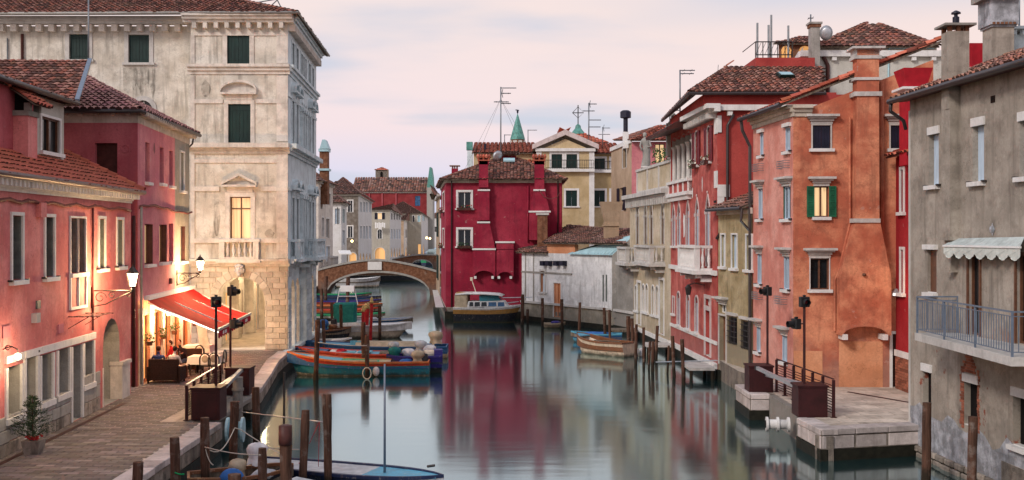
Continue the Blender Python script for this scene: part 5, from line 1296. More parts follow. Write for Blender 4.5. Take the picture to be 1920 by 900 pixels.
roof(Bq, [P(1150, 262, 88), P(1184, 262, 77.3), P(1236, 235, 84)], 'tile_w', .3, .42, 'w')
mt = MB(); p = P(1173, 250, 79); mt.box(p.x - .2, p.x + .2, 78.8, 79.2, 12, 13.2); mt.build('flue_base', M['wht'], Bq); mt = MB(); mt.lathe([(.17, 13.2), (.17, 14.2), (.4, 14.25), (.4, 14.7), (.25, 14.8)], (p.x, 79, 0), 8); mt.build('flue_pipe', M['shut_n'], Bq)
# ------------------------------------------------------------------ red gothic house
Gh = thing('red_gothic_house', (9, 53, 0), 'red house with pointed gothic windows, white trim, balcony and columned loggia', 'house')
fG = Fac((8.71, 58.5), (9.24, 48.0)); LG = fG.L; ZT = 11.15
def gs(u, hw, v0, v1, **k):
    s_ = fG.S(u); return window(fG, Gh, s_ - hw, s_ + hw, fG.sz(u, v1)[1], fG.sz(u, v0)[1], **k)
for (u, v0) in ((1264, 384), (1274, 380), (1290.5, 376), (1308, 372), (1328, 366)):
    long = u > 1300
    gs(u, .36, v0, 500 if long else 461, fill='glass', arch='gothic', trim='trimG', tw=.055, sill=None if long else 'stone_w', frame='shut_l', depth=.08)
for (u, v0, v1) in ((1273, 548, 609), (1291, 552, 616), (1307, 556, 623)): gs(u, .33, v0, v1, fill='glass', arch='round', trim='trimG', tw=.08, sill='stone_w', frame='shut_l', depth=.08)
gs(1263.5, .22, 558, 588, fill='glass', trim='trimG', tw=.1, sill='stone_w', frame='shut_l'); 
s0, s1, z0, z1 = fG.rect(1323, 582, 1332, 668); window(fG, Gh, s0, s1, z0, z1, fill='board', sh='shut_l', trim='trimG', tw=.2, name='door'); s0, s1, z0, z1 = fG.rect(1323, 560, 1332, 574); window(fG, Gh, s0, s1, z0, z1, fill='glass', trim='trimG', tw=.18)
for (u, v0, v1) in ((1307, 247, 310), (1330, 238, 303)): gs(u, .34, v0, v1, fill='glass', arch='round', trim='trimG', tw=.08, sill='stone_w', frame='shut_b', open_='shut_m', box=('flower_w', 'leaf'), depth=.15)
# loggia opening
sl0, sl1 = fG.S(1258.6), fG.S(1297); zl0, zl1 = fG.sz(1278, 338)[1] + .0, fG.sz(1278, 258)[1]; fG.holes.append((sl0, sl1, zl0, zl1, None, 1.6))
fG.wall(Gh, M['redG'], 0, LG, -1.2, ZT, rmat=M['redG2'])
bk = MB(); bk.poly([fG.pt(sl0 - .5, zl0 - .3, -1.6), fG.pt(sl1 + .5, zl0 - .3, -1.6), fG.pt(sl1 + .5, zl1 + .3, -1.6), fG.pt(sl0 - .5, zl1 + .3, -1.6)]); bk.build('loggia_back_wall', M['shut_b'], Gh)
nC = 5
for i in range(nC):
    q = sl0 + .2 + (sl1 - sl0 - .4) * i / (nC - 1); c = MB(); c.sm = True; h = zl1 - zl0
    c.lathe([(.17, 0), (.17, .1), (.13, .14), (.12, h * .75), (.13, h * .78), (.2, h * .84), (.22, h * .86)], fG.pt(q, zl0, -.15), 10); c.build('column', M['stone'], Gh)
ab = MB(); zc = zl0 + (zl1 - zl0) * .86
for i in range(nC - 1):
    qa = sl0 + .2 + (sl1 - sl0 - .4) * i / (nC - 1); qb = sl0 + .2 + (sl1 - sl0 - .4) * (i + 1) / (nC - 1); qc = (qa + qb) / 2; hw = (qb - qa) / 2
    for j in range(8):
        a1, a2 = math.pi * j / 8, math.pi * (j + 1) / 8
        p1, p2 = (qc - hw * .88 * math.cos(a1), zc + min(.5, hw) * math.sin(a1)), (qc - hw * .88 * math.cos(a2), zc + min(.5, hw) * math.sin(a2))
        ab.prism([fG.pt(p1[0], p1[1], -.3), fG.pt(p2[0], p2[1], -.3), fG.pt(p2[0], zl1 + .1, -.3), fG.pt(p1[0], zl1 + .1, -.3)], Vector((fG.n.x, fG.n.y, 0)) * .3)
ab.build('loggia_arches', M['stone_g'], Gh)
zz0, zz1 = fG.sz(1278, 366)[1] - .05, zl0
pb = MB(); fG.box(pb, sl0 - .1, sl1 + .1, zz0, zz0 + .18, -.02, .3); fG.box(pb, sl0 - .1, sl1 + .1, zz1 - .14, zz1, -.4, .26)
n = 4
for i in range(n + 1): q = sl0 + (sl1 - sl0 - .12) * i / n; fG.box(pb, q, q + .12, zz0 + .18, zz1 - .14, -.02, .2)
pb.build('loggia_parapet_frame', M['stone_w'], Gh)
pb = MB(); fG.box(pb, sl0, sl1, zz0 + .18, zz1 - .14, -.02, .13); pb.build('loggia_parapet', M['redG'], Gh); dentils(fG, Gh, M['stone_w'], sl0, sl1, zz0 - .22, zz0, .22, .28, .12)
z_s = fG.sz(1280, 503)[1]; fG.band(Gh, M['stone_w'], 0, LG, z_s - .1, z_s + .12, .13); fG.band(Gh, M['stone_w'], 0, LG, .62, .78, .07); fG.band(Gh, M['stone_w'], 0, LG, -.45, -.2, .12, 'plinth')
al = MB(); fG.box(al, 0, LG, -1.5, -.5, 0, .06); al.build('algae_band', M['algae'], Gh)
balustrade(fG, Gh, fG.S(1301), fG.S(1336), z_s + .1, .8, 1.15, mat='stone_w', bal=.3)
# eaves of the canal side: sloped white cornice
sq_ = fG.S(1297); fG.band(Gh, M['stone_w'], sq_, LG + .5, ZT - .05, ZT + .3, .5, 'cornice', steps=((0, .4, .25), (.4, 1, .6)))
ov = MB(); ov.hexa([fG.pt(-.6, ZT - .35, 1.25), fG.pt(sq_, ZT - .35, 1.25), fG.pt(sq_, ZT - .05, 0), fG.pt(-.6, ZT - .05, 0), fG.pt(-.6, ZT - .2, 1.3), fG.pt(sq_, ZT - .2, 1.3), fG.pt(sq_, ZT + .5, 0), fG.pt(-.6, ZT + .5, 0)]); ov.build('loggia_eaves', M['shut_b'], Gh); dentils(fG, Gh, M['stone'], sq_, LG, ZT - .3, ZT - .05, .45, .3, .12)
qb = MB(); fG.box(qb, LG - .4, LG + .02, ZT - 1.0, ZT - .3, -.02, .06); qb.build('quoin', M['stone_w'], Gh); qb = MB()
fG.box(qb, LG - .45, LG + .01, 5.6 + (440 - 352) * .024, 5.6 + (440 - 320) * .024, -.02, .05); qb.build('quoin', M['stone_w'], Gh)
# wall lantern (unlit) under balcony, patches, gargoyle
s_, z_ = fG.sz(1322, 535); wl_ = MB(); o = fG.pt(s_, z_, 0); nv = Vector((fG.n.x, fG.n.y, 0)); wl_.tube([o, o + nv * .5 + Vector((0, 0, .12)), o + nv * .8], .025, 5); wl_.lathe([(.1, -.45), (.16, -.1), (.04, .05)], o + nv * .8, 6); tag(wl_.build('wall_lantern', M['iron']), 'unlit black lantern on an iron arm under the red gothic house balcony', 'street lamp')
for (u, v, rw, rh) in ((1283, 425, .3, .75), (1317, 346, .1, .4), (1299, 362, .15, .3)):
    s_, z_ = fG.sz(u, v); m = MB(); m.poly([fG.pt(s_ + rw * math.cos(i * .524) * R.uniform(.5, 1.1), z_ + rh * math.sin(i * .524) * R.uniform(.7, 1.1), .012) for i in range(12)]); m.build('wall_relief', M['stone_w'], Gh)
# camera facing side wall of the red house
fH = Fac((9.24, 48.0), (14.6, 48.0)); fH.wall(Gh, M['redG2'], 0, fH.L, -1, 12.0, 'side_wall'); fH.band(Gh, M['stone_w'], -.4, fH.L, 11.17, 11.42, .3, 'cornice'); dentils(fH, Gh, M['stone_w'], 0, fH.L, 10.95, 11.165, .22, 1.0, .22)
for q_ in ((0, .55, 7.3, 7.85), (0, .3, 6.8, 7.29), (0, .18, 10.2, 10.95)): qb = MB(); fH.box(qb, *q_, -.02, .07); qb.build('quoin', M['stone_w'], Gh)
bs = MB(); fH.box(bs, .1, .45, 0, 6.8, -.02, .03); bs.build('exposed_brick_strip', M['brickwall'], Gh)
s_ = fH.S(1363); tubep('downpipe', M['pipe_d'], Gh, [fH.pt(.7, 11.0, .2), fH.pt(s_, 10.5, .12), fH.pt(s_, 6.2, .12), fH.pt(s_ - .5, 5.4, .12)], .07); 
rw = MB(); fH.box(rw, -.2, fH.L, 11.42, 12.0, .0, .01); 
ebx = P(1293, 188, 47.6); e1x = P(1548, 181, 47.6); ebx.z = e1x.z = 11.98; e0b = Vector((8.35, 59, 11.98)); r0x, r1x = P(1358, 130, 52.5), P(1545, 130, 52.5); r1x.z = r0x.z
roof(Gh, [ebx, e1x, r1x, r0x], 'tile_w', .26, .4, 'w', ridge=[(ebx, r0x)]); roof(Gh, [e0b, ebx, r0x, Vector((r0x.x, 58, r0x.z))], 'tile_w', .26, .4, 'w')
gt = MB(); gt.tube([e0b - Vector((.05, 0, .08)), ebx - Vector((.05, .05, .08)), e1x - Vector((0, .06, .08))], .08, 6); gt.build('gutter', M['pipe_d'], Gh)
uw = MB(); uw.box(8.6, 15, 47.95, 58, ZT + .28, 11.9); uw.build('attic_wall', M['redG2'], Gh)
sl = MB(); p = P(1476, 147, 50.2); up_ = (r0x - ebx); up_.x = 0; up_.normalize(); sl.obox(p + Vector((-.35, 0, .02)), (.7, 0, 0), up_ * .75, Vector((0, -.1, .12))); sk = sl.build('skylight', M['shut_g'], Gh); sl = MB(); sl.obox(p + Vector((-.28, -.1, .15)) + up_ * .05, (.56, 0, 0), up_ * .62, Vector((0, -.01, .02))); sl.build('skylight_pane', M['zinc'], sk)
# roof terrace with poles
tb = MB(); tx0, tx1 = P(1417, 130, 53).x, P(1528, 130, 53).x; zt0, zt1 = r0x.z - .1, 5.6 + (440 - 108) * .0265; tb.box(tx0, tx1, 53, 56, zt0 - .5, zt1); to = tb.build('terrace_box', M['redG2'], Gh)
rl = MB(); rz = 5.6 + (440 - 78) * .0265
for x in [tx0 + (tx1 - tx0) * i / 8 for i in range(6)]: rl.tube([(x, 53.05, zt1), (x, 53.05, rz)], .025, 4)
for z in (zt1 + .15, rz): rl.tube([(tx0, 53.05, z), (tx0 + (tx1 - tx0) * .62, 53.05, z)], .028, 4)
rl.tube([(tx0, 53.05, rz), (tx0, 56, rz)], .028, 4)
for i in range(8):
    x = tx0 + (tx1 - tx0) * .62 * i / 8; rl.tube([(x, 53.05, zt1 + .15), (x + .3, 53.05, rz)], .012, 3)
rl.build('railing', M['iron'], to)
for u, vt in ((1420, 43), (1441, 47), (1446, 28), (1478, 48)):
    p = P(u, 108, 53.1); m = MB(); m.tube([(p.x, 53.1, zt1), (p.x, 53.1, 5.6 + (440 - vt) * .02655)], .055, 6); m.build('terrace_pole', M['antenna'], to)

# ------------------------------------------------------------------ olive small house H
Hh = thing('olive_house', (9.3, 46, 0), 'narrow olive plastered house with barred ground floor windows between the red and orange houses', 'house')
fh = Fac((9.27, 47.95), (9.93, 44.1)); LH = fh.L
for (u0, u1, v0, v1) in ((1353, 1360, 440, 500), (1373, 1382.5, 440, 503), (1400, 1410, 441, 506)): wpx(fh, Hh, u0, v0, u1, v1, fill='board', sh='shut_l', trim='stone_w', tw=.07, sill='stone_w', depth=.06)
for (u0, u1, v0, v1) in ((1366, 1382, 595, 645), (1391, 1409, 603, 655)):
    s0, s1, z0, z1 = fh.rect(u0, v0, u1, v1); w_ = window(fh, Hh, s0, s1, z0, z1, fill='glass', depth=.1, frame='shut_n'); g = MB()
    for i in range(6): fh.box(g, s0 + (s1 - s0) * (i + .5) / 6 - .012, s0 + (s1 - s0) * (i + .5) / 6 + .012, z0, z1, .05, .075)
    for i in range(5): fh.box(g, s0 - .05, s1 + .05, z0 + (z1 - z0) * (i + .3) / 5, z0 + (z1 - z0) * (i + .3) / 5 + .03, .04, .08)
    g.build('window_bars', M['iron'], w_); g = MB(); fh.box(g, s0 - .1, s1 + .1, z1 + .08, z1 + .2, -.02, .12); g.build('lintel', M['stone'], w_)
s0, s1, z0, z1 = fh.rect(1349, 592, 1362, 684); window(fh, Hh, s0, s1, z0, z1, fill='brickfill', trim='stone', tw=.08, name='door'); s0, s1, z0, z1 = fh.rect(1349, 571, 1362, 587); window(fh, Hh, s0, s1, z0, z1, fill='glass', lintel='cornice')
zh = fh.sz(1380, 402)[1]
fh.wall(Hh, M['olive'], 0, LH, -1.2, zh); fh.band(Hh, M['cream_b'], 0, LH, zh, zh + .25, .08, 'cornice')
al = MB(); fh.box(al, 0, LH, -1.5, -.45, 0, .05); al.build('algae_band', M['algae'], Hh)
he0, he1 = fh.pt(-.3, zh + .3, .4), fh.pt(LH - .1, zh + .3, .4); hu = Vector((4.6, .3, 1.75))
roof(Hh, [he0, he1, he1 + hu, he0 + hu], 'tile_d', .24, .38, 'w'); gt = MB(); gt.tube([he0 - Vector((.06, 0, .07)), he1 - Vector((.06, 0, .07))], .08, 6); gt.tube([he1 - Vector((.0, .0, .1)), he1 + Vector((-.05, 0, -.6)), he1 + Vector((.3, 0, -1.0))], .06, 6); gt.build('gutter', M['pipe_d'], Hh)
fl = MB(); fl.bar(he0 + Vector((.3, -.0, .3)), he0 + hu + Vector((0, 0, .35)), .1, .1); fl.build('verge_flashing', M['pipe_d'], Hh)

# ------------------------------------------------------------------ orange house I
I = thing('orange_house', (11, 41, 0), 'orange and salmon corner house with huge flared outside chimney beside the paved terrace', 'house')
fi = Fac((9.96, 44.05), (10.36, 39.3)); fI = Fac((10.36, 39.3), (15.6, 39.05)); LI = fi.L; ZI = 9.95
for (u0, v0, u1, v1, lt) in ((1425, 249, 1431.5, 292, 'slab'), (1472.5, 238, 1482, 284, 'slab'), (1422, 354, 1430, 411, 'cornice'), (1468.5, 349, 1482.5, 411, 'cornice'), (1420, 476, 1428, 533, 'cornice'), (1469.5, 481, 1480, 543, 'cornice'), (1418.5, 613, 1426, 660, 'cornice'), (1466.5, 629, 1476, 679, 'cornice')):
    wpx(fi, I, u0, v0, u1, v1, fill='glass', lintel=lt, sill='stone_w', depth=.08, jamb='shut_l' if u0 != 1468.5 else 'shut_gr', guard=True, frame='shut_l')
for u, v in ((1427, 308), (1475, 302), (1426, 548), (1470, 556)):
    s_, z_ = fi.sz(u, v); m = MB()
    for j in range(4): m.tube([fi.pt(s_ - .4, z_ - .09 * j, .02), fi.pt(s_ - .4, z_ - .09 * j, .25), fi.pt(s_ + .4, z_ - .09 * j, .25), fi.pt(s_ + .4, z_ - .09 * j, .02)], .01, 4)
    for j in range(6): q = s_ - .4 + .16 * j; m.tube([fi.pt(q, z_, .25), fi.pt(q, z_ - .27, .25)], .008, 3)
    m.build('flower_rack', M['antenna'], I)
fi.wall(I, M['orangeL'], 0, LI, -1.2, ZI)
al = MB(); fi.box(al, 0, LI, -1.5, -.5, 0, .05); al.build('algae_band', M['algae'], I)
def I_(u0, v0, u1, v1, **k): return wpx(fI, I, u0, v0, u1, v1, **k)
I_(1523.5, 235, 1557, 279, fill='shutter', sh='shut_n', lintel='cornice', sill='stone_w', depth=.07, trim='stone', tw=.05)
I_(1669.5, 235, 1698, 279, fill='shutter', sh='shut_n', lintel='cornice', sill='stone_w', depth=.07, trim='stone', tw=.05)
I_(1526, 349, 1553.5, 407, fill='lit', lintel='cornice', sill='stone_w', depth=.14, open_='shut_gr', frame='wood_f')
I_(1519, 484, 1554.5, 543, fill='glass', lintel='cornice', sill='stone_w', depth=.12, frame='wood_f', trim='stone_w', tw=.03)
I_(1673, 626, 1686, 729, fill='board', sh='shut_b', depth=.15, name='door', trim='stone_w', tw=.1)
zr_ = fI.sz(1750, 112)[1]; zl_ = fI.sz(1490, 214)[1]; sR = fI.S(1750)
fI.wall(I, M['orangeF'], 0, fI.L, -.3, zl_, top=[(0, zl_), (sR, zl_), (sR, zr_)])
al = MB(); fI.box(al, .02, fI.S(1542), fI.sz(1500, 728)[1] - .3, fI.sz(1500, 658)[1], 0, .012); al.build('repaired_plaster_patch', M['orangeP'], I)
al = MB(); fI.box(al, fI.S(1573), fI.S(1655), -.3, fI.sz(1600, 640)[1], 0, .01); al.build('repaired_plaster_patch', M['orangeP'], I)
for f_, q0, q1 in ((fi, 0, LI + .1), (fI, -.05, fI.S(1522))):
    f_.band(I, M['cream_b'], q0, q1, ZI, ZI + .42, .1, 'cornice', steps=((0, .4, .06), (.4, .7, .14), (.7, 1, .26)))
# verge roof rising to the right
eL0, eL1 = fi.pt(-.2, ZI + .47, .5), fi.pt(LI + .1, ZI + .47, .5); slope = (zr_ - zl_) / sR
rv = Vector((6.3, -.1, 6.3 * slope + .05)); eL1.y -= .12
roof(I, [eL0, eL1, eL1 + rv, eL0 + rv], 'tile_o', .24, .38, 'w', ridge=[(eL1 + Vector((0, .05, .06)), eL1 + rv + Vector((0, .05, .06)))])
gt = MB(); gt.tube([eL0 - Vector((.05, 0, .06)), eL1 - Vector((.05, 0, .06))], .09, 6); gt.tube([eL0 - Vector((-.05, 0, .1)), eL0 - Vector((-.1, 0, .5)), fi.pt(-.12, ZI - .7, .1), fi.pt(-.12, -.4, .1)], .07, 6); gt.build('gutter', M['pipe_d'], I)
# big chimney breast
flare(fI, I, [(412, 1597, 1640), (98, 1599, 1639)], .6, 'orangeF'); flare(fI, I, [(520, 1567, 1662), (414, 1596, 1641)], .6, 'orangeF'); flare(fI, I, [(600, 1567, 1662), (520, 1567, 1662)], .6, 'orangeF')
archfoot(fI, I, 600, 626, 1567, 1662, .6, 'orangeF', .32); cband(fI, I, 414, 1591, 1641, .6, .15, 'stone')
ct = MB(); a, _ = fI.sz(1596, 100); b, _ = fI.sz(1641, 100)
for v, h, o in ((180, .16, .06), (152, .1, .05), (112, .12, .05), (102, .22, .0)):
    z_ = fI.sz(1618, v)[1]; ct = MB(); fI.box(ct, a - o, b + o, z_ - h / 2, z_ + h / 2, -.1, .6 + o); ct.build('chimney_band', M['stone'], I)
ct = MB(); z_ = fI.sz(1618, 97)[1]; fI.box(ct, a - .15, b + .15, z_, z_ + .08, -.2, .78); ct.build('chimney_cornice', M['stone'], I)
s_ = fI.S(1643); tubep('downpipe', M['orangeF'], I, [fI.pt(fI.S(1652), 11.2, .1), fI.pt(fI.S(1652), 2.2, .1)], .08)
gn = MB(); gn.sm = True; c = fI.sz(1611, 514); gn.tube([fI.pt(c[0], c[1], .58), fI.pt(c[0], c[1], .72)], .06, 10); gn.build('vent_pipe', M['wood_f'], I)
dp = MB(); dp.tube([fI.pt(fI.S(1592), 9.9, .1), fI.pt(fI.S(1592), fI.sz(0 + 1592, 420)[1], .1), fI.pt(fI.S(1570), fI.sz(1570, 512)[1], .1), fI.pt(fI.S(1564), fI.sz(1564, 525)[1], .1), fI.pt(fI.S(1564), fI.sz(1564, 620)[1], .1)], .05, 6); dp.build('drain_pipe', M['orangeF'], I)
# ------------------------------------------------------------------ scarlet strip house J
J = thing('scarlet_house', (14.2, 37.5, 0), 'narrow scarlet house with brick base squeezed between the orange and grey houses', 'house')
fj = Fac((14.0, 38.9), (14.05, 35.2))
for (v0, v1) in ((318, 398), (468, 550)):
    s0, s1, z0, z1 = fj.rect(1690, v0, 1695, v1); window(fj, J, s0, s1, z0, z1, fill='board', sh='shut_l', trim='stone_w', tw=.1, sill='stone_w')
fj.wall(J, M['redJ'], 0, fj.L, 1.35, fj.sz(1697, 292)[1]); zb_ = 1.2
b = MB(); fj.box(b, 0, fj.L, 0, 1.2, -.2, .0); b.build('brick_core', M['brickwall'], J); fj.band(J, M['stone_w'], 0, fj.L, 1.2, 1.42, .07, 'plinth_band')
for i in range(12):
    for k in range(12):
        q = k * .31 - (i % 2) * .15; q0, q1 = max(0, q), min(q + .3, 2.2)
        if q1 - q0 > .05: bb = MB(); bb.t = (R.uniform(.6, 1.3),) * 3; fj.box(bb, q0 + .008, q1 - .008, .1 * i + .006, .1 * i + .094, -.02, .03); bb.build('brick', M['brick'], J)
fJ2 = Fac((14.0, 38.9), (16, 38.9)); 
b = MB(); b.box(14.0, 16, 35.2, 38.8, fj.sz(1697, 292)[1], fj.sz(1697, 292)[1] + .05); b.build('top_slab', M['redJ'], J)
zj = fj.sz(1697, 290)[1]; roof(J, [(13.55, 38.75, zj), (13.55, 35.2, zj), (15.2, 35.2, zj + .7), (15.2, 38.75, zj + .7)], 'tile_o', .24, .36, 'w', under='shut_b')
def bucket(x, y, z0, z1, w0, w1, ztop, label):
    c = thing('funnel_chimney', (x, y, z0), label, 'chimney'); m = MB(); m.box(x - .35, x + .35, y - .35, y + .35, z0, z1 - .35); m.build('shaft', M['redJ2'], c)
    m = MB(); m.box(x - .55, x + .55, y - .55, y + .55, z1 - .08, z1)
    for sx in (-.4, .28):
        for sy in (-.4, .28): m.box(x + sx, x + sx + .14, y + sy, y + sy + .14, z1 - .42, z1 - .12)
    m.build('white_tray', M['wht'], c)
    m = MB(); m.hexa([(x - w0, y - w0, z1), (x + w0, y - w0, z1), (x + w0, y + w0, z1), (x - w0, y + w0, z1), (x - w1, y - w1, ztop), (x + w1, y - w1, ztop), (x + w1, y + w1, ztop), (x - w1, y + w1, ztop)]); m.build('funnel', M['redJ2'], c); return c
Yc = 37.0; k = Yc / 2000
bucket((1712 - 960) * k, Yc, 8, 5.6 + (440 - 166) * k, .34, .5, 5.6 + (440 - 131) * k, 'scarlet funnel shaped chimney on a white tray left of the grey chimney')
Yc = 36.5; k = Yc / 2000
bucket((1836 - 960) * k, Yc, 9, 5.6 + (440 - 130) * k, .36, .55, 5.6 + (440 - 86) * k, 'scarlet funnel shaped chimney poking up right of the grey chimney')
s_, z_ = fj.sz(1700, 520); m = MB(); m.sm = True; m.ball(fj.pt(s_ + .7, z_, .1), .06, .06, .2, 8, 6); m.build('lamp_glass', M['bulb'], J)
ld = bpy.data.lights.new('alley_light', 'POINT'); ld.energy = 9; ld.color = (1, .6, .3); ld.shadow_soft_size = .1; lo = bpy.data.objects.new('alley_light', ld); scene.collection.objects.link(lo); lo.parent = J; lo.location = fj.pt(s_ + .5, z_ - .3, .5) - J.location
s_, z_ = fI.sz(1675, 553); m = MB(); m.lathe([(.04, .25), (.22, .1), (.25, 0), (.1, -.06)], fI.pt(s_, z_, .35), 10); m.tube([fI.pt(s_, z_ + .2, 0), fI.pt(s_, z_ + .2, .35)], .03, 5); tag(m.build('alley_lamp', M['galv']), 'grey bell shaped street lamp on the orange wall by the alley door', 'street lamp')

# ------------------------------------------------------------------ grey house K
K = thing('grey_house', (12.5, 27, 0), 'grey plastered house with metal railed balcony, scalloped awning and crumbling brick doorway', 'house')
fk = Fac((11.9, 31.9), (12.72, 18)); LK = fk.L; ZK = 9.3
def K_(u0, v0, u1, v1, **k): return wpx(fk, K, u0, v0, u1, v1, **k)
K_(1742, 252, 1760, 348, fill='board', sh='shut_l', lintel='slab2', sill='stone_w', depth=.11, guard=True)
K_(1824, 236, 1845, 341, fill='board', sh='shut_l', lintel='slab2', sill='stone_w', depth=.11, guard=True)
K_(1912, 226, 1932, 332, fill='board', sh='shut_l', lintel='slab2', sill='stone_w', depth=.11, guard=True)
K_(1739, 468, 1756, 549, fill='board', sh='wood_f', sill='stone_w', lintel='slab', depth=.06)
for (u0, u1, v0, v1) in ((1817, 1838, 478, 630), (1907, 1930, 478, 648)):
    s0, s1, z0, z1 = fk.rect(u0, v0, u1, v1); window(fk, K, s0, s1, 2.97, z1, fill='glass', frame='wood_f', trim='wood_f', tw=.07, depth=.1, muntin=0, name='door', glass='glass')
K_(1730, 697, 1746, 766, fill='void', lintel='slab2', depth=.14); K_(1808, 718, 1833, 800, fill='void', depth=.14, lintel='slab2'); K_(1899, 745, 1925, 838, fill='void', depth=.16, lintel='slab2', sill='stone_w')
zp = fk.sz(1800, 803)[1]
fk.wall(K, M['greyK'], 0, LK, .15, ZK + .3); fk.wall(K, M['greyK2'], 0, LK, -1.3, .15, 'lower_render')
b = MB(); s_ = 0
n = 40; top = []
pz = MB(); zprev = .5
for i in range(n):
    a, b_ = LK * i / n, LK * (i + 1) / n; zn = .42 + .18 * math.sin(i * 1.3) + R.uniform(-.12, .12)
    pz.poly([fk.pt(a, .15, .012), fk.pt(b_, .15, .012), fk.pt(b_, zn, .012), fk.pt(a, zprev, .012)]); zprev = zn
pz.build('peeling_render_edge', M['greyK2'], K)
br = MB()
# bricks exposed around the crumbling doorway
h = fk.holes[-2]
for i in range(22):
    z = h[2] - .1 + i * .075
    for sd_, w_ in ((-1, R.uniform(.12, .26)), (1, R.uniform(.06, .16))):
        q = h[0] if sd_ < 0 else h[1]; q0, q1 = (q - w_, q - .005) if sd_ < 0 else (q + .005, q + w_)
        bb = MB(); bb.t = (R.uniform(.55, 1.3),) * 3; fk.box(bb, q0, q1, z, z + .065, -.06, .02 + R.uniform(-.01, .01)); bb.build('brick', M['brick'], K)
for i in range(8):
    for k_ in range(5):
        q0 = h[0] - .0 + k_ * .13 - (i % 2) * .06
        if abs(k_ - 2) > 2.6 - i * .2: continue
        bb = MB(); bb.t = (R.uniform(.55, 1.3),) * 3; fk.box(bb, q0, q0 + .12, h[3] + .26 + i * .075, h[3] + .325 + i * .075, -.02, .018); bb.build('brick', M['brick'], K)
sb = MB(); sb.poly([fk.pt(0, -1.4, .05), fk.pt(LK, -1.4, .05), fk.pt(LK, -.62, .03), fk.pt(0, -.62, .03)]); 
for i in range(26):
    q = i * .55
    for r_ in range(2):
        bb = MB(); fk.box(bb, q + .02 + r_ * .2, q + .5 + r_ * .2, -.95 + r_ * .2, -.78 + r_ * .2, -.02, .08 + R.uniform(0, .06)); bb.build('footing_stone', M['rough'], K, bevel=.03)
al = MB(); fk.box(al, 0, LK, -1.5, -.6, 0, .05); al.build('algae_band', M['algae'], K)
ew = MB(); ew.poly([(11.9, 31.9, -1.2), (16, 32.1, -1.2), (16, 32.1, 11.0), (11.9, 31.9, 9.6)]); ew.build('end_wall', M['greyK'], K)
eb = MB(); fk.box(eb, -.03, .05, 0, 9.3, -.02, .03); eb.build('corner_strip', M['stone'], K)
# shaft on the wall and grey chimney above the roof
sc0, sc1 = fk.S(1784), fk.S(1800); zc = fk.sz(1774, 447)[1]; zd = fk.sz(1774, 505)[1]
cb = MB(); fk.box(cb, sc0, sc1, zc, 9.3, 0, .28); cb.prism([fk.pt(sc0, zc), fk.pt(sc1, zc), fk.pt(sc1 - .15, zd), fk.pt(sc0 + .2, zd)], Vector((fk.n.x, fk.n.y, 0)) * .2); fk.box(cb, sc0 - .04, sc1 + .04, zc - .05, zc + .05, 0, .33); fk.box(cb, sc0 + .1, sc1 - .1, zd - .06, zd, 0, .25); cb.build('chimney_shaft', M['greyK'], K)
cp = fk.pt(sc0, 0, .28); cx0 = cp.x; cb = MB(); y0_, y1_ = fk.pt(sc1, 0).y, fk.pt(sc0, 0).y
cb.box(cx0, cx0 + .56, y0_, y1_, 9.0, 5.6 + (440 - 58) * y0_ / 2000); 
zt_ = 5.6 + (440 - 58) * y0_ / 2000; co = cb.build('chimney', M['greyK'], K)
cb = MB()
for (q, r_) in ((cx0 + .05, y0_ + .05), (cx0 + .51, y0_ + .05), (cx0 + .05, y1_ - .05), (cx0 + .51, y1_ - .05), (cx0 + .28, y0_ + .05)): cb = MB(); cb.box(q - .05, q + .05, r_ - .05, r_ + .05, zt_, zt_ + .14); cb.build('cap_brick', M['brickwall'], co)
cb = MB(); cb.box(cx0 - .14, cx0 + .7, y0_ - .14, y1_ + .14, zt_ + .14, zt_ + .2); cb.build('cap_slab', M['greyE'], co)
cb = MB(); cb.lathe([(.09, 0), (.09, .22), (.05, .24), (.05, .3), (.13, .31), (.12, .35), (.03, .4)], (cx0 + .3, (y0_ + y1_) / 2, zt_ + .2), 10); cb.build('cowl', M['shut_n'], co)
# roof
k0, k1 = fk.pt(-.35, ZK + .38, .42), fk.pt(LK, ZK + .38, .42); ku = Vector((3.6, .25, 1.35))
roof(K, [k0, k1, k1 + ku, k0 + ku], 'tile_k', .2, .36, 'w', ridge=[(k0 + ku, k1 + ku)], hgt=.09)
gt = MB(); gt.sm = True; gt.tube([k0 - Vector((.07, 0, .07)), k1 - Vector((.07, 0, .07))], .09, 8); gt.tube([k0 + Vector((-.05, -.1, -.12)), k0 + Vector((-.03, 0, -.35)), k0 + Vector((.42, .15, -.62)), k0 + Vector((.5, .15, -.9))], .06, 6); gt.build('gutter', M['pipe_d'], K)
sf = MB(); sf.poly([k0 - Vector((0, 0, .1)), k1 - Vector((0, 0, .1)), fk.pt(LK, ZK + .3), fk.pt(-.2, ZK + .3)]); sf.build('soffit', M['shut_b'], K)
m = MB(); s_, z_ = fk.sz(1862, 186); fk.box(m, s_ - .11, s_ + .11, z_ - .09, z_ + .09, 0, .01); m.build('vent_grille', M['brick'], K)
m = MB(); s_, z_ = fk.sz(1862, 430); m.poly([fk.pt(s_ + a_ * .12, z_ + b_ * .17, .02) for a_, b_ in ((-1, 0), (0, -1), (1, 0), (0, 1))]); m.ball(fk.pt(s_, z_, .05), .05, .05, .09, 6, 4); m.build('wall_shrine', M['galv'], K)
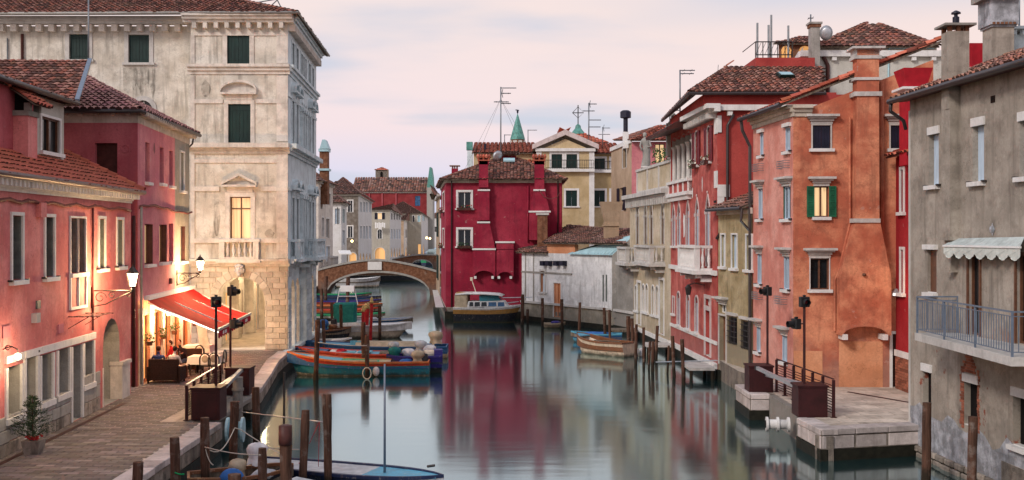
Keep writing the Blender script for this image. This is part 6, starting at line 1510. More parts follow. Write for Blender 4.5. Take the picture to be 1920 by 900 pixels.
# balcony with railing
bz = 2.94; o0, o1 = Vector((10.98, 28.9)), Vector((10.88, 23.2)); i0, i1 = fk.pt(fk.S(0 + 1798), 0), fk.pt(LK - 5.2, 0)
i0 = Vector((12.08, 28.9, 0)); i1 = Vector((12.42, 23.2, 0))
sb = MB(); sb.prism([(o0.x - .05, o0.y + .05, bz - .2), (o1.x - .05, o1.y - .05, bz - .2), (i1.x, i1.y - .05, bz - .2), (i0.x, i0.y + .05, bz - .2)], (0, 0, .2)); bo = sb.build('balcony_slab', M['stone'], K)
rb = MB(); path = [at(i0, bz), at(o0, bz), at(o1, bz), at(i1, bz)]
for a_, b_ in zip(path, path[1:]):
    L_ = (b_ - a_).length; d_ = (b_ - a_) / L_; n_ = int(L_ / .115)
    rb.bar(a_ + Vector((0, 0, .98)), b_ + Vector((0, 0, .98)), .05, .035); rb.bar(a_ + Vector((0, 0, .88)), b_ + Vector((0, 0, .88)), .025, .02); rb.bar(a_ + Vector((0, 0, .1)), b_ + Vector((0, 0, .1)), .025, .02)
    rb.bar(a_, a_ + Vector((0, 0, .98)), .045)
rb.bar(path[1].lerp(path[2], .33), path[1].lerp(path[2], .33) + Vector((0, 0, .98)), .04); rb.bar(path[1].lerp(path[2], .66), path[1].lerp(path[2], .66) + Vector((0, 0, .98)), .04)
ro = rb.build('railing', M['ironblue'], K)
bm_ = None
for a_, b_ in zip(path, path[1:]):
    L_ = (b_ - a_).length; n_ = int(L_ / .13)
    for i in range(1, n_):
        p = a_.lerp(b_, i / n_) - Vector(K.location)
        if bm_ is None: m = MB(); m.box(-.008, .008, -.008, .008, .1, .88); q = m.build('baluster', M['ironblue'], ro, local=True); bm_ = q.data
        else: q = bpy.data.objects.new('baluster', bm_); scene.collection.objects.link(q); q.parent = ro
        q.location = p
# scalloped awning
ak = thing('balcony_awning', fk.pt(fk.S(1830), 5.6), 'faded pale awning with scalloped edge above the metal balcony', 'awning')
w0, w1 = fk.pt(fk.S(1795), 5.6 + (440 - 447) * .0143, .05), fk.pt(fk.S(1925), 5.55, .05)
f0_ = P(1769, 457, 28.8); f1_ = P(1913, 470, 25.3); f1_.z = f0_.z = 5.3
m = MB(); m.sm = True; n = 16
for i in range(n):
    a_, b_ = i / n, (i + 1) / n; m.poly([w0.lerp(w1, a_), w0.lerp(w1, b_), f0_.lerp(f1_, b_) + Vector((0, 0, .02)), f0_.lerp(f1_, a_) + Vector((0, 0, .02))])
m.build('canopy', M['awn_g'], ak); m = MB(); m.bar(f0_, f1_, .06, .05); m.build('front_bar', M['wht'], ak)
m = MB(); n = 7
for i in range(n):
    a_, b_ = f0_.lerp(f1_, i / n), f0_.lerp(f1_, (i + 1) / n); pts = [a_.lerp(b_, j / 8) - Vector((0, 0, .2 + .13 * math.sin(math.pi * j / 8))) + Vector((.02 * (j % 2), 0, 0)) for j in range(9)]
    m.poly([a_ - Vector((0, 0, .03)), b_ - Vector((0, 0, .03))] + pts[::-1])
m.build('valance', M['awn_w'], ak)
# chimneys and turret behind the grey house
c_ = thing('stained_chimney', (15.5, 33, 9), 'tall stained grey chimney with a wide box head behind the grey house roof', 'chimney'); k = 33 / 2000
x0, x1 = (1853 - 960) * k, (1893 - 960) * k; m = MB(); m.box(x0, x1, 32.7, 33.4, 9, 5.6 + (440 - 52) * k); m.build('shaft', M['greyK'], c_)
m = MB(); m.box(x0 - .1, x1 + .1, 32.6, 33.5, 5.6 + (440 - 50) * k, 5.6 + (440 - 2) * k); m.box(x0 - .05, x1 + .05, 32.65, 33.45, 5.6 + (440 - 54) * k, 5.6 + (440 - 50) * k); m.build('head', M['greyK2'], c_)
m = MB()
for i in range(6): m.box(x0 - .05 + (x1 - x0 + .1) * i / 6, x0 + .03 + (x1 - x0 + .1) * i / 6, 32.57, 32.6, 5.6 + (440 - 50) * k, 5.6 + (440 - 46) * k)
m.build('dentil', M['brickwall'], c_); m = MB(); m.box(x0 - .28, x1 + .2, 32.4, 33.6, 5.6 + (440 - 2) * k, 5.6 + (440 + 3) * k + .1); m.build('cap', M['greyE'], c_)
c_ = thing('roof_turret', (16, 34, 9), 'blue grey stone turret with bracketed cornice at the right edge', 'turret'); k = 34 / 2000; x0 = (1893 - 960) * k
m = MB(); m.box(x0, x0 + 1.6, 33.7, 35, 9.5, 5.6 + (440 - 68) * k); m.build('drum', M['stone_b'], c_); m = MB(); m.box(x0 - .25, x0 + 1.9, 33.4, 35.3, 5.6 + (440 - 60) * k, 5.6 + (440 - 55) * k); m.build('cornice', M['stone_b'], c_)
m = MB()
for i in range(6): m.box(x0 - .15 + i * .33, x0 + .0 + i * .33, 33.5, 33.7, 5.6 + (440 - 70) * k, 5.6 + (440 - 61) * k)
m.build('cornice_brackets', M['stone_b'], c_)
# white house with pyramid roof, brick tower
Wh = thing('white_house', (16, 56, 0), 'white house with pyramid tiled roof and satellite dish behind the orange house', 'house')
fw1 = Fac((15.8, 60), (14.9, 54.5)); fw2 = Fac((14.9, 54.5), (22.0, 54.5)); k = 54.5 / 2000; zt1 = 5.6 + (440 - 105) * k
s0, s1, z0, z1 = fw1.rect(1539, 115, 1546, 150) if False else (3.6, 4.6, 12.6, 14.2); window(fw1, Wh, s0, s1, z0, z1, fill='board', sh='shut_b')
fw1.wall(Wh, M['white_up'], 0, fw1.L, 5, zt1, 'side_wall'); fw2.wall(Wh, M['white_up'], 0, fw2.L, 5, zt1); fw2.band(Wh, M['stone_w'], -.2, fw2.L, zt1 - .05, zt1 + .25, .25, 'cornice'); fw1.band(Wh, M['stone_w'], 0, fw1.L, zt1 - .05, zt1 + .25, .25, 'cornice'); dentils(fw2, Wh, M['stone_w'], 0, fw2.L, zt1 - .25, zt1 - .06, .2, .95, .22)
fw2.wall(Wh, M['cream_b'], .4, fw2.L - .3, zt1 + .25, zt1 + .52, 'attic_wall'); fw1.wall(Wh, M['cream_b'], 0, fw1.L - .3, zt1 + .25, zt1 + .52, 'attic_wall')
e0, e1 = P(1527, 86, 54.2), P(1762, 86, 54.2); e1.z = e0.z; apx = P(1625, 43, 58.5); ap2 = P(1648, 45, 58.5); b0 = Vector((e0.x + .9, 62.5, e0.z))
roof(Wh, [e0, e1, ap2, apx], 'tile_w', .3, .42, 'w', ridge=[(e0, apx), (e1, ap2)]); roof(Wh, [b0, e0, apx], 'tile_w', .3, .42, 'w')
s_ = fw2.S(1551); tubep('downpipe', M['shut_b'], Wh, [fw2.pt(s_ - .3, zt1 + .1, .15), fw2.pt(s_, zt1 - .5, .1), fw2.pt(s_, 9, .1)], .1)
tubep('conduit', M['zinc'], Wh, [fw2.pt(fw2.S(1750), zt1 + .4, .04), fw2.pt(fw2.S(1666), zt1 + .4, .04), fw2.pt(fw2.S(1664), 11, .04)], .05)
m = MB(); p = P(1528, 75, 53.8); m.box(p.x - .25, p.x + .2, 53.6, 54.1, 12.5, 5.6 + (440 - 52) * .0269); co = m.build('chimney', M['greyE'], Wh); m = MB(); zz = 5.6 + (440 - 52) * .0269; m.box(p.x - .3, p.x + .25, 53.55, 54.15, zz, zz + .15); m.build('chimney_band', M['brickwall'], co); m = MB(); m.box(p.x - .35, p.x + .3, 53.5, 54.2, zz + .15, zz + .25); m.build('chimney_cap', M['greyE'], co)
m = MB(); m.sm = True; m.lathe([(.02, 0), (.2, .02), (.38, .08)], (0, 0, 0), 16); o = m.build('satellite_dish', M['galv'], Wh, local=True); o.location = P(1549, 62, 53.4) - Wh.location; o.rotation_euler = (rad(-75), rad(0), rad(-15)); o.scale = (.85, 1.0, 1)
Bt = thing('brick_bell_tower', (14.5, 62, 0), 'brick tower with lit orange arch and tiled roof behind the roof terrace', 'tower')
k = 62 / 2000; x0, x1 = (1460 - 960) * k, (1520 - 960) * k; ft = Fac((x0, 62), (x1 + .4, 62)); s0 = ft.S(1497); z0, z1 = 5.6 + (440 - 112) * k, 5.6 + (440 - 85) * k
window(ft, Bt, s0, s0 + .85, z0, z1, fill='lit2', arch='round', frame='wood_f', muntin=0); window(ft, Bt, .15, .8, z0, z1, fill='lit2', arch='round', frame='wood_f', muntin=0)
ft.wall(Bt, M['brickwall'], 0, ft.L, 8, 5.6 + (440 - 80) * k); roof(Bt, [(x0 - .4, 61.7, 5.6 + (440 - 82) * k), (x1 + 1.0, 61.7, 5.6 + (440 - 82) * k), (x1 + .6, 64, 5.6 + (440 - 58) * k), (x1 - .3, 64, 5.6 + (440 - 58) * k)], 'tile_w', .3, .42, 'w')
# ------------------------------------------------------------------ yellow houses behind the crimson one
Y1 = 105.0; kY = Y1 / 2000
def Zv(v, Y): return 5.6 + (440 - v) * Y / 2000
def Xu(u, Y): return (u - 960) * Y / 2000
Yh = thing('yellow_house', (Xu(1030, Y1), Y1, 0), 'yellow house with a gabled centre and green shutters behind the crimson house', 'house')
f1 = Fac((Xu(888, Y1), Y1), (Xu(1005, Y1), Y1)); f2 = Fac((Xu(1005, Y1), Y1 - 1.5), (Xu(1112, Y1), Y1 - 1.5)); f3 = Fac((Xu(1112, Y1), Y1), (Xu(1162, Y1), Y1))
for (u0, v0, u1, v1) in ((1034, 289, 1054, 316), (1062, 289, 1082, 316), (1061, 357, 1082, 387)): wpx(f2, Yh, u0, v0, u1, v1, fill='shutter', trim='stone_w', tw=.2, depth=.1, sill='stone_w')
for (u0, v0, u1, v1) in ((1115, 297, 1134, 317), (1146, 297, 1161, 317), (1114, 357, 1134, 387), (1146, 357, 1160, 387)): wpx(f3, Yh, u0, v0, u1, v1, fill='shutter', trim='stone_w', tw=.2, depth=.1, sill='stone_w')
wpx(f2, Yh, 1065, 428, 1082, 450, fill='glass', trim='stone_w', tw=.2)
f1.wall(Yh, M['yellow'], 0, f1.L, 0, Zv(286, Y1)); zg = Zv(284, Y1 - 1.5)
f2.wall(Yh, M['yellow'], 0, f2.L, 0, zg, 'gable_front', top=[(0, zg), (f2.L, zg), (f2.L / 2, Zv(263, Y1))]); f3.wall(Yh, M['yellow'], 0, f3.L, 0, Zv(287, Y1))
for f_ in (f2, f3): f_.band(Yh, M['stone_w'], 0, f_.L, Zv(324, Y1), Zv(319, Y1), .5, 'balcony_slab')
f2.band(Yh, M['stone_w'], -.1, f2.L + .1, zg - .0, zg + .3, .3, 'pediment_base')
for sg in (0, 1):
    m = MB(); a = f2.pt(-.4 if sg == 0 else f2.L + .4, zg + .2); b = f2.pt(f2.L / 2, Zv(258, Y1) + .1); m.prism([a, b, b + Vector((0, 0, .5)), a + Vector((0, 0, .45))], (0, -.5, 0)); m.build('pediment_rake', M['trimG'], Yh)
for q in (0, f2.L - .5): m = MB(); f2.box(m, q, q + .5, 0, zg, 0, .1); m.build('corner_strip', M['stone_w'], Yh)
rl = MB()
for f_, a, b in ((f2, Xu(1022, Y1), Xu(1110, Y1)), (f3, Xu(1113, Y1), Xu(1160, Y1))):
    zb = Zv(319, Y1); y_ = f_.a.y - .5
    for z in (zb + .1, zb + .85): rl.tube([(a, y_, z), (b, y_, z)], .03, 4)
    x = a
    while x < b: rl.tube([(x, y_, zb), (x, y_, zb + .85)], .018, 3); x += .22
rl.build('railing', M['iron'], Yh)
roof(Yh, [(Xu(885, Y1), Y1 - .5, Zv(287, Y1)), (Xu(1008, Y1), Y1 - .5, Zv(287, Y1)), (Xu(1008, Y1), Y1 + 5, Zv(270, Y1 + 5)), (Xu(885, Y1), Y1 + 5, Zv(270, Y1 + 5))], 'tile_o', .42, .55, 'o', hgt=.12)
roof(Yh, [(Xu(970, Y1), Y1 - .7, Zv(308, Y1)), (Xu(1008, Y1), Y1 - .7, Zv(308, Y1)), (Xu(1008, Y1), Y1 + 1.5, Zv(284, Y1)), (Xu(965, Y1), Y1 + 1.5, Zv(284, Y1))], 'tile_o', .42, .55, 'o', hgt=.12)
roof(Yh, [(Xu(1110, Y1), Y1 - .5, Zv(288, Y1)), (Xu(1166, Y1), Y1 - .5, Zv(288, Y1)), (Xu(1166, Y1), Y1 + 5, Zv(271, Y1 + 5)), (Xu(1110, Y1), Y1 + 5, Zv(271, Y1 + 5))], 'tile_o', .42, .55, 'o', hgt=.12)
zf = Zv(263, Y1) + .3
roof(Yh, [(Xu(1003, Y1) - .3, Y1 + 6, zg + .1), (Xu(1003, Y1) - .3, Y1 - 1.6, zg + .1), (Xu(1058.5, Y1), Y1 - 1.6, zf + .5), (Xu(1058.5, Y1), Y1 + 6, zf + .5)], 'tile_o', .42, .55, 'o')
roof(Yh, [(Xu(1114, Y1) + .3, Y1 - 1.6, zg + .1), (Xu(1114, Y1) + .3, Y1 + 6, zg + .1), (Xu(1058.5, Y1), Y1 + 6, zf + .5), (Xu(1058.5, Y1), Y1 - 1.6, zf + .5)], 'tile_o', .42, .55, 'o')
m = MB(); m.box(Xu(876, Y1), Xu(886, Y1), Y1, Y1 + .8, 8, Zv(283, Y1)); co = m.build('end_chimney', M['stone_b'], Yh); m = MB(); m.box(Xu(874.5, Y1), Xu(886, Y1), Y1 - .1, Y1 + .9, Zv(281, Y1), Zv(266, Y1)); m.build('chimney_head', M['copper'], co)
m = MB(); m.box(Xu(907, Y1), Xu(911, Y1), Y1 + 1, Y1 + 1.3, Zv(287, Y1), Zv(268, Y1)); m.build('flue_pipe', M['shut_n'], Yh)
# AC unit, roof box
m = MB(); m.box(Xu(1034, 109), Xu(1090, 109), 109, 111, Zv(270, 109), Zv(258, 109)); tag(m.build('roof_machinery_box', M['galv'], Yh))
# spire
S1 = 150.0
sp = thing('church_spire', (Xu(970, S1), S1, 0), 'pointed green copper church spire with a weathervane', 'spire'); c = Vector((Xu(970.5, S1), S1, 0))
m = MB(); m.lathe([(.98, 10), (.98, Zv(262, S1)), (1.0, Zv(262, S1))], c, 8); m.build('drum', M['brickwall'], sp)
m = MB()
for i in range(8):
    a = i * math.pi / 4 + math.pi / 8; d = Vector((math.cos(a), math.sin(a), 0)); m.obox(c + d * .9 + Vector((-.28, -.1, Zv(270, S1))), (.56, 0, 0), (0, .1, 0), (0, 0, .45))
m.build('drum_panel', M['stone'], sp)
m = MB(); m.lathe([(1.05, Zv(262, S1)), (1.05, Zv(261, S1)), (.12, Zv(217, S1)), (.04, Zv(214, S1))], c, 8); m.build('spire_roof', M['copper'], sp)
m = MB(); m.tube([c + Vector((0, 0, Zv(216, S1))), c + Vector((0, 0, Zv(206, S1)))], .05, 5); m.ball(c + Vector((0, 0, Zv(209, S1))), .14, .1, .28, 6, 5); m.tube([c + Vector((-.3, 0, Zv(206, S1))), c + Vector((.2, 0, Zv(207, S1)))], .07, 5); m.build('weathervane', M['shut_n'], sp)
dm = thing('domed_roof', (Xu(1096, 120), 120, 0), 'hipped tiled turret roof topped by an ornate iron cross', 'turret'); c = Vector((Xu(1088, 120), 124, 0))
zb, zt = Zv(271, 124), Zv(247, 124); w_ = 3.8
for a in range(4):
    p = [c + Vector((math.cos(a * math.pi / 2 + math.pi / 4 + k) * w_ * 1.2, math.sin(a * math.pi / 2 + math.pi / 4 + k) * w_ * 1.2, zb)) for k in (0, math.pi / 2)]
    if a in (1, 2, 3): roof(dm, [p[0], p[1], c + Vector((0, 0, zt))], 'tile_o', .42, .5, 'w')
m = MB(); m.lathe([(w_, zb - 6), (w_, zb)], c, 8); m.build('turret_wall', M['brickwall'], dm)
m = MB(); m.lathe([(.9, zt - .3), (.35, zt + .4), (.3, zt + .7), (.08, zt + .9)], c, 8); m.build('cap', M['copper'], dm)
m = MB(); z = zt + .8; m.tube([c + Vector((0, 0, z)), c + Vector((0, 0, z + 2.3))], .06, 4); m.tube([c + Vector((-.65, 0, z + 1.4)), c + Vector((.65, 0, z + 1.4))], .05, 4); m.tube([c + Vector((-.65, 0, z + 1.4)), c + Vector((0, 0, z + 2.1)), c + Vector((.65, 0, z + 1.4)), c + Vector((0, 0, z + .8)), c + Vector((-.65, 0, z + 1.4))], .035, 4); m.build('cross', M['iron'], dm)
# antennas
def ant(u, vb, vt, Y, bars, label, r=.03): antenna(None, P(u, vb, Y), Zv(vt, Y) - Zv(vb, Y), [(Zv(v, Y) - Zv(vb, Y), l * Y / 2000, o * Y / 2000, e) for v, l, o, e in bars], label, r=r)
ant(939, 296, 163, 88, ((165, 29, 0, 0), (175, 19, 0, 2), (191, 28, -13, 1), (194, 19, 0, 1)), 'tallest antenna mast, rising above the crimson house roof', .06)
for du, dv in ((-48, 60), (-25, 80), (25, 60)):
    pass
gw = MB(); mb_ = P(939, 185, 88)
for (u, v, Y) in ((893, 300, 90), (870, 320, 92), (985, 290, 92), (1005, 300, 90)): gw.tube([mb_, P(u, v, Y)], .012, 3)
tag(gw.build('guy_wires', M['antenna']), 'thin guy wires running down from the tallest antenna mast', 'wire')
ant(1104, 276, 193, 106, ((195, 15, 0, 2), (208, 23, -12, 1), (225, 23, 0, 0), (238, 22, 0, 0)), 'tall antenna with four bars beside the ornate iron cross', .07)
ant(1130, 275, 238, 107, ((240, 14, 0, 2), (252, 22, -8, 1)), 'short thin antenna right of the four barred one', .05)
ant(990, 272, 243, 108, ((244, 17, 0, 1),), 'single barred antenna just right of the green spire', .05)
ant(946, 273, 252, 108, ((253, 12, 0, 1),), 'small antenna just left of the green spire', .05)
ant(1275, 215, 131, 60, ((132, 28, 0, 1), (138, 26, 0, 1)), 'tall antenna with two bars above the red gothic house', .045)
ant(1256, 230, 205, 64, ((207, 18, 0, 1), (217, 20, -5, 1)), 'low antenna left of the tall two barred one above the red gothic house', .04)
ant(1350, 160, 133, 56, ((134, 9, -5, 2), (147, 12, -6, 1)), 'small antenna above the skylight roof of the red gothic house', .03)
ant(1520, 85, 27, 58, ((34, 10, -5, 1),), 'cross shaped antenna beside the satellite dish', .04)
ant(1911, 62, -30, 34, (), 'thin mast on the turret at the right edge', .03)
ant(166, 120, -20, 41, (), 'thin metal mast in front of the palazzo at the pink roof verge', .03)
aw_ = MB(); 
for a, b in (((500, 18, 56.5), (520, 0, 56.5)), ((520, 0, 56.5), (531, 22, 56.5)), ((506, 0, 56.5), (533, -4, 56.5)), ((480, 5, 56.5), (520, -2, 56.5))): aw_.tube([P(*a), P(*b)], .03, 4)
tag(aw_.build('roof_stay', M['antenna']), 'thin metal stays on the palazzo roof near its right corner', 'antenna')

# ------------------------------------------------------------------ brick bridges
def bridge(Y, u0, u1, vtop, vl, vr, sp0, sp1, vcrown, vsp, label, depth=3.5, keystone=None, par=.0):
    b = thing('brick_bridge', (Xu((u0 + u1) / 2, Y), Y, 0), label, 'bridge'); N = 28
    um = (sp0 + sp1) / 2
    def top(u):
        f = (u - u0) / (u1 - u0); c = keystone or um; 
        t = (u - c) / ((u0 - c) if u < c else (u1 - c)); return vtop + ((vl if u < c else vr) - vtop) * (t ** 1.6)
    def bot(u):
        t = abs(u - um) / ((sp1 - sp0) / 2)
        return None if t >= 1 else vsp - (vsp - vcrown) * math.sqrt(max(0, 1 - t ** 2)) 
    us = sorted(set([u0 + (u1 - u0) * i / N for i in range(N + 1)] + [sp0, sp1]))
    m = MB(); rim = MB(); cp = MB(); zl = -2.5
    for a, c in zip(us, us[1:]):
        mid = (a + c) / 2
        def low(u): 
            v = bot(u); return Zv(v, Y) if v is not None else (Zv(vsp, Y) if sp0 - .01 <= u <= sp1 + .01 else zl)
        za, zc = (low(a), low(c)) if sp0 - .01 <= mid <= sp1 + .01 else (zl, zl)
        m.hexa([(Xu(a, Y), Y, za), (Xu(c, Y), Y, zc), (Xu(c, Y), Y + depth, zc), (Xu(a, Y), Y + depth, za), (Xu(a, Y), Y, Zv(top(a), Y)), (Xu(c, Y), Y, Zv(top(c), Y)), (Xu(c, Y), Y + depth, Zv(top(c), Y)), (Xu(a, Y), Y + depth, Zv(top(a), Y))])
        A_, C_ = Vector((Xu(a, Y), Y - .12, Zv(top(a), Y))), Vector((Xu(c, Y), Y - .12, Zv(top(c), Y)))
        cp_ = MB(); cp_.hexa([A_ - Vector((0, 0, .05)), C_ - Vector((0, 0, .05)), C_ + Vector((0, .5, -.05)), A_ + Vector((0, .5, -.05)), A_ + Vector((0, 0, .16)), C_ + Vector((0, 0, .16)), C_ + Vector((0, .5, .16)), A_ + Vector((0, .5, .16))]); cp_.build('coping_stone', M['stone_g'], b)
        if sp0 - .01 <= mid <= sp1 + .01 and c - a > .5:
            A_, C_ = Vector((Xu(a, Y), Y - .06, za)), Vector((Xu(c, Y), Y - .06, zc)); r_ = MB(); r_.hexa([A_, C_, C_ + Vector((0, .2, 0)), A_ + Vector((0, .2, 0)), A_ + Vector((0, 0, .22)), C_ + Vector((0, 0, .22)), C_ + Vector((0, .2, .22)), A_ + Vector((0, .2, .22))]); r_.build('arch_stone', M['stone_g'], b)
    m.build('bridge_body', M['brickwall'], b)
    if keystone: k = MB(); k.box(Xu(690, Y), Xu(716, Y), Y - .18, Y, Zv(506, Y), Zv(490.5, Y)); k.build('marble_plaque', M['stone_w'], b)
    return b
bridge(115, 596, 829, 488, 507, 513, 612, 806, 511.5, 551, 'nearer arched brick bridge with a white stone plaque at its crown', 3.2, 703)
bridge(205, 735, 835, 478, 487, 479, 770, 812, 488, 502, 'farther brick bridge seen over the nearer one on the right', 3.5, None)

# ------------------------------------------------------------------ far street
def far_house(label, front, side, ztop, mats, wins_f=(), wins_s=(), roofmat='tile_d', name='far_house', rh=2.5, cat='house', apx=.5):
    """front=(x0,x1,Y) camera facing wall, side=(x0,Y0,x1,Y1) canal facing wall; wins in pixels"""
    h = thing(name, (front[1], front[2], 0), label, cat)
    a = Fac((front[0], front[2]), (front[1], front[2])); s = Fac((side[0], side[1]), (side[2], side[3]))
    for wn_ in wins_f: wpx(a, h, *wn_[:4], **wn_[4])
    for wn_ in wins_s: wpx(s, h, *wn_[:4], **wn_[4])
    a.wall(h, M[mats[0]], 0, a.L, -.5, ztop, 'front_wall'); s.wall(h, M[mats[1]], 0, s.L, -.5, ztop, 'side_wall')
    a.band(h, M['stone'], 0, a.L, ztop - .25, ztop, .2, 'cornice'); s.band(h, M['stone'], 0, s.L, ztop - .25, ztop, .25, 'cornice')
    e0 = a.pt(-.5, ztop, .5); e1 = a.pt(a.L + .6, ztop, .5); e2 = s.pt(s.L, ztop, .6)
    ap = Vector((front[0] * (1 - apx) + front[1] * apx, front[2] + (side[3] - side[1]) * .45, ztop + rh))
    roof(h, [e0, e1, ap], roofmat, .42, .6, 'w', hgt=.12); roof(h, [e1, e2, ap], roofmat, .42, .6, 'w', hgt=.12)
    return h, a, s
sh = lambda **k: dict(dict(fill='board', sh='shut_l', trim='stone_w', tw=.15), **k)
# ornate palace right behind the near palazzo
sM = [(600, 350, 604, 392, sh(sh='shut_n')), (609, 362, 619, 384, sh(sh='shut_n', fill='glass')), (603, 408, 607, 444, sh()), (611, 410, 617, 446, sh(fill='glass')), (603, 462, 607, 490, sh(fill='lit')), (611, 462, 618, 490, sh())]
hM, aM, sMf = far_house('ornate brown stone palace just behind the near palazzo, by the bridge', (-27, Xu(597, 117), 117), (Xu(597, 117), 117, Xu(624, 128), 128), Zv(342, 120), ('stone_warm', 'stone_warm'), (), sM, rh=2.2, name='stone_palace', cat='palace')
balustrade(sMf, hM, 2, 8.5, 2.0, 1.0, 1.1, mat='stone', bal=.6)
m = MB(); k = 119 / 2000; m.box(Xu(599, 119), Xu(614, 119), 119, 120.2, 9, Zv(284, 119)); co = m.build('chimney', M['brickwall'], hM); m = MB(); m.box(Xu(597.5, 119), Xu(616, 119), 118.8, 120.4, Zv(284, 119), Zv(279, 119)); m.box(Xu(597, 119), Xu(617, 119), 118.8, 120.4, Zv(320, 119), Zv(316, 119)); m.prism([(Xu(600, 119), 118.7, Zv(279, 119)), (Xu(617, 119), 118.7, Zv(279, 119)), (Xu(610, 119), 118.7, Zv(262, 119)), (Xu(605, 119), 118.7, Zv(262, 119))], (0, 1.6, 0)); m.build('chimney_head', M['zinc'], co)
far_house('small white house with teal shutters beside the ornate brown palace', (-25, Xu(640, 140), 140), (Xu(640, 140) , 140, Xu(650, 150), 150), Zv(380, 140), ('whitewall', 'whitewall'), [(628, 391, 632, 420, sh()), (634.5, 391, 637, 420, sh())], [(642, 392, 646, 418, sh(sh='zinc')), (642, 432, 646, 460, sh())], rh=1.2)
far_house('dark weathered house with white canal front at the left of the street', (Xu(598, 165), Xu(672, 165), 165), (Xu(672, 165), 165, Xu(697, 205), 205), Zv(364, 165), ('darkwall', 'whitewall'),
          [(652, 376, 661, 398, sh(fill='glass')), (652, 424, 661, 446, sh(fill='glass')), (632, 470, 642, 500, sh(fill='lit_far', trim=None)), (655, 474, 668, 505, sh(fill='lit_far', arch='round', trim='stone'))],
          [(u, v0, u + 3, v1, sh()) for u in (675, 681, 686, 692) for v0, v1 in ((379, 398), (424, 448))] + [(u, 474, u + 3.4, 500, sh(fill='lit_far', arch='round', trim=None)) for u in (674, 680, 686, 692)], rh=3.6, apx=.15)
far_house('grey green house with a lit window, laundry line and arched portal', (Xu(693, 225), Xu(731, 225), 225), (Xu(731, 225), 225, Xu(752, 300), 300), Zv(393, 225), ('greywall', 'whitewall'),
          [(708, 399, 716, 411, sh(fill='lit', open_='shut_n')), (708, 430, 716, 448, sh(fill='glass', arch='round')), (703, 464, 722, 492, sh(fill='lit_far', arch='round', trim='stone'))],
          [(u, 400, u + 2.6, 412, sh(sh='shut_n')) for u in (733, 738, 743, 747.5)] + [(u, 430, u + 2.6, 448, sh()) for u in (733, 738, 743, 747.5)] + [(u, 464, u + 2.8, 482, sh(fill='lit_far', arch='round', trim=None)) for u in (733, 738, 743, 747.5)], rh=2.2, apx=.3)
far_house('pinkish weathered house right of the arched portal house', (Xu(748, 310), Xu(757, 310), 310), (Xu(757, 310), 310, Xu(775, 370), 370), Zv(412, 310), ('beige', 'whitewall'), [], [(760, 430, 763, 446, sh(fill='glass')), (767, 430, 770, 446, sh(sh='shut_n')), (760, 462, 763, 478, sh(fill='lit_far', arch='round', trim=None)), (767, 462, 770, 476, sh(fill='lit_far', arch='round', trim=None))], rh=3)
far_house('pale grey house with blue windows in front of the church facade', (Xu(715, 330), Xu(790, 330), 330), (Xu(790, 330), 330, Xu(803, 420), 420), Zv(400, 330), ('greywall', 'whitewall'), [(783, 404, 788, 416, sh(sh='zinc')), (774, 404, 777, 416, sh(sh='shut_n')), (784, 458, 789, 476, sh(fill='lit_far', trim=None))], [(792, 404, 796, 414, sh(sh='zinc')), (793, 456, 796, 474, sh(fill='lit_far', arch='round', trim=None))], rh=5, apx=.2)
# laundry
ln = MB()
for i in range(6): p = P(703 + i * 3.3, 417 + (i % 2), 223.5); ln.box(p.x, p.x + .3, p.y, p.y + .03, p.z - R.uniform(.9, 1.5), p.z)
tag(ln.build('laundry', M['wht']), 'white laundry hanging on a line across the grey green far house', 'laundry')
# church
Chh = thing('red_church', (Xu(740, 420), 420, 0), 'long dark red church with slate brown roof and stone facade beyond the far houses', 'church')
fC = Fac((Xu(655, 420), 420), (Xu(806, 420), 420)); wpx(fC, Chh, 778, 367, 788, 386, fill='glass', arch='seg', frame='shut_g', glass='glass_b'); fC.wall(Chh, M['church_red'], 0, fC.L, 0, Zv(360, 420)); fC.band(Chh, M['stone'], 0, fC.L, Zv(362, 420), Zv(359.5, 420), .5, 'cornice')
roof(Chh, [(Xu(655, 420), 419, Zv(360, 420)), (Xu(806, 420), 419, Zv(360, 420)), (Xu(806, 420), 428, Zv(336, 428)), (Xu(662, 420), 428, Zv(336, 428))], 'tile_d', 1.0, 1.2, 'w', hgt=.3)
for u in (692, 716, 742): m = MB(); m.box(Xu(u, 420), Xu(u + 1.5, 420), 419.5, 420, 0, Zv(361, 420)); m.build('pilaster', M['pinkB'], Chh)
m = MB(); m.box(Xu(801, 418), Xu(812, 418), 416, 426, 0, Zv(352, 418)); m.build('stone_facade', M['stone_g'], Chh); m = MB(); m.prism([(Xu(801, 418), 416, Zv(352, 418)), (Xu(813, 418), 416, Zv(352, 418)), (Xu(811.5, 418), 416, Zv(330, 418)), (Xu(809, 418), 416, Zv(314, 418)), (Xu(806, 418), 416, Zv(314, 418))], (0, 8, 0)); m.build('pediment', M['copper'], Chh)
Bl = thing('bell_tower', (Xu(715, 435), 435, 0), 'small square bell tower with a hipped tile roof above the church roof', 'tower')
ftw = Fac((Xu(704, 435), 435), (Xu(726, 435), 435)); wpx(ftw, Bl, 713, 322, 718, 334, fill='void', arch='round'); ftw.wall(Bl, M['darkwall'], 0, ftw.L, 10, Zv(318, 435)); sw_ = Fac((Xu(726, 435), 435), (Xu(729, 440), 440)); sw_.wall(Bl, M['beige'], 0, sw_.L, 10, Zv(318, 435), 'side_wall')
zb = Zv(318.5, 435); apx = Vector((Xu(716, 438), 438, Zv(312, 435))); roof(Bl, [(Xu(702, 435), 434.5, zb), (Xu(730, 435), 434.5, zb), apx], 'tile_o', .9, 1.0, 'w')
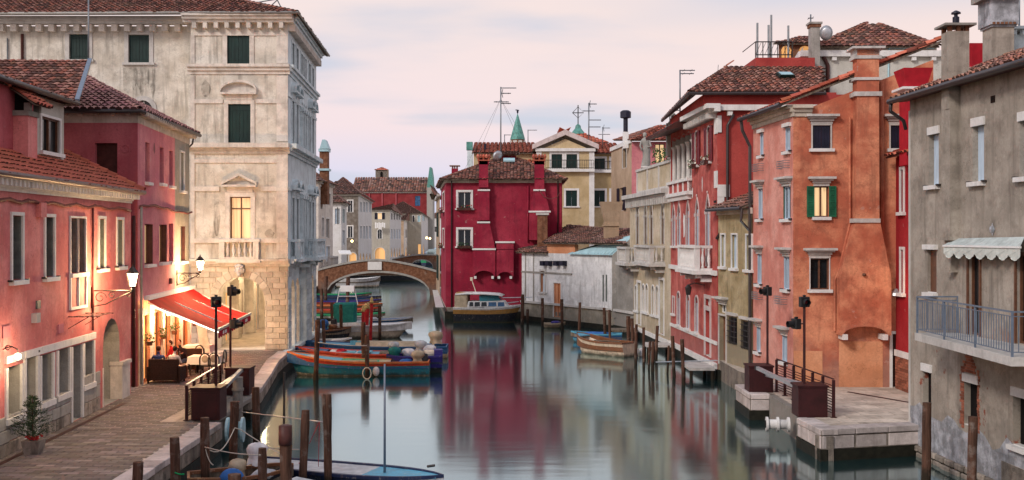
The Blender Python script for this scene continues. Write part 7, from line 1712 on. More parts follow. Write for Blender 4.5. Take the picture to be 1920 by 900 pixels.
# right bank beyond the crimson house
far_house('narrow beige house with green shutters just behind the crimson house', (Xu(818, 112), Xu(819, 112), 112), (-7.9, 112, -6.6, 97.5), Zv(365, 100), ('beige', 'beige'), [], [], rh=1.0)
fz = Fac((-7.9, 112), (-6.6, 97.5)); hz_ = thing('green_shutters', (-7.3, 105, 0), 'tall green shuttered windows on the narrow beige house', 'shutters')
for (q, z) in ((3, 5.4), (8, 5.4), (3, 1.2), (8, 1.2)): m = MB(); fz.box(m, q, q + 1.2, z, z + 2.4, 0, .1); m.build('shutter', M['shut_g'], hz_)
# distant lit street lamps
for (u, v, Y, lab, pw) in ((660, 452, 161, 'glowing street lamp on the dark weathered far house', 110), (800, 446, 322, 'left of the two glowing lamps by the church facade', 260), (806, 447, 325, 'right of the two glowing lamps by the church facade', 0)):
    p = P(u, v, Y); m = MB(); m.sm = True; m.ball(p, .2 if Y < 200 else .35, n=10, k=6); o = m.build('street_lamp_globe', M['bulb_far']); tag(o, lab, 'street lamp')
    if pw: ld = bpy.data.lights.new('street_light', 'POINT'); ld.energy = pw; ld.color = (1, .66, .34); ld.shadow_soft_size = .4; lo = bpy.data.objects.new('street_light', ld); scene.collection.objects.link(lo); lo.location = p - Vector((0, 2.0, .5))
# awning of far shop
m = MB(); 
for (u, w_) in ((634, 12), (646, 10)): m.prism([P(u, 471, 138), P(u + w_, 471, 138), P(u + w_ + 3, 477, 136), P(u + 3, 477, 136)], (0, 0, .12))
tag(m.build('shop_awning', M['wht']), 'small white shop awning in front of the far white house', 'awning')
# filler of distant roofs so the street is closed
far_house('plain pale house closing the far end of the canal', (Xu(800, 500), Xu(836, 500), 500), (Xu(836, 500), 500, Xu(838, 520), 520), Zv(408, 500), ('whitewall', 'whitewall'), [(815, 425, 819, 435, sh(fill='glass'))], [], rh=3)
# ------------------------------------------------------------------ boats
for nme, c in (('b_blue', (.02, .10, .26)), ('b_navy', (.010, .02, .07)), ('b_teal', (.02, .20, .26)), ('b_sky', (.10, .38, .55)), ('b_green', (.01, .30, .12)), ('b_red', (.50, .05, .02)), ('b_orange', (.60, .16, .04)), ('b_cream', (.82, .70, .54)), ('b_white', (.78, .78, .77)), ('b_brown', (.20, .08, .035)), ('b_black', (.012, .012, .02)), ('b_tan', (.50, .40, .28)), ('b_indigo', (.03, .02, .20)), ('b_ochre', (.42, .22, .06))):
    t = NT(nme[2:] + '_boat_paint'); n1 = t.noise(3.2, 7, .65); col = t.mix(t.rng(n1, .3, .7), sc(c, .7), sc(c, 1.15))
    col = t.mix(t.rng(t.noise(2.5, 6, .65, t.mapping((4, 4, .5))), .52, .7, 0, .5), col, mixc(c, (.16, .12, .09), .75)); col = t.mix(t.rng(t.noise(9, 5, .6), .62, .66, 0, .6), col, mixc(c, (.5, .46, .4), .5))
    z = t.n.new('ShaderNodeSeparateXYZ'); t.link(t.geo.outputs['Position'], z.inputs[0]); zz = t.math('ADD', z.outputs['Z'], t.rng(n1, .3, .7, -.08, .08))
    col = t.mix(t.rng(zz, -.7, -.86, 0, .85), col, (.03, .035, .02)); M[nme] = t.done(col, t.rng(n1, .3, .7, .4, .75), .4)
for nme, c in (('t_blue', (.04, .14, .40)), ('t_grey', (.48, .50, .52)), ('t_tan', (.46, .38, .27)), ('t_white', (.72, .70, .70)), ('t_teal', (.02, .16, .15))):
    M[nme] = simple('tarpaulin_' + nme[2:], c, .8, .15, var=.25, scale=4, bump=.5)
def hull(root, L, B, H, bands, bow=.35, stern=.6, deckz=.55, gun='b_white', deck='b_white', rake=.25, sheer=.3, inner='plankw', ndeck=None, full=.5):
    """bands: list of (fraction of side height, material) from the bottom up; local axes, bow at +x"""
    N = 14
    def st(f):
        x = -L / 2 + L * f
        w = B / 2 * (stern + (1 - stern) * math.sin(min(1, f / full) * math.pi / 2)) if f < full else B / 2 * math.cos(((f - full) / (1 - full)) ** 1.7 * math.pi / 2) ** .8
        z = H * (1 + sheer * max(0, (f - .35) / .65) ** 2 + .05 * (1 - f))
        return x, max(w, .012), z
    lo = -.12; prev = 0
    for k, (fr, mt) in enumerate(bands):
        m = MB(); m.sm = True
        def row(f):
            x, w, z = st(f); out = []
            for g in (prev, fr):
                zz = lo + (z - lo) * g; ww = w * (.62 + .38 * g ** .7); xx = x - (rake * (1 - g) if f > .5 else 0) * ((f - .5) * 2) ** 2
                out.append((xx, ww, zz))
            return out
        rows = [row(i / N) for i in range(N + 1)]
        for sg in (1, -1):
            for a, b in zip(rows, rows[1:]):
                q = [(a[0][0], sg * a[0][1], a[0][2]), (b[0][0], sg * b[0][1], b[0][2]), (b[1][0], sg * b[1][1], b[1][2]), (a[1][0], sg * a[1][1], a[1][2])]
                m.poly(q if sg < 0 else q[::-1])
        m.sm = False; a = rows[0]
        m.poly([(a[0][0], a[0][1], a[0][2]), (a[0][0], -a[0][1], a[0][2]), (a[1][0], -a[1][1], a[1][2]), (a[1][0], a[1][1], a[1][2])])
        if k == 0: m.poly([(r_[0][0], r_[0][1], r_[0][2]) for r_ in rows] + [(r_[0][0], -r_[0][1], r_[0][2]) for r_ in rows[::-1]])
        m.build('hull' if k == 0 else 'hull_strake', M[mt], root, local=True); prev = fr
    pts = [st(i / N) for i in range(N + 1)]
    m = MB()
    for sg in (1, -1):
        for a, b in zip(pts, pts[1:]):
            m.hexa([(a[0], sg * a[1] * 1.03, a[2] - .05), (b[0], sg * b[1] * 1.03, b[2] - .05), (b[0], sg * b[1] * .9 - sg * .02, b[2] - .05), (a[0], sg * a[1] * .9 - sg * .02, a[2] - .05), (a[0], sg * a[1] * 1.03, a[2] + .03), (b[0], sg * b[1] * 1.03, b[2] + .03), (b[0], sg * b[1] * .9 - sg * .02, b[2] + .03), (a[0], sg * a[1] * .9 - sg * .02, a[2] + .03)])
    a = pts[0]; m.box(a[0], a[0] + .07, -a[1], a[1], a[2] - .06, a[2] + .025); m.build('gunwale', M[gun], root, local=True)
    m = MB(); m.poly([(p[0], p[1] * .92, p[2] * deckz) for p in pts] + [(p[0], -p[1] * .92, p[2] * deckz) for p in pts[::-1]])
    for sg in (1, -1):
        for a, b in zip(pts, pts[1:]): m.poly([(a[0], sg * a[1] * .91, a[2] * deckz), (b[0], sg * b[1] * .91, b[2] * deckz), (b[0], sg * b[1] * .91, b[2]), (a[0], sg * a[1] * .91, a[2])])
    m.build('inner_deck', M[inner], root, local=True)
    def deckpart(f0, f1, mt, name='foredeck', dz=-.01):
        mm = MB(); ps = [st(f0 + (f1 - f0) * i / 6) for i in range(7)]; top = [(p[0], p[1] * .9, p[2] + dz) for p in ps] + [(p[0], -p[1] * .9, p[2] + dz) for p in ps[::-1]]
        mm.prism(top, (0, 0, -.05)); mm.build(name, M[mt], root, local=True)
    for d in (ndeck or ()): deckpart(*d)
    return st
def boatroot(u, v, ang, label, name='boat', Y=None, cat='boat', group=None):
    p = W(u, v) if Y is None else Vector((Xu(u, Y), Y, WZ)); return thing(name, p, label, cat, group, rz=ang)
def thwarts(root, st, fs, mat='plankw'):
    for f in fs: x, w, z = st(f); m = MB(); m.box(x - .12, x + .12, -w * .9, w * .9, z - .16, z - .11); m.build('thwart', M[mat], root, local=True)
def outboard(root, x, y, z, mat='b_black', s=1., tarp=None):
    m = MB(); m.hexa([(x - .2 * s, y - .14 * s, z + .3 * s), (x + .22 * s, y - .14 * s, z + .3 * s), (x + .22 * s, y + .14 * s, z + .3 * s), (x - .2 * s, y + .14 * s, z + .3 * s), (x - .16 * s, y - .11 * s, z + .62 * s), (x + .16 * s, y - .11 * s, z + .68 * s), (x + .16 * s, y + .11 * s, z + .68 * s), (x - .16 * s, y + .11 * s, z + .62 * s)]); m.box(x - .07 * s, x + .07 * s, y - .05 * s, y + .05 * s, z - .5 * s, z + .3 * s); m.box(x - .2 * s, x + .1 * s, y - .02, y + .02, z - .55 * s, z - .4 * s)
    o = m.build('outboard_motor', M[mat], root, local=True, bevel=.04)
    if tarp: blob(root, (x, y, z + .35 * s), .36 * s, .34 * s, .48 * s, tarp)
def blob(root, c, rx, ry, rz, mat, seed=0, name='motor_cover', n=16, k=9):
    rr = random.Random(seed + int(c[0] * 100)); m = MB(); m.sm = True; vs = []; rx, ry, rz = rx * .76, ry * .76, rz * .88; ph = rr.uniform(0, 6)
    lx, ly = rr.uniform(-.25, .25), rr.uniform(-.25, .25)
    for i in range(k + 1):
        f = i / k; g_ = min(i, 9); q0 = (0, .55, .85, .98, 1.0, .88, .72, .68, .76, .8)[g_]; zz = (1, .94, .77, .52, .25, -.02, -.26, -.46, -.7, -.9)[g_]; f = max(0, f - .35) * 1.3
        for j in range(n):
            a = 2 * math.pi * j / n; q = q0 * (1 + (.04 + .26 * f * f) * math.sin((4 if ph < 3 else 3) * a + ph) + (.03 + .12 * f) * math.sin(7 * a + ph * 2 + i * .5) + rr.uniform(-.11, .11))
            vs.append((c[0] + rx * (q * math.cos(a) + lx * (1 - f)), c[1] + ry * (q * math.sin(a) + ly * (1 - f)), c[2] + rz * .66 * (zz + rr.uniform(-.05, .05) + (.1 * math.sin(3 * a + ph) if f > .6 else 0))))
    m.add(vs, [(i * n + j, i * n + (j + 1) % n, (i + 1) * n + (j + 1) % n, (i + 1) * n + j) for i in range(k) for j in range(n)] + [tuple(range(n))])
    return m.build(name, M[mat], root, local=True)

# 1 the long blue and red batela, bow to the left
b = boatroot(672, 704, PI + .02, 'long blue wooden boat with red orange gunwale and green cover boards', Y=49.5)
st = hull(b, 6.6, 1.55, .62, ((.22, 'b_cream'), (.78, 'b_teal'), (1.0, 'b_red')), gun='b_orange', rake=.55, sheer=.75, stern=.75, ndeck=((.62, .98, 'b_sky'), (.3, .6, 'b_green', 'cover_board')), inner='b_blue')
for x in (.3, 1.3): m = MB(); m.box(x - .04, x + 1.0, -.45, .2, .66, .70); m.build('cover_board', M['b_green'], b, local=True)
m = MB(); m.box(-.9, 1.4, .28, .42, .66, .71); m.build('plank', M['b_tan'], b, local=True)
outboard(b, -3.05, .1, .35, 'b_black', 1.0); blob(b, (-2.75, .1, .85), .42, .38, .5, 't_tan', 3); blob(b, (-2.2, .2, .55), .4, .35, .35, 't_blue', 6, 'folded_tarpaulin')
m = MB(); m.ball((-.9, .75, .25), .16, .14, .22, 8, 6); m.build('fender', M['t_white'], b, local=True)
# 2 second boat just behind
b = boatroot(690, 683, PI + .03, 'red edged blue and white wooden boat moored just behind the long blue one', Y=53.0)
st = hull(b, 7.2, 1.7, .6, ((.6, 'b_red'), (1.0, 'b_red')), gun='b_red', rake=.5, sheer=.6, stern=.8, ndeck=((.78, .99, 'b_blue'), (.5, .76, 'b_white'), (.22, .48, 'b_sky', 'cover_board')), inner='b_navy')
m = MB(); m.box(-2.9, -.6, -.5, .5, .62, .68); m.build('deck_boards', M['plankw'], b, local=True)
for x in (-.2, .6): m = MB(); m.box(x, x + .7, -.35, .3, .66, .71); m.build('hatch_cover', M['b_sky'], b, local=True)
blob(b, (-2.6, -.1, .95), .40, .36, .48, 't_grey', 9); blob(b, (-3.1, .2, .7), .42, .38, .55, 't_white', 12)
# 3 third boat, flat pale cover, dark blue stern with motor
b = boatroot(705, 668, PI, 'pale decked wooden boat with indigo stern, farthest of the three by the striped poles', Y=56.5)
st = hull(b, 7.6, 1.7, .6, ((.5, 'b_tan'), (1.0, 'b_blue')), gun='b_blue', rake=.5, sheer=.5, stern=.85, ndeck=((.1, .55, 't_white', 'canvas_cover'), (.6, .95, 'b_sky')), inner='b_blue')
m = MB(); m.sm = True; m.add([(-2.6, y, z) for y, z in ((-.8, .62), (-.4, .8), (0, .86), (.4, .8), (.8, .62))] + [(1.0, y, z) for y, z in ((-.8, .66), (-.4, .84), (0, .9), (.4, .84), (.8, .66))], [(i, i + 1, i + 6, i + 5) for i in range(4)]); m.build('canvas_cover', M['t_tan'], b, local=True)
blob(b, (-3.2, 0, 1.05), .50, .45, .6, 't_tan', 21)
sb_ = boatroot(776, 700, PI + .1, 'deep blue boat stern with bundled motor covers at the right end of the moored boats', Y=50.6, cat='boat')
st = hull(sb_, 2.6, 1.4, .75, ((.4, 'b_black'), (1.0, 'b_indigo')), gun='b_indigo', stern=.9, sheer=.1, ndeck=((.05, .5, 'b_blue', 'stern_deck'),), inner='b_navy')
blob(sb_, (.9, .1, .9), .4, .38, .5, 't_teal', 31); blob(sb_, (.2, -.2, .8), .42, .4, .5, 't_white', 33); blob(sb_, (.35, .35, .55), .5, .3, .4, 't_blue', 36, 'folded_tarpaulin'); blob(sb_, (.95, -.45, 1.15), .36, .34, .42, 't_grey', 38)
m = MB(); m.tube([(-.5, .1, .85), (-.95, .0, .85)], .18, 10); m.build('petrol_drum', M['b_cream'], sb_, local=True); m = MB(); m.box(-1.35, -.95, -.35, .35, .3, 1.05); m.build('stern_locker', M['b_indigo'], sb_, local=True)
def crate(p, w, d, h, mat, label, nm='crate'):
    t = thing(nm, p, label, 'crate', rz=R.uniform(-.5, .5))
    for z in (0, h * .34, h * .68):
        for b in ((-w / 2, w / 2, -d / 2, -d / 2 + .02), (-w / 2, w / 2, d / 2 - .02, d / 2), (-w / 2, -w / 2 + .02, -d / 2 + .02, d / 2 - .02), (w / 2 - .02, w / 2, -d / 2 + .02, d / 2 - .02)): m = MB(); m.box(*b, z, z + h * .26); m.build('slat', M[mat], t, local=True)
    m = MB(); m.box(-w / 2 + .02, w / 2 - .02, -d / 2 + .02, d / 2 - .02, .0, .02); m.build('bottom', M[mat], t, local=True)
def coil(p, r, mat, label): m = MB(); m.sm = True; p = Vector(p); m.tube([p + Vector((r * (1 - .012 * i) * math.cos(i * .55), r * (1 - .012 * i) * math.sin(i * .55), .02 + .0025 * i)) for i in range(42)], .022, 5); tag(m.build('rope_coil', M[mat]), label, 'rope')
coil((Xu(583, 49.4), 49.4, WZ + .78), .26, 'rope', 'pale rope coil on the bow deck of the long blue boat'); coil((Xu(640, 52.9), 52.9, WZ + .7), .28, 'rope_r', 'red rope coil on the second boat'); crate((Xu(722, 49.3), 49.3, WZ + .42), .5, .35, .3, 'b_cream', 'pale slatted fish crate in the stern of the long blue boat'); crate((Xu(668, 56.3), 56.3, WZ + .62), .6, .4, .3, 'b_sky', 'pale blue crate on the pale decked boat')
# 4 white motor boat, bow right
b = boatroot(700, 632, 0.0, 'white motor boat with pointed bow to the right behind the scarlet poles', Y=67.5)
st = hull(b, 4.9, 1.8, .78, ((.12, 'b_black'), (.72, 'b_cream'), (1.0, 'b_white')), gun='b_white', rake=.9, sheer=.25, stern=.95, ndeck=((.42, .99, 'b_white'),), inner='b_white')
blob(b, (-.3, 0, .75), .2, .2, .55, 'copper', 5, 'seat_cover'); outboard(b, -2.5, 0, .5, 'b_black')
# 5 blue motor boat behind
b = boatroot(715, 618, 0.05, 'slim blue motor boat half hidden behind the white one', Y=74)
st = hull(b, 4.4, 1.5, .6, ((.4, 'b_navy'), (1.0, 'b_blue')), gun='t_grey', rake=.8, sheer=.3, stern=.9, ndeck=((.5, .99, 'b_blue'),)); blob(b, (-.5, 0, .6), .5, .4, .3, 't_grey', 8, 'folded_tarpaulin')
# 6 cream skiff and stacked boats in the basin
b = boatroot(620, 650, .0, 'small cream skiff beside the palazzo quay', Y=60.5); hull(b, 2.4, 1.2, .5, ((1.0, 'b_cream'),), gun='b_white', ndeck=((.5, .95, 't_white'),))
b = boatroot(616, 628, .15, 'dark open boat with tilted blue outboard motor behind the mooring posts', Y=66); hull(b, 2.8, 1.3, .6, ((1.0, 'b_black'),), gun='b_brown'); blob(b, (-.4, 0, .9), .45, .4, .6, 't_blue', 4); blob(b, (.3, .1, .7), .35, .3, .45, 'b_brown', 2)
b = boatroot(648, 606, .0, 'moored boat carrying a dark teal folded canopy', Y=72); hull(b, 3.0, 1.5, .55, ((.5, 'b_navy'), (1., 'b_sky')), gun='b_white', ndeck=((.6, .98, 'b_white'),)); m = MB(); m.sm = False; m.hexa([(-.7, -.5, .5), (.7, -.5, .5), (.7, .5, .5), (-.7, .5, .5), (-.8, -.45, 1.9), (.75, -.45, 1.95), (.75, .4, 1.95), (-.8, .4, 1.9)]); m.build('canopy', M['t_teal'], b, local=True, bevel=.12)
rows = ((110, 640, 'b_green', 'b_blue', 'green topped'), (104, 650, 'b_navy', 'b_blue', 'dark blue'), (98.5, 652, 'b_indigo', 'b_red', 'indigo and pink'), (93, 645, 'b_orange', 'b_brown', 'orange'), (87.5, 640, 'b_red', 'b_orange', 'red'), (82, 640, 'b_green', 'b_white', 'white hulled green edged'))
for i, (Y_, u_, g_, h_, nm) in enumerate(rows):
    b = boatroot(u_ + 2, 0, .03 * (i % 3 - 1), nm + ' rowing boat in the row moored side by side before the bridge', Y=Y_ - 1, group='boats moored side by side before the bridge')
    st = hull(b, 6.0 + (i % 2) * .5, 1.4, .4, ((.6, 'b_black'), (1.0, h_)), gun=g_, rake=.6, sheer=.5, stern=.7, ndeck=((.7, .98, g_),)); thwarts(b, st, (.25, .45, .6))
m = MB(); p = Vector((Xu(651, 90), 90, WZ)); m.tube([p + Vector((-.9, 0, .6)), p + Vector((-.6, 0, 2.0)), p + Vector((.6, 0, 2.0)), p + Vector((.9, 0, .6))], .04, 4); m.tube([p + Vector((-.7, 0, 1.3)), p + Vector((.7, 0, 1.3))], .03, 4); m.box(p.x - .55, p.x + .6, p.y - .2, p.y + .2, p.z + 1.7, p.z + 2.2); tag(m.build('boat_rack', M['wht']), 'pale bundle on a small frame in the middle of the moored rowing boats', 'rack')
# beyond the bridge
b = boatroot(672, 538, .3, 'white motor boat under the left side of the nearer bridge', Y=132); hull(b, 5.5, 2, 1.0, ((.3, 'b_cream'), (1.0, 'b_white')), gun='b_white', ndeck=((.5, .99, 'b_white'),)); outboard(b, -2.6, 0, .8, 'b_black', 1.4)
b = boatroot(722, 527, .1, 'dark maroon barge with green cover beyond the nearer bridge', Y=150); hull(b, 13, 2.6, 1.3, ((.7, 'b_black'), (1.0, 'b_brown')), gun='b_green', stern=.9); m = MB(); m.box(-3, 3, -1, 1, 1.3, 1.6); m.build('cover', M['b_green'], b, local=True)
for i, (u_, Y_, c_, lab) in enumerate(((782, 226, 'b_white', 'white boat left of the small boats framed between the two bridges'), (795, 228, 'b_sky', 'pale blue boat in the middle of those framed between the two bridges'), (806, 224, 'b_green', 'green boat right of the small boats framed between the two bridges'))):
    b = boatroot(u_, 0, 1.2, lab, Y=Y_); hull(b, 6, 2.2, 1.4, ((.5, 'b_navy'), (1.0, c_)), gun='b_white', ndeck=((.3, .95, c_),)); blob(b, (-1, 0, 1.5), .9, .8, 1.0, 't_white' if i != 2 else 'b_green', i)
# 7 cabin cruiser
cr = boatroot(915, 604, -.10, 'white cabin cruiser with dark hull and tan canvas moored by the crimson house', Y=79.5, name='cabin_cruiser')
st = hull(cr, 5.0, 2.0, 1.05, ((.12, 'b_ochre'), (.62, 'b_black'), (.88, 'b_ochre'), (1.0, 'b_white')), gun='b_white', rake=.7, sheer=.22, stern=.9, deckz=.9, ndeck=((.0, .98, 'b_white', 'deck'),), inner='b_white')
z = 1.12
m = MB(); m.hexa([(-1.5, -.8, z), (1.55, -.62, z + .05), (1.55, .62, z + .05), (-1.5, .8, z), (-1.4, -.72, z + .45), (1.25, -.52, z + .5), (1.25, .52, z + .5), (-1.4, .72, z + .45)]); m.build('cabin', M['b_white'], cr, local=True, bevel=.05)
for (x0, x1, mt) in ((-1.3, -1.0, 'glass'), (-.92, -.5, 'glass'), (-.42, .0, 'glass'), (.1, .72, 'glass_b'), (.8, 1.3, 'glass_b')):
    m = MB(); yw = lambda x: -.8 + .18 * (x + 1.5) / 3.05
    m.poly([(x0, yw(x0) - .0, z + .08), (x1, yw(x1) - .0, z + .1), (x1 - .04, yw(x1) + .07 - .02, z + .4), (x0 + .03, yw(x0) + .07 - .02, z + .39)]); 
    m2 = MB(); m2.prism([(p[0], p[1] - .015, p[2]) for p in m.V], (0, .01, 0)); m2.build('cabin_window', M[mt], cr, local=True)
m = MB(); m.hexa([(-.55, -.66, z + .46), (.95, -.5, z + .5), (.95, .5, z + .5), (-.55, .66, z + .46), (-.6, -.6, z + .86), (.7, -.42, z + .88), (.7, .42, z + .88), (-.6, .6, z + .86)]); m.build('windscreen', M['b_teal'], cr, local=True)
m = MB(); m.sm = True; pr = [(-2.35, .02), (-1.5, .07), (-.2, .06), (.8, .0), (1.15, -.1)]
vs = [(x, y * .85, z + .98 + dz - .1 * y * y) for x, dz in pr for y in (-1, -.5, 0, .5, 1)]; m.add(vs, [(i * 5 + j, i * 5 + j + 1, (i + 1) * 5 + j + 1, (i + 1) * 5 + j) for i in range(4) for j in range(4)]); o = m.build('roof_canopy', M['b_white'], cr, local=True); s_ = o.modifiers.new('thick', 'SOLIDIFY'); s_.thickness = .08
m = MB(); m.box(-2.4, -1.45, -.82, .82, z - .05, z + .93); m.build('stern_canvas', M['t_tan'], cr, local=True, bevel=.06); m = MB(); m.hexa([(-2.35, -.8, z + .98), (-1.0, -.8, z + 1.0), (-1.0, .8, z + 1.0), (-2.35, .8, z + .98), (-2.3, -.5, z + 1.09), (-1.1, -.5, z + 1.1), (-1.1, .5, z + 1.1), (-2.3, .5, z + 1.09)]); m.build('canvas_top', M['b_ochre'], cr, local=True)
m = MB(); m.tube([(-.9, 0, z + 1.05), (-1.25, 0, z + 2.1)], .035, 5); m.box(-1.33, -1.15, -.1, .1, z + 1.95, z + 2.2); m.build('mast', M['b_cream'], cr, local=True)
m = MB(); m.tube([(1.0, -.4, z + .7), (3.3, -.1, z + .75)], .03, 5); m.build('boarding_pole', M['galv'], cr, local=True)
m = MB(); m.tube([(1.4, -.5, z), (1.4, -.5, z + .3), (2.3, 0, z + .4), (1.4, .5, z + .3), (1.4, .5, z)], .025, 5); m.build('bow_rail', M['galv'], cr, local=True)
# 8 small skiff with purple blue cover, by the white boathouse
b = boatroot(1040, 612, .0, 'tiny skiff with violet blue cover by the white boathouse wall', Y=74.5); hull(b, 1.5, .9, .3, ((1.0, 'b_tan'),), gun='b_tan'); blob(b, (-.0, 0, .3), .45, .3, .32, 'b_indigo', 2, 'folded_cover')
# 9 blue tarpaulin boat and 10 cream wooden boat
b = boatroot(1118, 640, PI - .15, 'small boat under a bright blue tarpaulin behind the cream wooden boat', Y=64.5); hull(b, 3.1, 1.3, .5, ((.5, 'b_sky'), (1., 'b_blue')), gun='b_sky'); blob(b, (-.2, 0, .42), 1.15, .55, .38, 't_blue', 15, 'tarpaulin', 18); blob(b, (1.0, 0, .4), .3, .3, .35, 't_blue', 16, 'tarpaulin')
b = boatroot(1130, 665, PI * .5 + .75, 'cream wooden rowing boat with brown gunwale moored among the posts on the right', Y=58.2); st = hull(b, 3.8, 1.6, .7, ((.06, 'b_tan'), (1.0, 'b_cream')), gun='b_brown', rake=.4, sheer=.5, stern=.72, deckz=.4, ndeck=((.86, .99, 'b_sky'),), inner='b_brown'); thwarts(b, st, (.3, .6))
m = MB(); m.tube([(1.2, -.6, .6), (-1.5, .3, .8)], .03, 5); m.build('oar', M['plankw'], b, local=True)
for i, x in enumerate((-.1, .25)): m = MB(); m.sm = True; m.tube([(-2.3, x - .4, .45), (-2.32, x - .35, .0)], .1, 8); m.build('fender', M['t_grey'], b, local=True)
# 11 long blue boat in the foreground with thin mast
b = boatroot(650, 893, -.36, 'long deep blue boat with pale deck and a thin mast in the foreground', Y=27.6); L_ = 5.5
st = hull(b, L_, 1.4, .42, ((.8, 'b_navy'), (1.0, 'b_navy')), gun='b_navy', rake=.7, sheer=.15, stern=.7, deckz=.8, ndeck=((.0, .62, 't_grey', 'deck_boards'), (.62, .97, 'b_sky')), inner='t_grey', full=.45)
x, w, z_ = st(.84)
m = MB(); m.sm = True; m.tube([(1.1, 0, .4), (1.1, 0, 3.2)], .035, 8, r1=.025); m.build('mast', M['ironblue'], b, local=True)
m = MB(); m.tube([(2.3, 0, .68), (2.5, .0, .72)], .035, 5); m.tube([(-1.3, -.5, .5), (-1.45, -.7, .35)], .04, 5); m.build('cleat', M['iron'], b, local=True)
# 12 covered boat at the bottom edge
b = boatroot(560, 905, -.08, 'boat under a pale grey tarpaulin cut by the bottom edge of the view', Y=24.8); st = hull(b, 3.4, 1.7, .5, ((1.0, 'b_sky'),), gun='b_sky'); m = MB(); m.sm = False; ps = []
for i in range(9):
    x = -1.6 + 3.1 * i / 8; wv = .85 * (1 - max(0, (i - 5) / 3) ** 2 * .7); hz = .5 + .36 * math.exp(-((i - 4.5) / 2.2) ** 2) + .04 * math.sin(i * 2.1)
    ps += [(x, -wv, .42), (x, -wv * .5, (hz + .42) / 2 + .05), (x, 0, hz), (x, wv * .5, (hz + .42) / 2 + .05), (x, wv, .42)]
m.add(ps, [(i * 5 + j, i * 5 + j + 1, (i + 1) * 5 + j + 1, (i + 1) * 5 + j) for i in range(8) for j in range(4)]); m.build('tarpaulin', M['t_grey'], b, local=True)
# 13 dinghy with covered motor and blue drum near the quay
b = boatroot(452, 895, .3, 'dinghy with white covered motor and blue buoy between the foreground posts', Y=26.8); st = hull(b, 2.6, 1.3, .5, ((.5, 'b_red'), (1.0, 'b_black')), gun='b_brown'); blob(b, (.35, .1, .95), .34, .3, .5, 't_white', 41); blob(b, (-.1, .15, .6), .3, .3, .4, 't_tan', 45); blob(b, (.5, -.35, .45), .4, .3, .35, 't_grey', 47, 'folded_tarpaulin')
m = MB(); m.sm = True; m.ball((-.25, -.5, .5), .3, .29, .25, 16, 10); m.build('blue_buoy', M['t_blue'], b, local=True)
# jetties on the right
def jetty(p, w, d, h, label, mat='stone'):
    j = thing('jetty', p, label, 'jetty'); m = MB(); m.box(p[0], p[0] + w, p[1], p[1] + d, h - .12, h); m.build('deck', M[mat], j)
    for (x, y) in ((.1, .1), (w - .1, .1), (.1, d - .1), (w - .1, d - .1)): m = MB(); m.tube([(p[0] + x, p[1] + y, -2), (p[0] + x, p[1] + y, h - .12)], .08, 6); m.build('leg', M['post'], j)
jetty((Xu(1283, 49), 47.6, WZ), 1.15, 2.2, -.35, 'pale stone landing slab in front of the red gothic house door'); jetty((Xu(1212, 57), 57, WZ), 1.4, 1.6, -.3, 'grey landing stage in front of the straw palazzo door'); jetty((Xu(1150, 66), 66.5, WZ), 1.6, 1.6, -.35, 'low plank landing beside the white boathouse end wall', 'plankw')
m = MB(); m.tube([P(1230, 679, 50.5), P(1345, 676, 47.4)], .03, 5); tag(m.build('gangway_rail', M['galv']), 'thin metal pole lying from the posts to the red gothic house landing slab', 'pole')

# ------------------------------------------------------------------ mooring posts
def post(u, vt, Y, wpx_, label, cap=False, lean=0, mat='post', group=None):
    r_ = wpx_ / 2000 * Y / 2; x = Xu(u, Y); zt = Zv(vt, Y); rr = random.Random(int(u * 7 + vt))
    m = MB(); m.sm = True; n = 10; k = 9; vs = []; zb = -2.4; dx = rr.uniform(-.16, .16) + lean; dy = rr.uniform(-.12, .12)
    for i in range(k + 1):
        f = i / k; z = zb + (zt - zb) * f; taper = 1 - .08 * f; 
        for j in range(n):
            a = 2 * PI * j / n; q = r_ * taper * (1 + rr.uniform(-.12, .12) + .08 * math.sin(2 * a + i * .9)) * (.93 if i == k else 1); vs.append((x - dx * (1 - f) + q * math.cos(a), Y - dy * (1 - f) + q * math.sin(a), z))
    m.add(vs, [(i * n + j, i * n + (j + 1) % n, (i + 1) * n + (j + 1) % n, (i + 1) * n + j) for i in range(k) for j in range(n)]); m.sm = False; m.add(vs[-n:], [tuple(range(n))])
    o = m.build('mooring_post', M[mat]); tag(o, label, 'post', group)
    if cap:
        c = MB(); c.sm = True; c.lathe([(r_ * 1.1, -.42), (r_ * 1.12, -.3), (r_ * 1.1, .0), (r_ * .7, .02)], (x, Y, zt), 12); c.build('iron_collar', M['shut_b'], o)
    return o
G1 = 'wooden mooring posts in the foreground'
for a in ((259, 866, 24.2, 20, 'lowest foreground post, at the left corner of the quay'), (328, 820, 25.5, 19, 'second foreground post from the left with a green rope tied low'), (384, 783, 27.0, 18, 'third foreground post from the left, with white rope round it'),
          (440, 753, 29.5, 17, 'foreground post right below the grey concrete pillar'), (479, 726, 33.5, 15, 'tall thin foreground post just outside the quay bend'), (492, 840, 24.5, 17, 'short foreground post with dark head where two ropes meet'), (573, 769, 26.9, 17, 'rough barked post beside the long deep blue boat, shorter of the two'),
          (613, 739, 27.0, 17, 'rough barked post beside the long deep blue boat, taller of the two'), (440, 889, 22.5, 26, 'stubby post cut by the bottom edge in front of the blue buoy')): post(*a, group=G1)
post(535, 798, 23.5, 23, 'thickest foreground post with dark squared collar', cap=True, group=G1)
m = MB(); m.tube([(Xu(532, 31), 31, -2), (Xu(533, 31), 31, Zv(698, 31))], .035, 6); tag(m.build('iron_stake', M['iron']), 'thin rusty iron stake rising behind the thickest foreground post', 'stake')
G2 = 'mooring posts among the boats on the left'
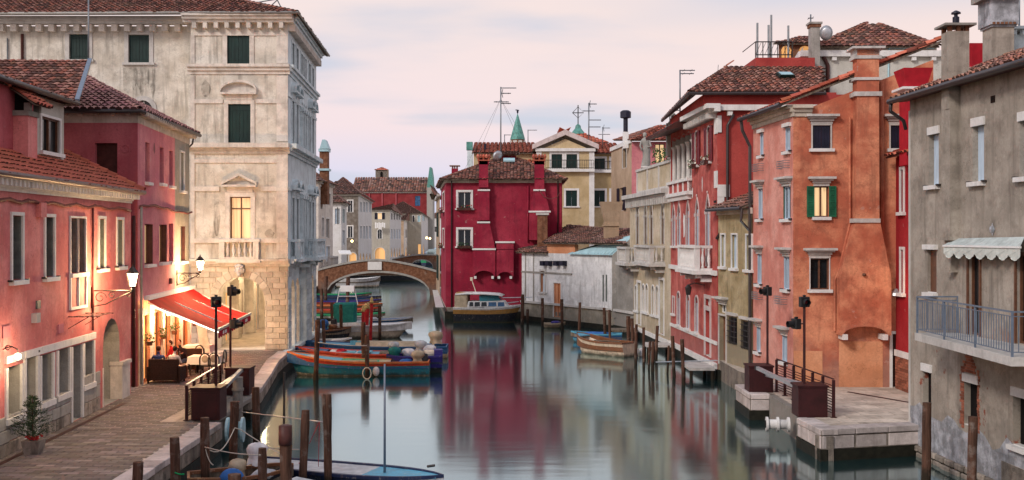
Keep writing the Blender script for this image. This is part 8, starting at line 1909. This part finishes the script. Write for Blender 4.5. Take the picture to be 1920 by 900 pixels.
for a in ((596, 600, 47.8, 10.5, 'tall post in front of the bow of the long blue boat'), (681, 604, 50.8, 9, 'post left of the pair standing against the middle of the long blue boat'), (688, 629, 48.2, 9.5, 'post with a rope loop right of the pair against the long blue boat'), (712, 573, 66, 6.5, 'post in front of the white motor boat bow'),
          (639, 571, 66, 6.5, 'dark post in front of the white motor boat stern'), (622, 567, 76, 6, 'thin post left of the teal folded canopy'), (603, 541, 80, 6.5, 'post with a white gull like cap by the palazzo corner'), (612, 518, 100, 6.5, 'tall post against the left foot of the nearer bridge'), (653, 519, 92, 7.5, 'tall post in the middle of the moored rowing boats'), (606, 600, 56, 7, 'short thick post right behind the tall one near the palazzo quay')): post(*a, group=G2)
for i, (u, vt, Y) in enumerate(((681, 583, 66.5), (690, 577, 66.9), (697, 567, 66.2), (685.5, 579, 68.2))):
    o = post(u, vt, Y, 6.2, ('leftmost', 'middle', 'tallest', 'half hidden')[i] + ' of the scarlet painted mooring poles with gilded caps', mat='redpole', group='scarlet mooring poles'); r_ = 6.2 / 2000 * Y / 2
    c = MB(); c.sm = True; c.lathe([(r_ * 1.2, -.05), (r_ * 1.3, .05), (r_ * .8, .12), (r_ * .9, .2), (r_ * .2, .36)], (Xu(u, Y), Y, Zv(vt, Y)), 10); c.build('gilded_cap', M['gold'], o)
G3 = 'mooring posts along the right bank'
rp_ = ((980, 552, 77, 7, 'post at the bow of the white cabin cruiser'), (989, 580, 78, 5.5, 'thin short post just right of the cabin cruiser bow'), (1017, 559, 75.6, 6, 'post left of the pale stone doorway in the boathouse wall'), (1053, 561, 73, 6, 'post right of the pale stone doorway in the boathouse wall'), (1087.5, 567, 67, 5.5, 'lone slim post before the blue tarpaulin boat'), (1132.7, 577, 64, 6, 'post with a green tag near its head'), (1142.7, 581, 62.5, 6, 'post just right of the green tagged one'),
       (1178, 593, 59.5, 8, 'thick left post of the four close together by the cream boat stern'), (1185, 597, 59, 6.5, 'second post of the four close together by the cream boat stern'), (1193, 608, 53.5, 6.5, 'third post of the four by the cream boat stern, nearer the water'), (1206.7, 614, 52.3, 5.5, 'slimmest post right of the four close together'), (1218.5, 640, 51.5, 5, 'short left post of the leaning pair'), (1224.5, 640, 50.7, 7, 'short right post of the leaning pair'), (1232.5, 611, 55.5, 6.5, 'post with a violet band before the straw palazzo door'), (1254, 648, 50, 4.5, 'thin stub behind the post at the red house corner'), (1260.7, 630, 49, 7, 'post at the corner of the red gothic house'), (1279, 636, 46, 7.5, 'rightmost post in front of the red gothic house'))
for a in rp_: post(*a, group=G3)
G4 = 'thick posts before the grey house'
post(1738, 755, 27.6, 18, 'thick post left, before the grey house wall', group=G4); post(1825, 781, 25.0, 19, 'thick post right, before the crumbling doorway of the grey house', group=G4)

# ------------------------------------------------------------------ ropes
def rope(a, b, sag, label, mat='rope', r=.014):
    a, b = Vector(a), Vector(b); pts = [a.lerp(b, i / 10) - Vector((0, 0, sag * math.sin(PI * i / 10))) for i in range(11)]; m = MB(); m.sm = True; m.tube(pts, r, 5); return tag(m.build('mooring_rope', M[mat]), label, 'rope')
rope(P(384, 838, 26.8), P(440, 803, 29.3), .35, 'white rope sagging between the third post and the one below the pillar'); rope(P(384, 838, 26.8), P(488, 853, 24.4), .05, 'white rope running taut to the short dark headed post')
rope(P(455, 808, 29.3), P(535, 856, 27.9), .02, 'white rope slanting down from the pillar post to the deep blue boat'); rope(P(440, 802, 29.3), P(455, 807, 29.2), .0, 'short rope hitch at the pillar post'); rope(P(475, 835, 33), P(560, 843, 28.8), .03, 'thin white rope crossing behind the thickest post')
rope(P(450, 772, 33.2), P(613, 792, 27.1), .0, 'grey metal bar joining the posts above the water', 'galv', .02); rope(P(599, 791, 27.5), P(597, 875, 27.3), .0, 'red line hanging straight down from the bar', 'rope_r', .008); rope(P(598, 792, 27.5), P(580, 832, 27.1), .0, 'red line slanting from the bar', 'rope_r', .008); rope(P(560, 868, 28.1), P(640, 893, 27.6), .04, 'red rope lying over the deep blue boat', 'rope_r', .012)
rope(P(328, 886, 25.3), P(345, 889, 25.2), .02, 'green rope tied round the second foreground post', 'rope_g', .02); rope(P(384, 838, 26.9), P(400, 872, 26.9), .1, 'white rope dropping to the dinghy')
m = MB(); m.tube([P(688 + 8 * math.cos(i * .628), 700 + 11 * math.sin(i * .628), 47.9) for i in range(11)], .025, 5); tag(m.build('rope_loop', M['rope']), 'thick rope loop hanging on the post against the long blue boat', 'rope')
rope(P(596, 642, 47.6), P(688, 648, 48.0), .05, 'rope strung from the tall post to the pair of posts by the long blue boat', 'rope', .02)
# ------------------------------------------------------------------ flood gate boxes, rails, signals
def gate_box(u0, u1, v1, h, label, depth=.8):
    p0, p1 = G(u0, v1), G(u1, v1); p1.y = p0.y; w = p1.x - p0.x; t = thing('gate_motor_box', p0, label, 'machine box')
    m = MB(); m.box(0, w, 0, depth, 0.0, h - .06); m.build('cabinet', M['ironrust'], t, local=True, bevel=.01); m = MB(); m.box(-.03, w + .03, -.03, depth + .03, h - .06, h); m.build('lid', M['ironrust'], t, local=True)
    m = MB(); m.box(.06, w - .06, -.012, -.001, .06, h - .14); m.build('panel', M['ironrust'], t, local=True); return p0, w
a1 = gate_box(358, 412, 788, .98, 'maroon steel box at the near side of the left quay gap'); a2 = gate_box(422, 467, 741, .95, 'maroon steel box at the far side of the left quay gap')
a3 = gate_box(1497, 1552, 783, .98, 'maroon steel box at the near side of the right terrace gap'); a4 = gate_box(1405, 1450, 736, .95, 'maroon steel box at the far side of the right terrace gap')
def barrier(p, q, label):
    m = MB(); p, q = Vector(p), Vector(q); m.bar(p, q, .11, .11); o = m.build('barrier_arm', M['galv']); tag(o, label, 'barrier')
    m = MB(); m.bar(q + Vector((0, 0, .0)), q + (q - p).normalized() * .08, .15, .15); m.build('end_cap', M['black'], o)
barrier(P(413, 734, 33.1), P(452, 694, 36.6), 'upper of the two pale barrier arms over the left quay gap'); barrier(P(400, 733, 33.8), P(440, 705, 37.2), 'lower pale barrier arm over the left quay gap')
barrier(P(1497, 727, 33.0), P(1420, 690, 36.8), 'upper of the two white barrier arms over the right terrace gap'); barrier(P(1503, 720, 33.6), P(1438, 703, 37.2), 'lower white barrier arm over the right terrace gap')
def signal(x, y, ztop, zb, heads, label):
    t = thing('signal_pole', (x, y, zb), label, 'traffic light'); m = MB(); m.tube([(0, 0, 0), (0, 0, ztop - zb - .1)], .042, 8); m.build('pole', M['ironrust'], t, local=True)
    for (dx, dz, dr, col) in heads:
        h = MB(); h.box(-.15, .15, -.1, .1, -.16, .16); h.box(-.04, .04, -.06, .06, .16, .22); o = h.build('signal_head', M['black'], t, local=True, bevel=.02); o.location = (dx, 0, ztop - zb + dz); o.rotation_euler = (0, 0, dr)
        v = MB(); v.sm = True; v.tube([(0, -.1, 0), (0, -.3, -.01)], .1, 12, cap=False); o2 = v.build('visor', M['black'], o, local=True); o2.location = (0, 0, 0)
        g = MB(); g.sm = True; g.ball((0, -.1, 0), .075, .03, .075, 10, 6); g.build('lens', M[col], o, local=True)
        if abs(dx) > .05: b_ = MB(); b_.tube([(0, 0, 0), (dx, 0, 0)], .02, 5); o3 = b_.build('head_bracket', M['ironrust'], t, local=True); o3.location = (0, 0, ztop - zb + dz)
M['lens_g'] = simple('green_signal_lens', (.01, .12, .10), .3, .6); M['lens_r'] = simple('red_signal_lens', (.22, .01, .015), .3, .6)
Yp = 32.6; signal(Xu(405, Yp), Yp, Zv(566, Yp), .95, ((0, 0, .5, 'lens_r'),), 'signal pole standing on the near maroon box by the awning, red lens')
Yp = 37.6; signal(Xu(432, Yp), Yp, Zv(546, Yp), .9, ((.05, 0, 1.2, 'lens_g'), (.14, -1.15, 1.4, 'lens_g')), 'taller signal pole with teal lens on the far maroon box before the palazzo arch')
Yp = 33.1; signal(Xu(1508, Yp), Yp, Zv(566, Yp), .95, ((0, 0, .1, 'lens_r'), (-.25, -.68, -1.3, 'lens_r')), 'signal pole with red lens standing on the near maroon box of the right terrace')
Yp = 38.3; signal(Xu(1439, Yp), Yp, Zv(546, Yp), .9, ((0, 0, -1.2, 'lens_g'),), 'signal pole with green lens standing on the far maroon box of the right terrace')
def fence(pts, label, h=1.0, hs=(), solid=False, rise=0):
    t = thing('metal_fence', pts[0], label, 'fence'); 
    for a, b in zip(pts, pts[1:]):
        a, b = Vector(a), Vector(b); n = max(1, round((b - a).length / .95))
        for i in range(n + 1): p = a.lerp(b, i / n); m = MB(); m.box(p.x - .04, p.x + .04, p.y - .04, p.y + .04, p.z, p.z + h); m.box(p.x - .09, p.x + .09, p.y - .09, p.y + .09, p.z, p.z + .015); m.build('fence_post', M['ironrust'], t)
        m = MB(); m.bar(a + Vector((0, 0, h + .03)), b + Vector((0, 0, h + .03)), .05, .03); m.build('top_rail', M['ironrust'] if not solid else M['galv'], t)
        k = 11
        for i in range(k): z = .12 + (h - .22) * i / k; m = MB(); m.bar(a + Vector((0, 0, z)), b + Vector((0, 0, z)), .012 if not solid else .02, .025 if not solid else .055); m.build('slat', M['ironrust'], t)
    return t
fence([G(350, 788), G(413, 741)], 'slatted maroon fence on the left quay beside the near steel box', 1.05, solid=True)
fence([G(1556, 783), Vector((10.95, 34.9, 0)), Vector((9.95, 38.0, 0))] if False else [G(1563, 783), G(1456, 735)], 'slatted maroon fence of the right terrace behind the near steel box', 1.15)
# grey concrete pillar, pipes, recess slab
pl = MB(); x, y = -9.15, 35.6; pl.lathe([(.17, -2), (.17, .8), (.17, .85)], (x, y, 0), 14); pl.lathe([(.20, .4), (.20, .48)], (x, y, 0), 14); tag(pl.build('concrete_pillar', M['greyE']), 'round grey concrete pillar with metal band behind the pale barrier arms', 'pillar')
def spool(c, d, r, L, label, rings=3, mat='stone_w'):
    c, d = Vector(c), Vector(d).normalized(); t = thing('gate_pipe', c, label, 'pipe'); m = MB(); m.sm = True; m.tube([c, c + d * L], r * .8, 16); m.build('pipe_body', M[mat], t)
    for i in range(rings): f = i / (rings - 1) if rings > 1 else .5; m = MB(); m.tube([c + d * (L * f), c + d * (L * f + .07)], r * 1.2, 18); m.build('flange', M[mat], t)
    m = MB(); m.tube([c - d * .02, c - d * .001], r * .62, 14); m.build('pipe_mouth', M['dark'], t)
spool(P(1436, 795, 33.7), (1, -.12, 0), .19, .66, 'ribbed white pipe lying at the water in the right terrace recess', 3, 'stone_w')
spool(P(425, 806, 31.0), (1, .1, 0), .3, .42, 'pale blue pipe stub under the left quay gap', 2, 'zinc')
m = MB(); m.box(-9.75, -8.8, 31.95, 32.4, -.6, -.1); m.prism([(-9.7, 32.4, -.15), (-9.0, 32.4, -.15), (-9.0, 37.2, -.15), (-9.7, 37.2, -.15)], (0, 0, .12)); tag(m.build('sluice_deck', M['greyE']), 'grey concrete sluice deck between the two maroon boxes of the left quay', 'sluice')
# ------------------------------------------------------------------ fir tree in planter
tr = thing('potted_fir', G(61, 851), 'small dark fir tree in a square speckled stone planter by the shop wall', 'potted tree'); p = G(61, 851)
m = MB(); m.hexa([p + Vector(q) for q in ((-.15, -.15, 0), (.19, -.15, 0), (.19, .19, 0), (-.15, .19, 0), (-.21, -.21, .36), (.25, -.21, .36), (.25, .25, .36), (-.21, .25, .36))]); m.build('planter', M['rough'], tr)
m = MB(); m.tube([p + Vector((0, 0, .3)), p + Vector((0, 0, 1.5))], .025, 5, r1=.008); m.build('trunk', M['post'], tr)
m = MB(); rr = random.Random(5)
for i in range(240):
    z = .40 + 1.05 * (rr.random() ** 1.25); rad_ = .6 * (1 - (z - .36) / 1.2) + .03; a = rr.uniform(0, 6.28); tip = p + Vector((rad_ * math.cos(a), rad_ * math.sin(a), z + rad_ * rr.uniform(.1, .45))); base = p + Vector((0, 0, z))
    for k in range(9):
        q = base.lerp(tip, .2 + .8 * k / 8); d = (tip - base).normalized(); s_ = Vector((rr.uniform(-1, 1), rr.uniform(-1, 1), rr.uniform(-.6, 1))).normalized(); e = q + (d * .6 + s_ * .8).normalized() * rr.uniform(.05, .09); n_ = d.cross(s_).normalized() * .011
        m.poly([q - n_, q + n_, e])
m.build('crown', M['fir'], tr, kind='stuff')
m = MB()
for i in range(40): q = p + Vector((rr.uniform(-.18, .2), rr.uniform(-.18, .2), .38 + rr.random() * .08)); s_ = .035; m.ball(q, s_, s_, s_ * .7, 5, 3)
m.build('red_berries', M['flower'], tr, kind='stuff')

# ------------------------------------------------------------------ cafe furniture
def sofa(p, w, rz, label):
    t = thing('wicker_sofa', p, label, 'sofa', rz=rz); 
    for nm, b in (('backrest', (-w / 2, w / 2, -.35, -.25, .25, .92)), ('seat', (-w / 2, w / 2, -.25, .35, .3, .42)), ('seat_base', (-w / 2, w / 2, -.35, .35, .12, .3))): m = MB(); m.box(*b); m.build(nm, M['wicker'], t, local=True, bevel=.02)
    for s_ in (-1, 1): m = MB(); m.box(s_ * w / 2 - .06, s_ * w / 2 + .06, -.35, .38, .1, .62); m.build('armrest', M['wicker'], t, local=True)
    for x in (-w / 2, w / 2): 
        for y in (-.33, .33): m = MB(); m.box(x - .03, x + .03, y - .03, y + .03, 0, .13); m.build('leg', M['wicker'], t, local=True)
sofa(G(312, 717), 1.15, 0, 'dark wicker sofa with its back to the viewer under the awning'); sofa(P(357, 690, 42.8) * 1 if False else Vector((Xu(352, 43.6), 43.6, 0)), 1.0, PI, 'dark wicker sofa facing the viewer behind the seated guests')
def table(p, w, d, label, cloth=True, h=.74):
    t = thing('cafe_table', p, label, 'table'); m = MB(); m.box(-w / 2, w / 2, -d / 2, d / 2, h - .04, h); m.build('tabletop', M['wood_f'], t, local=True)
    for x in (-w / 2 + .06, w / 2 - .06):
        for y in (-d / 2 + .06, d / 2 - .06): m = MB(); m.box(x - .025, x + .025, y - .025, y + .025, 0, h - .04); m.build('leg', M['wood_f'], t, local=True)
    if cloth:
        m = MB(); w2, d2 = w / 2 + .03, d / 2 + .03; m.hexa([(-w2 - .03, -d2 - .03, h - .28), (w2 + .03, -d2 - .03, h - .28), (w2 + .03, d2 + .03, h - .28), (-w2 - .03, d2 + .03, h - .28), (-w2, -d2, h + .006), (w2, -d2, h + .006), (w2, d2, h + .006), (-w2, d2, h + .006)]); o = m.build('tablecloth', M['cloth_w']); o.location = Vector(p); 
        tag(o, 'white cloth on the ' + label, 'tablecloth')
        # keep geometry relative
    return t
def table_fix(p, w, d, label, h=.74):
    t = table(p, w, d, label, False, h); p = Vector(p); w2, d2 = w / 2 + .03, d / 2 + .03
    m = MB(); m.hexa([p + Vector(q) for q in ((-w2 - .03, -d2 - .03, h - .3), (w2 + .03, -d2 - .03, h - .3), (w2 + .03, d2 + .03, h - .3), (-w2 - .03, d2 + .03, h - .3), (-w2, -d2, h + .006), (w2, -d2, h + .006), (w2, d2, h + .006), (-w2, d2, h + .006))]); tag(m.build('tablecloth', M['cloth_w']), 'white cloth on the ' + label, 'tablecloth')
table_fix(Vector((Xu(386, 42.8), 42.8, 0)), 1.15, .8, 'bright dining table between the round backed chairs'); table_fix(Vector((Xu(373, 47), 47, 0)), 1.1, .7, 'dining table at the back by the menu board'); table(Vector((Xu(333, 41.6), 41.6, 0)), .7, .6, 'low dark coffee table between the sofas', False, .5)
def chair(p, rz, label):
    t = thing('cafe_chair', p, label, 'chair', 'round backed cafe chairs', rz=rz); m = MB(); m.lathe([(.21, .43), (.22, .47)], (0, 0, 0), 14); m.build('seat', M['black'], t, local=True)
    for x, y in ((-.16, -.16), (.16, -.16), (-.16, .16), (.16, .16)): m = MB(); m.tube([(x * 1.2, y * 1.2, 0), (x, y, .44)], .018, 5); m.build('leg', M['black'], t, local=True)
    m = MB(); m.sm = True; m.tube([(-.2, -.19, .44)] + [(-.2 * math.cos(i * PI / 8), -.21, .7 + .26 * math.sin(i * PI / 8)) for i in range(9)] + [(.2, -.19, .44)], .028, 6); m.build('back_frame', M['black'], t, local=True)
    m = MB(); m.sm = True; m.ball((0, -.21, .74), .13, .02, .15, 12, 6); m.build('back_pad', M['t_tan'], t, local=True)
chair(Vector((Xu(387, 41.9), 41.9, 0)), 0, 'round backed chair nearest the viewer at the bright dining table'); chair(Vector((Xu(412, 42.9), 42.9, 0)), 1.5, 'round backed chair at the canal end of the bright dining table'); chair(Vector((Xu(357, 43.1), 42.4, 0)), -1.2, 'round backed chair at the wall end of the bright dining table'); chair(Vector((Xu(369, 44.6), 44.6, 0)), 2.9, 'round backed chair behind the bright dining table'); chair(Vector((Xu(399, 41.9), 42.0, 0)), .3, 'second round backed chair on the near side of the bright dining table')
mb_ = thing('menu_board', Vector((Xu(384, 45.5), 45.5, 0)), 'tall tilted menu board beside the back dining table', 'menu board'); p = Vector((Xu(384, 45.5), 45.5, 0))
m = MB(); m.obox(p + Vector((-.2, 0, .75)), (.42, -.05, .0), (0, .03, 0), (-.2, .1, 1.1)); m.build('board', M['awn_w'], mb_); m = MB(); m.tube([p + Vector((0, 0, 0)), p + Vector((-.05, .05, .8))], .03, 5); m.box(p.x - .2, p.x + .2, p.y - .2, p.y + .2, 0, .03); m.build('stand', M['iron'], mb_)
# wall sconces, planters on the cafe wall
for i, (u, v, lab) in enumerate(((270, 640, 'small wall planter under the brightest cafe lamp'), (296, 628, 'trailing wall planter on the first cafe pilaster'), (318, 620, 'wall planter on the second cafe pilaster'), (357, 605, 'wall planter near the far end of the awning'))):
    s_, z_ = fb.sz(u, v); q = fb.pt(s_, z_, .2); t = thing('wall_planter', q, lab, 'planter'); m = MB(); m.lathe([(.1, -.16), (.14, 0)], q, 8); m.build('pot', M['wood_f'], t); m = MB(); rr = random.Random(i)
    for k in range(60): c = q + Vector((rr.uniform(-.18, .18), rr.uniform(-.18, .18), rr.uniform(-.05, .32))); a = Vector((rr.uniform(-1, 1), rr.uniform(-1, 1), rr.uniform(-1, 1))).normalized() * .06; b_ = Vector((rr.uniform(-1, 1), rr.uniform(-1, 1), rr.uniform(-1, 1))).normalized() * .03; m.poly([c - a, c - b_, c + a, c + b_])
    m.build('foliage', M['leaf'], t, kind='stuff')
for (u, v, lab) in ((278, 600, 'bright lamp box on the cafe wall by the first door'), (309, 585, 'lamp on the cafe wall between the first and second doors'), (336, 583, 'lamp on the cafe wall between the middle doors')):
    s_, z_ = fb.sz(u, v); m = MB(); fb.box(m, s_ - .06, s_ + .06, z_ - .14, z_ + .14, .1, .2); tag(m.build('wall_lamp', M['bulb']), lab, 'wall lamp')
# ------------------------------------------------------------------ people
M['skin'] = simple('skin', (.55, .30, .20), .6, .3, var=.1); M['hair'] = simple('dark_hair', (.025, .015, .01), .7, .2)
for k, c in (('c_blue', (.03, .05, .14)), ('c_white', (.65, .60, .56)), ('c_red', (.45, .02, .03)), ('c_dark', (.03, .02, .025)), ('c_jeans', (.07, .11, .2))): M[k] = simple('clothing_' + k[2:], c, .9, .1, var=.25, scale=10)
def person(p, rz, label, top, legs, hair='hair', lean=.08, arm=0.0):
    """seated figure, local axes: faces +y, seat 0.45"""
    t = thing('person', p, label, 'person', rz=rz)
    J = {'pel': (0, 0, .52), 'wai': (0, -.03 + lean, .68), 'che': (0, -.05 + lean * 1.8, .9), 'nek': (0, -.03 + lean * 2.2, 1.08), 'hd': (0, .0 + lean * 2.4, 1.2),
         'kl': (-.12, .42, .5), 'kr': (.12, .42, .5), 'al': (-.13, .46, .08), 'ar': (.13, .44, .08), 'fl': (-.13, .62, .04), 'fr': (.13, .6, .04), 'hl': (-.09, .05, .5), 'hr': (.09, .05, .5),
         'sl': (-.19, -.04 + lean * 1.9, 1.01), 'sr': (.19, -.04 + lean * 1.9, 1.01), 'el': (-.25, .1 + lean, .76), 'er': (.25, .1 + lean, .76), 'wl': (-.14, .33, .74 + arm), 'wr': (.14, .33, .72)}
    E = [('pel', 'wai'), ('wai', 'che'), ('che', 'nek'), ('nek', 'hd'), ('pel', 'hl'), ('pel', 'hr'), ('hl', 'kl'), ('hr', 'kr'), ('kl', 'al'), ('kr', 'ar'), ('al', 'fl'), ('ar', 'fr'), ('che', 'sl'), ('che', 'sr'), ('sl', 'el'), ('sr', 'er'), ('el', 'wl'), ('er', 'wr')]
    Rr = {'pel': .15, 'wai': .13, 'che': .15, 'nek': .055, 'hd': .05, 'hl': .1, 'hr': .1, 'kl': .065, 'kr': .065, 'al': .042, 'ar': .042, 'fl': .035, 'fr': .035, 'sl': .065, 'sr': .065, 'el': .045, 'er': .045, 'wl': .03, 'wr': .03}
    ks = list(J); me = bpy.data.meshes.new('body'); me.from_pydata([J[k] for k in ks], [(ks.index(a), ks.index(b)) for a, b in E], []); o = bpy.data.objects.new('body', me); scene.collection.objects.link(o); o.parent = t
    md = o.modifiers.new('skin', 'SKIN'); 
    for i, k in enumerate(ks): me.skin_vertices[0].data[i].radius = (Rr[k], Rr[k] * .85); me.skin_vertices[0].data[i].use_root = (i == 0)
    sb = o.modifiers.new('sub', 'SUBSURF'); sb.levels = 1; sb.render_levels = 1; me.materials.append(M[top])
    hx = Vector(J['hd']) + Vector((0, .02, .06))
    h = MB(); h.sm = True; h.ball(hx, .078, .095, .12, 14, 10); h.ball(hx + Vector((0, .095, -.01)), .016, .025, .025, 6, 4)
    for s_ in (-1, 1): h.ball(hx + Vector((s_ * .08, 0, -.01)), .012, .025, .032, 6, 4)
    h.box(-.028, .028, hx.y + .083, hx.y + .089, hx.z - .058, hx.z - .05)
    h.build('head', M['skin'], t, local=True)
    e = MB()
    for s_ in (-1, 1): e.ball(hx + Vector((s_ * .032, .085, .012)), .011, .008, .007, 6, 4)
    e.build('eyes', M['black'], t, local=True)
    hh = MB(); hh.sm = True; hh.ball(hx + Vector((0, -.022, .025)), .088, .098, .115, 12, 8); hh.build('hair', M[hair], t, local=True)
    l = MB(); l.sm = True
    for s_, a, b, c in ((-1, 'hl', 'kl', 'al'), (1, 'hr', 'kr', 'ar')): l.tube([Vector(J[a]) + Vector((0, -.02, 0)), Vector(J[b]), Vector(J[c])], [.108, .08, .058], 8)
    l.build('trousers', M[legs], t, local=True)
    for s_, k in ((-1, 'wl'), (1, 'wr')):
        w = Vector(J[k]); g = MB(); g.sm = True; g.ball(w + Vector((0, .04, 0)), .035, .05, .018, 8, 5)
        for i in range(4): x = (-.026 + .0175 * i); ln = (.055, .068, .066, .05)[i]; g.tube([w + Vector((x, .075, 0)), w + Vector((x, .075 + ln * .6, -.008)), w + Vector((x * .9, .075 + ln * .9, -.035))], [.0095, .009, .008], 5)
        g.tube([w + Vector((-s_ * .03, .03, 0)), w + Vector((-s_ * .055, .06, -.01)), w + Vector((-s_ * .05, .09, -.02))], [.011, .01, .009], 5)
        g.build('hand', M['skin'], t, local=True)
    s = MB(); s.sm = True
    for k in ('fl', 'fr'): c = Vector(J[k]); s.ball(c + Vector((0, -.04, .0)), .045, .12, .045, 8, 5)
    s.build('shoes', M['c_white'], t, local=True)
ps = G(312, 717)
person(ps + Vector((-.32, .02, -.02)), .25, 'dark haired guest in navy seen from behind on the near wicker sofa', 'c_blue', 'c_dark'); person(ps + Vector((.22, .02, -.02)), -.2, 'guest in white and red seen from behind on the near wicker sofa', 'c_white', 'c_jeans', arm=.1)
person(Vector((Xu(345, 43.5), 43.5, -.02)), PI - .2, 'guest in dark clothes and jeans leaning forward on the far wicker sofa', 'c_dark', 'c_jeans', lean=.16, arm=.1); person(Vector((Xu(328, 42.9), 42.9, -.02)), PI * .7, 'guest in a red top by the cafe wall', 'c_red', 'c_dark')
t = thing('wooden_stool', Vector((Xu(328, 42.9), 42.9, 0)), 'low stool under the guest in red', 'stool'); m = MB(); m.box(-.2, .2, -.2, .2, .36, .42); m.build('seat', M['wood_f'], t, local=True)
for x in (-.15, .15):
    for y in (-.15, .15): m = MB(); m.box(x - .02, x + .02, y - .02, y + .02, 0, .36); m.build('leg', M['wood_f'], t, local=True)
for o in list(scene.objects):
    if o.type == 'EMPTY' and not o.get('label') and not o.get('kind'): print('UNLABELLED', o.name)
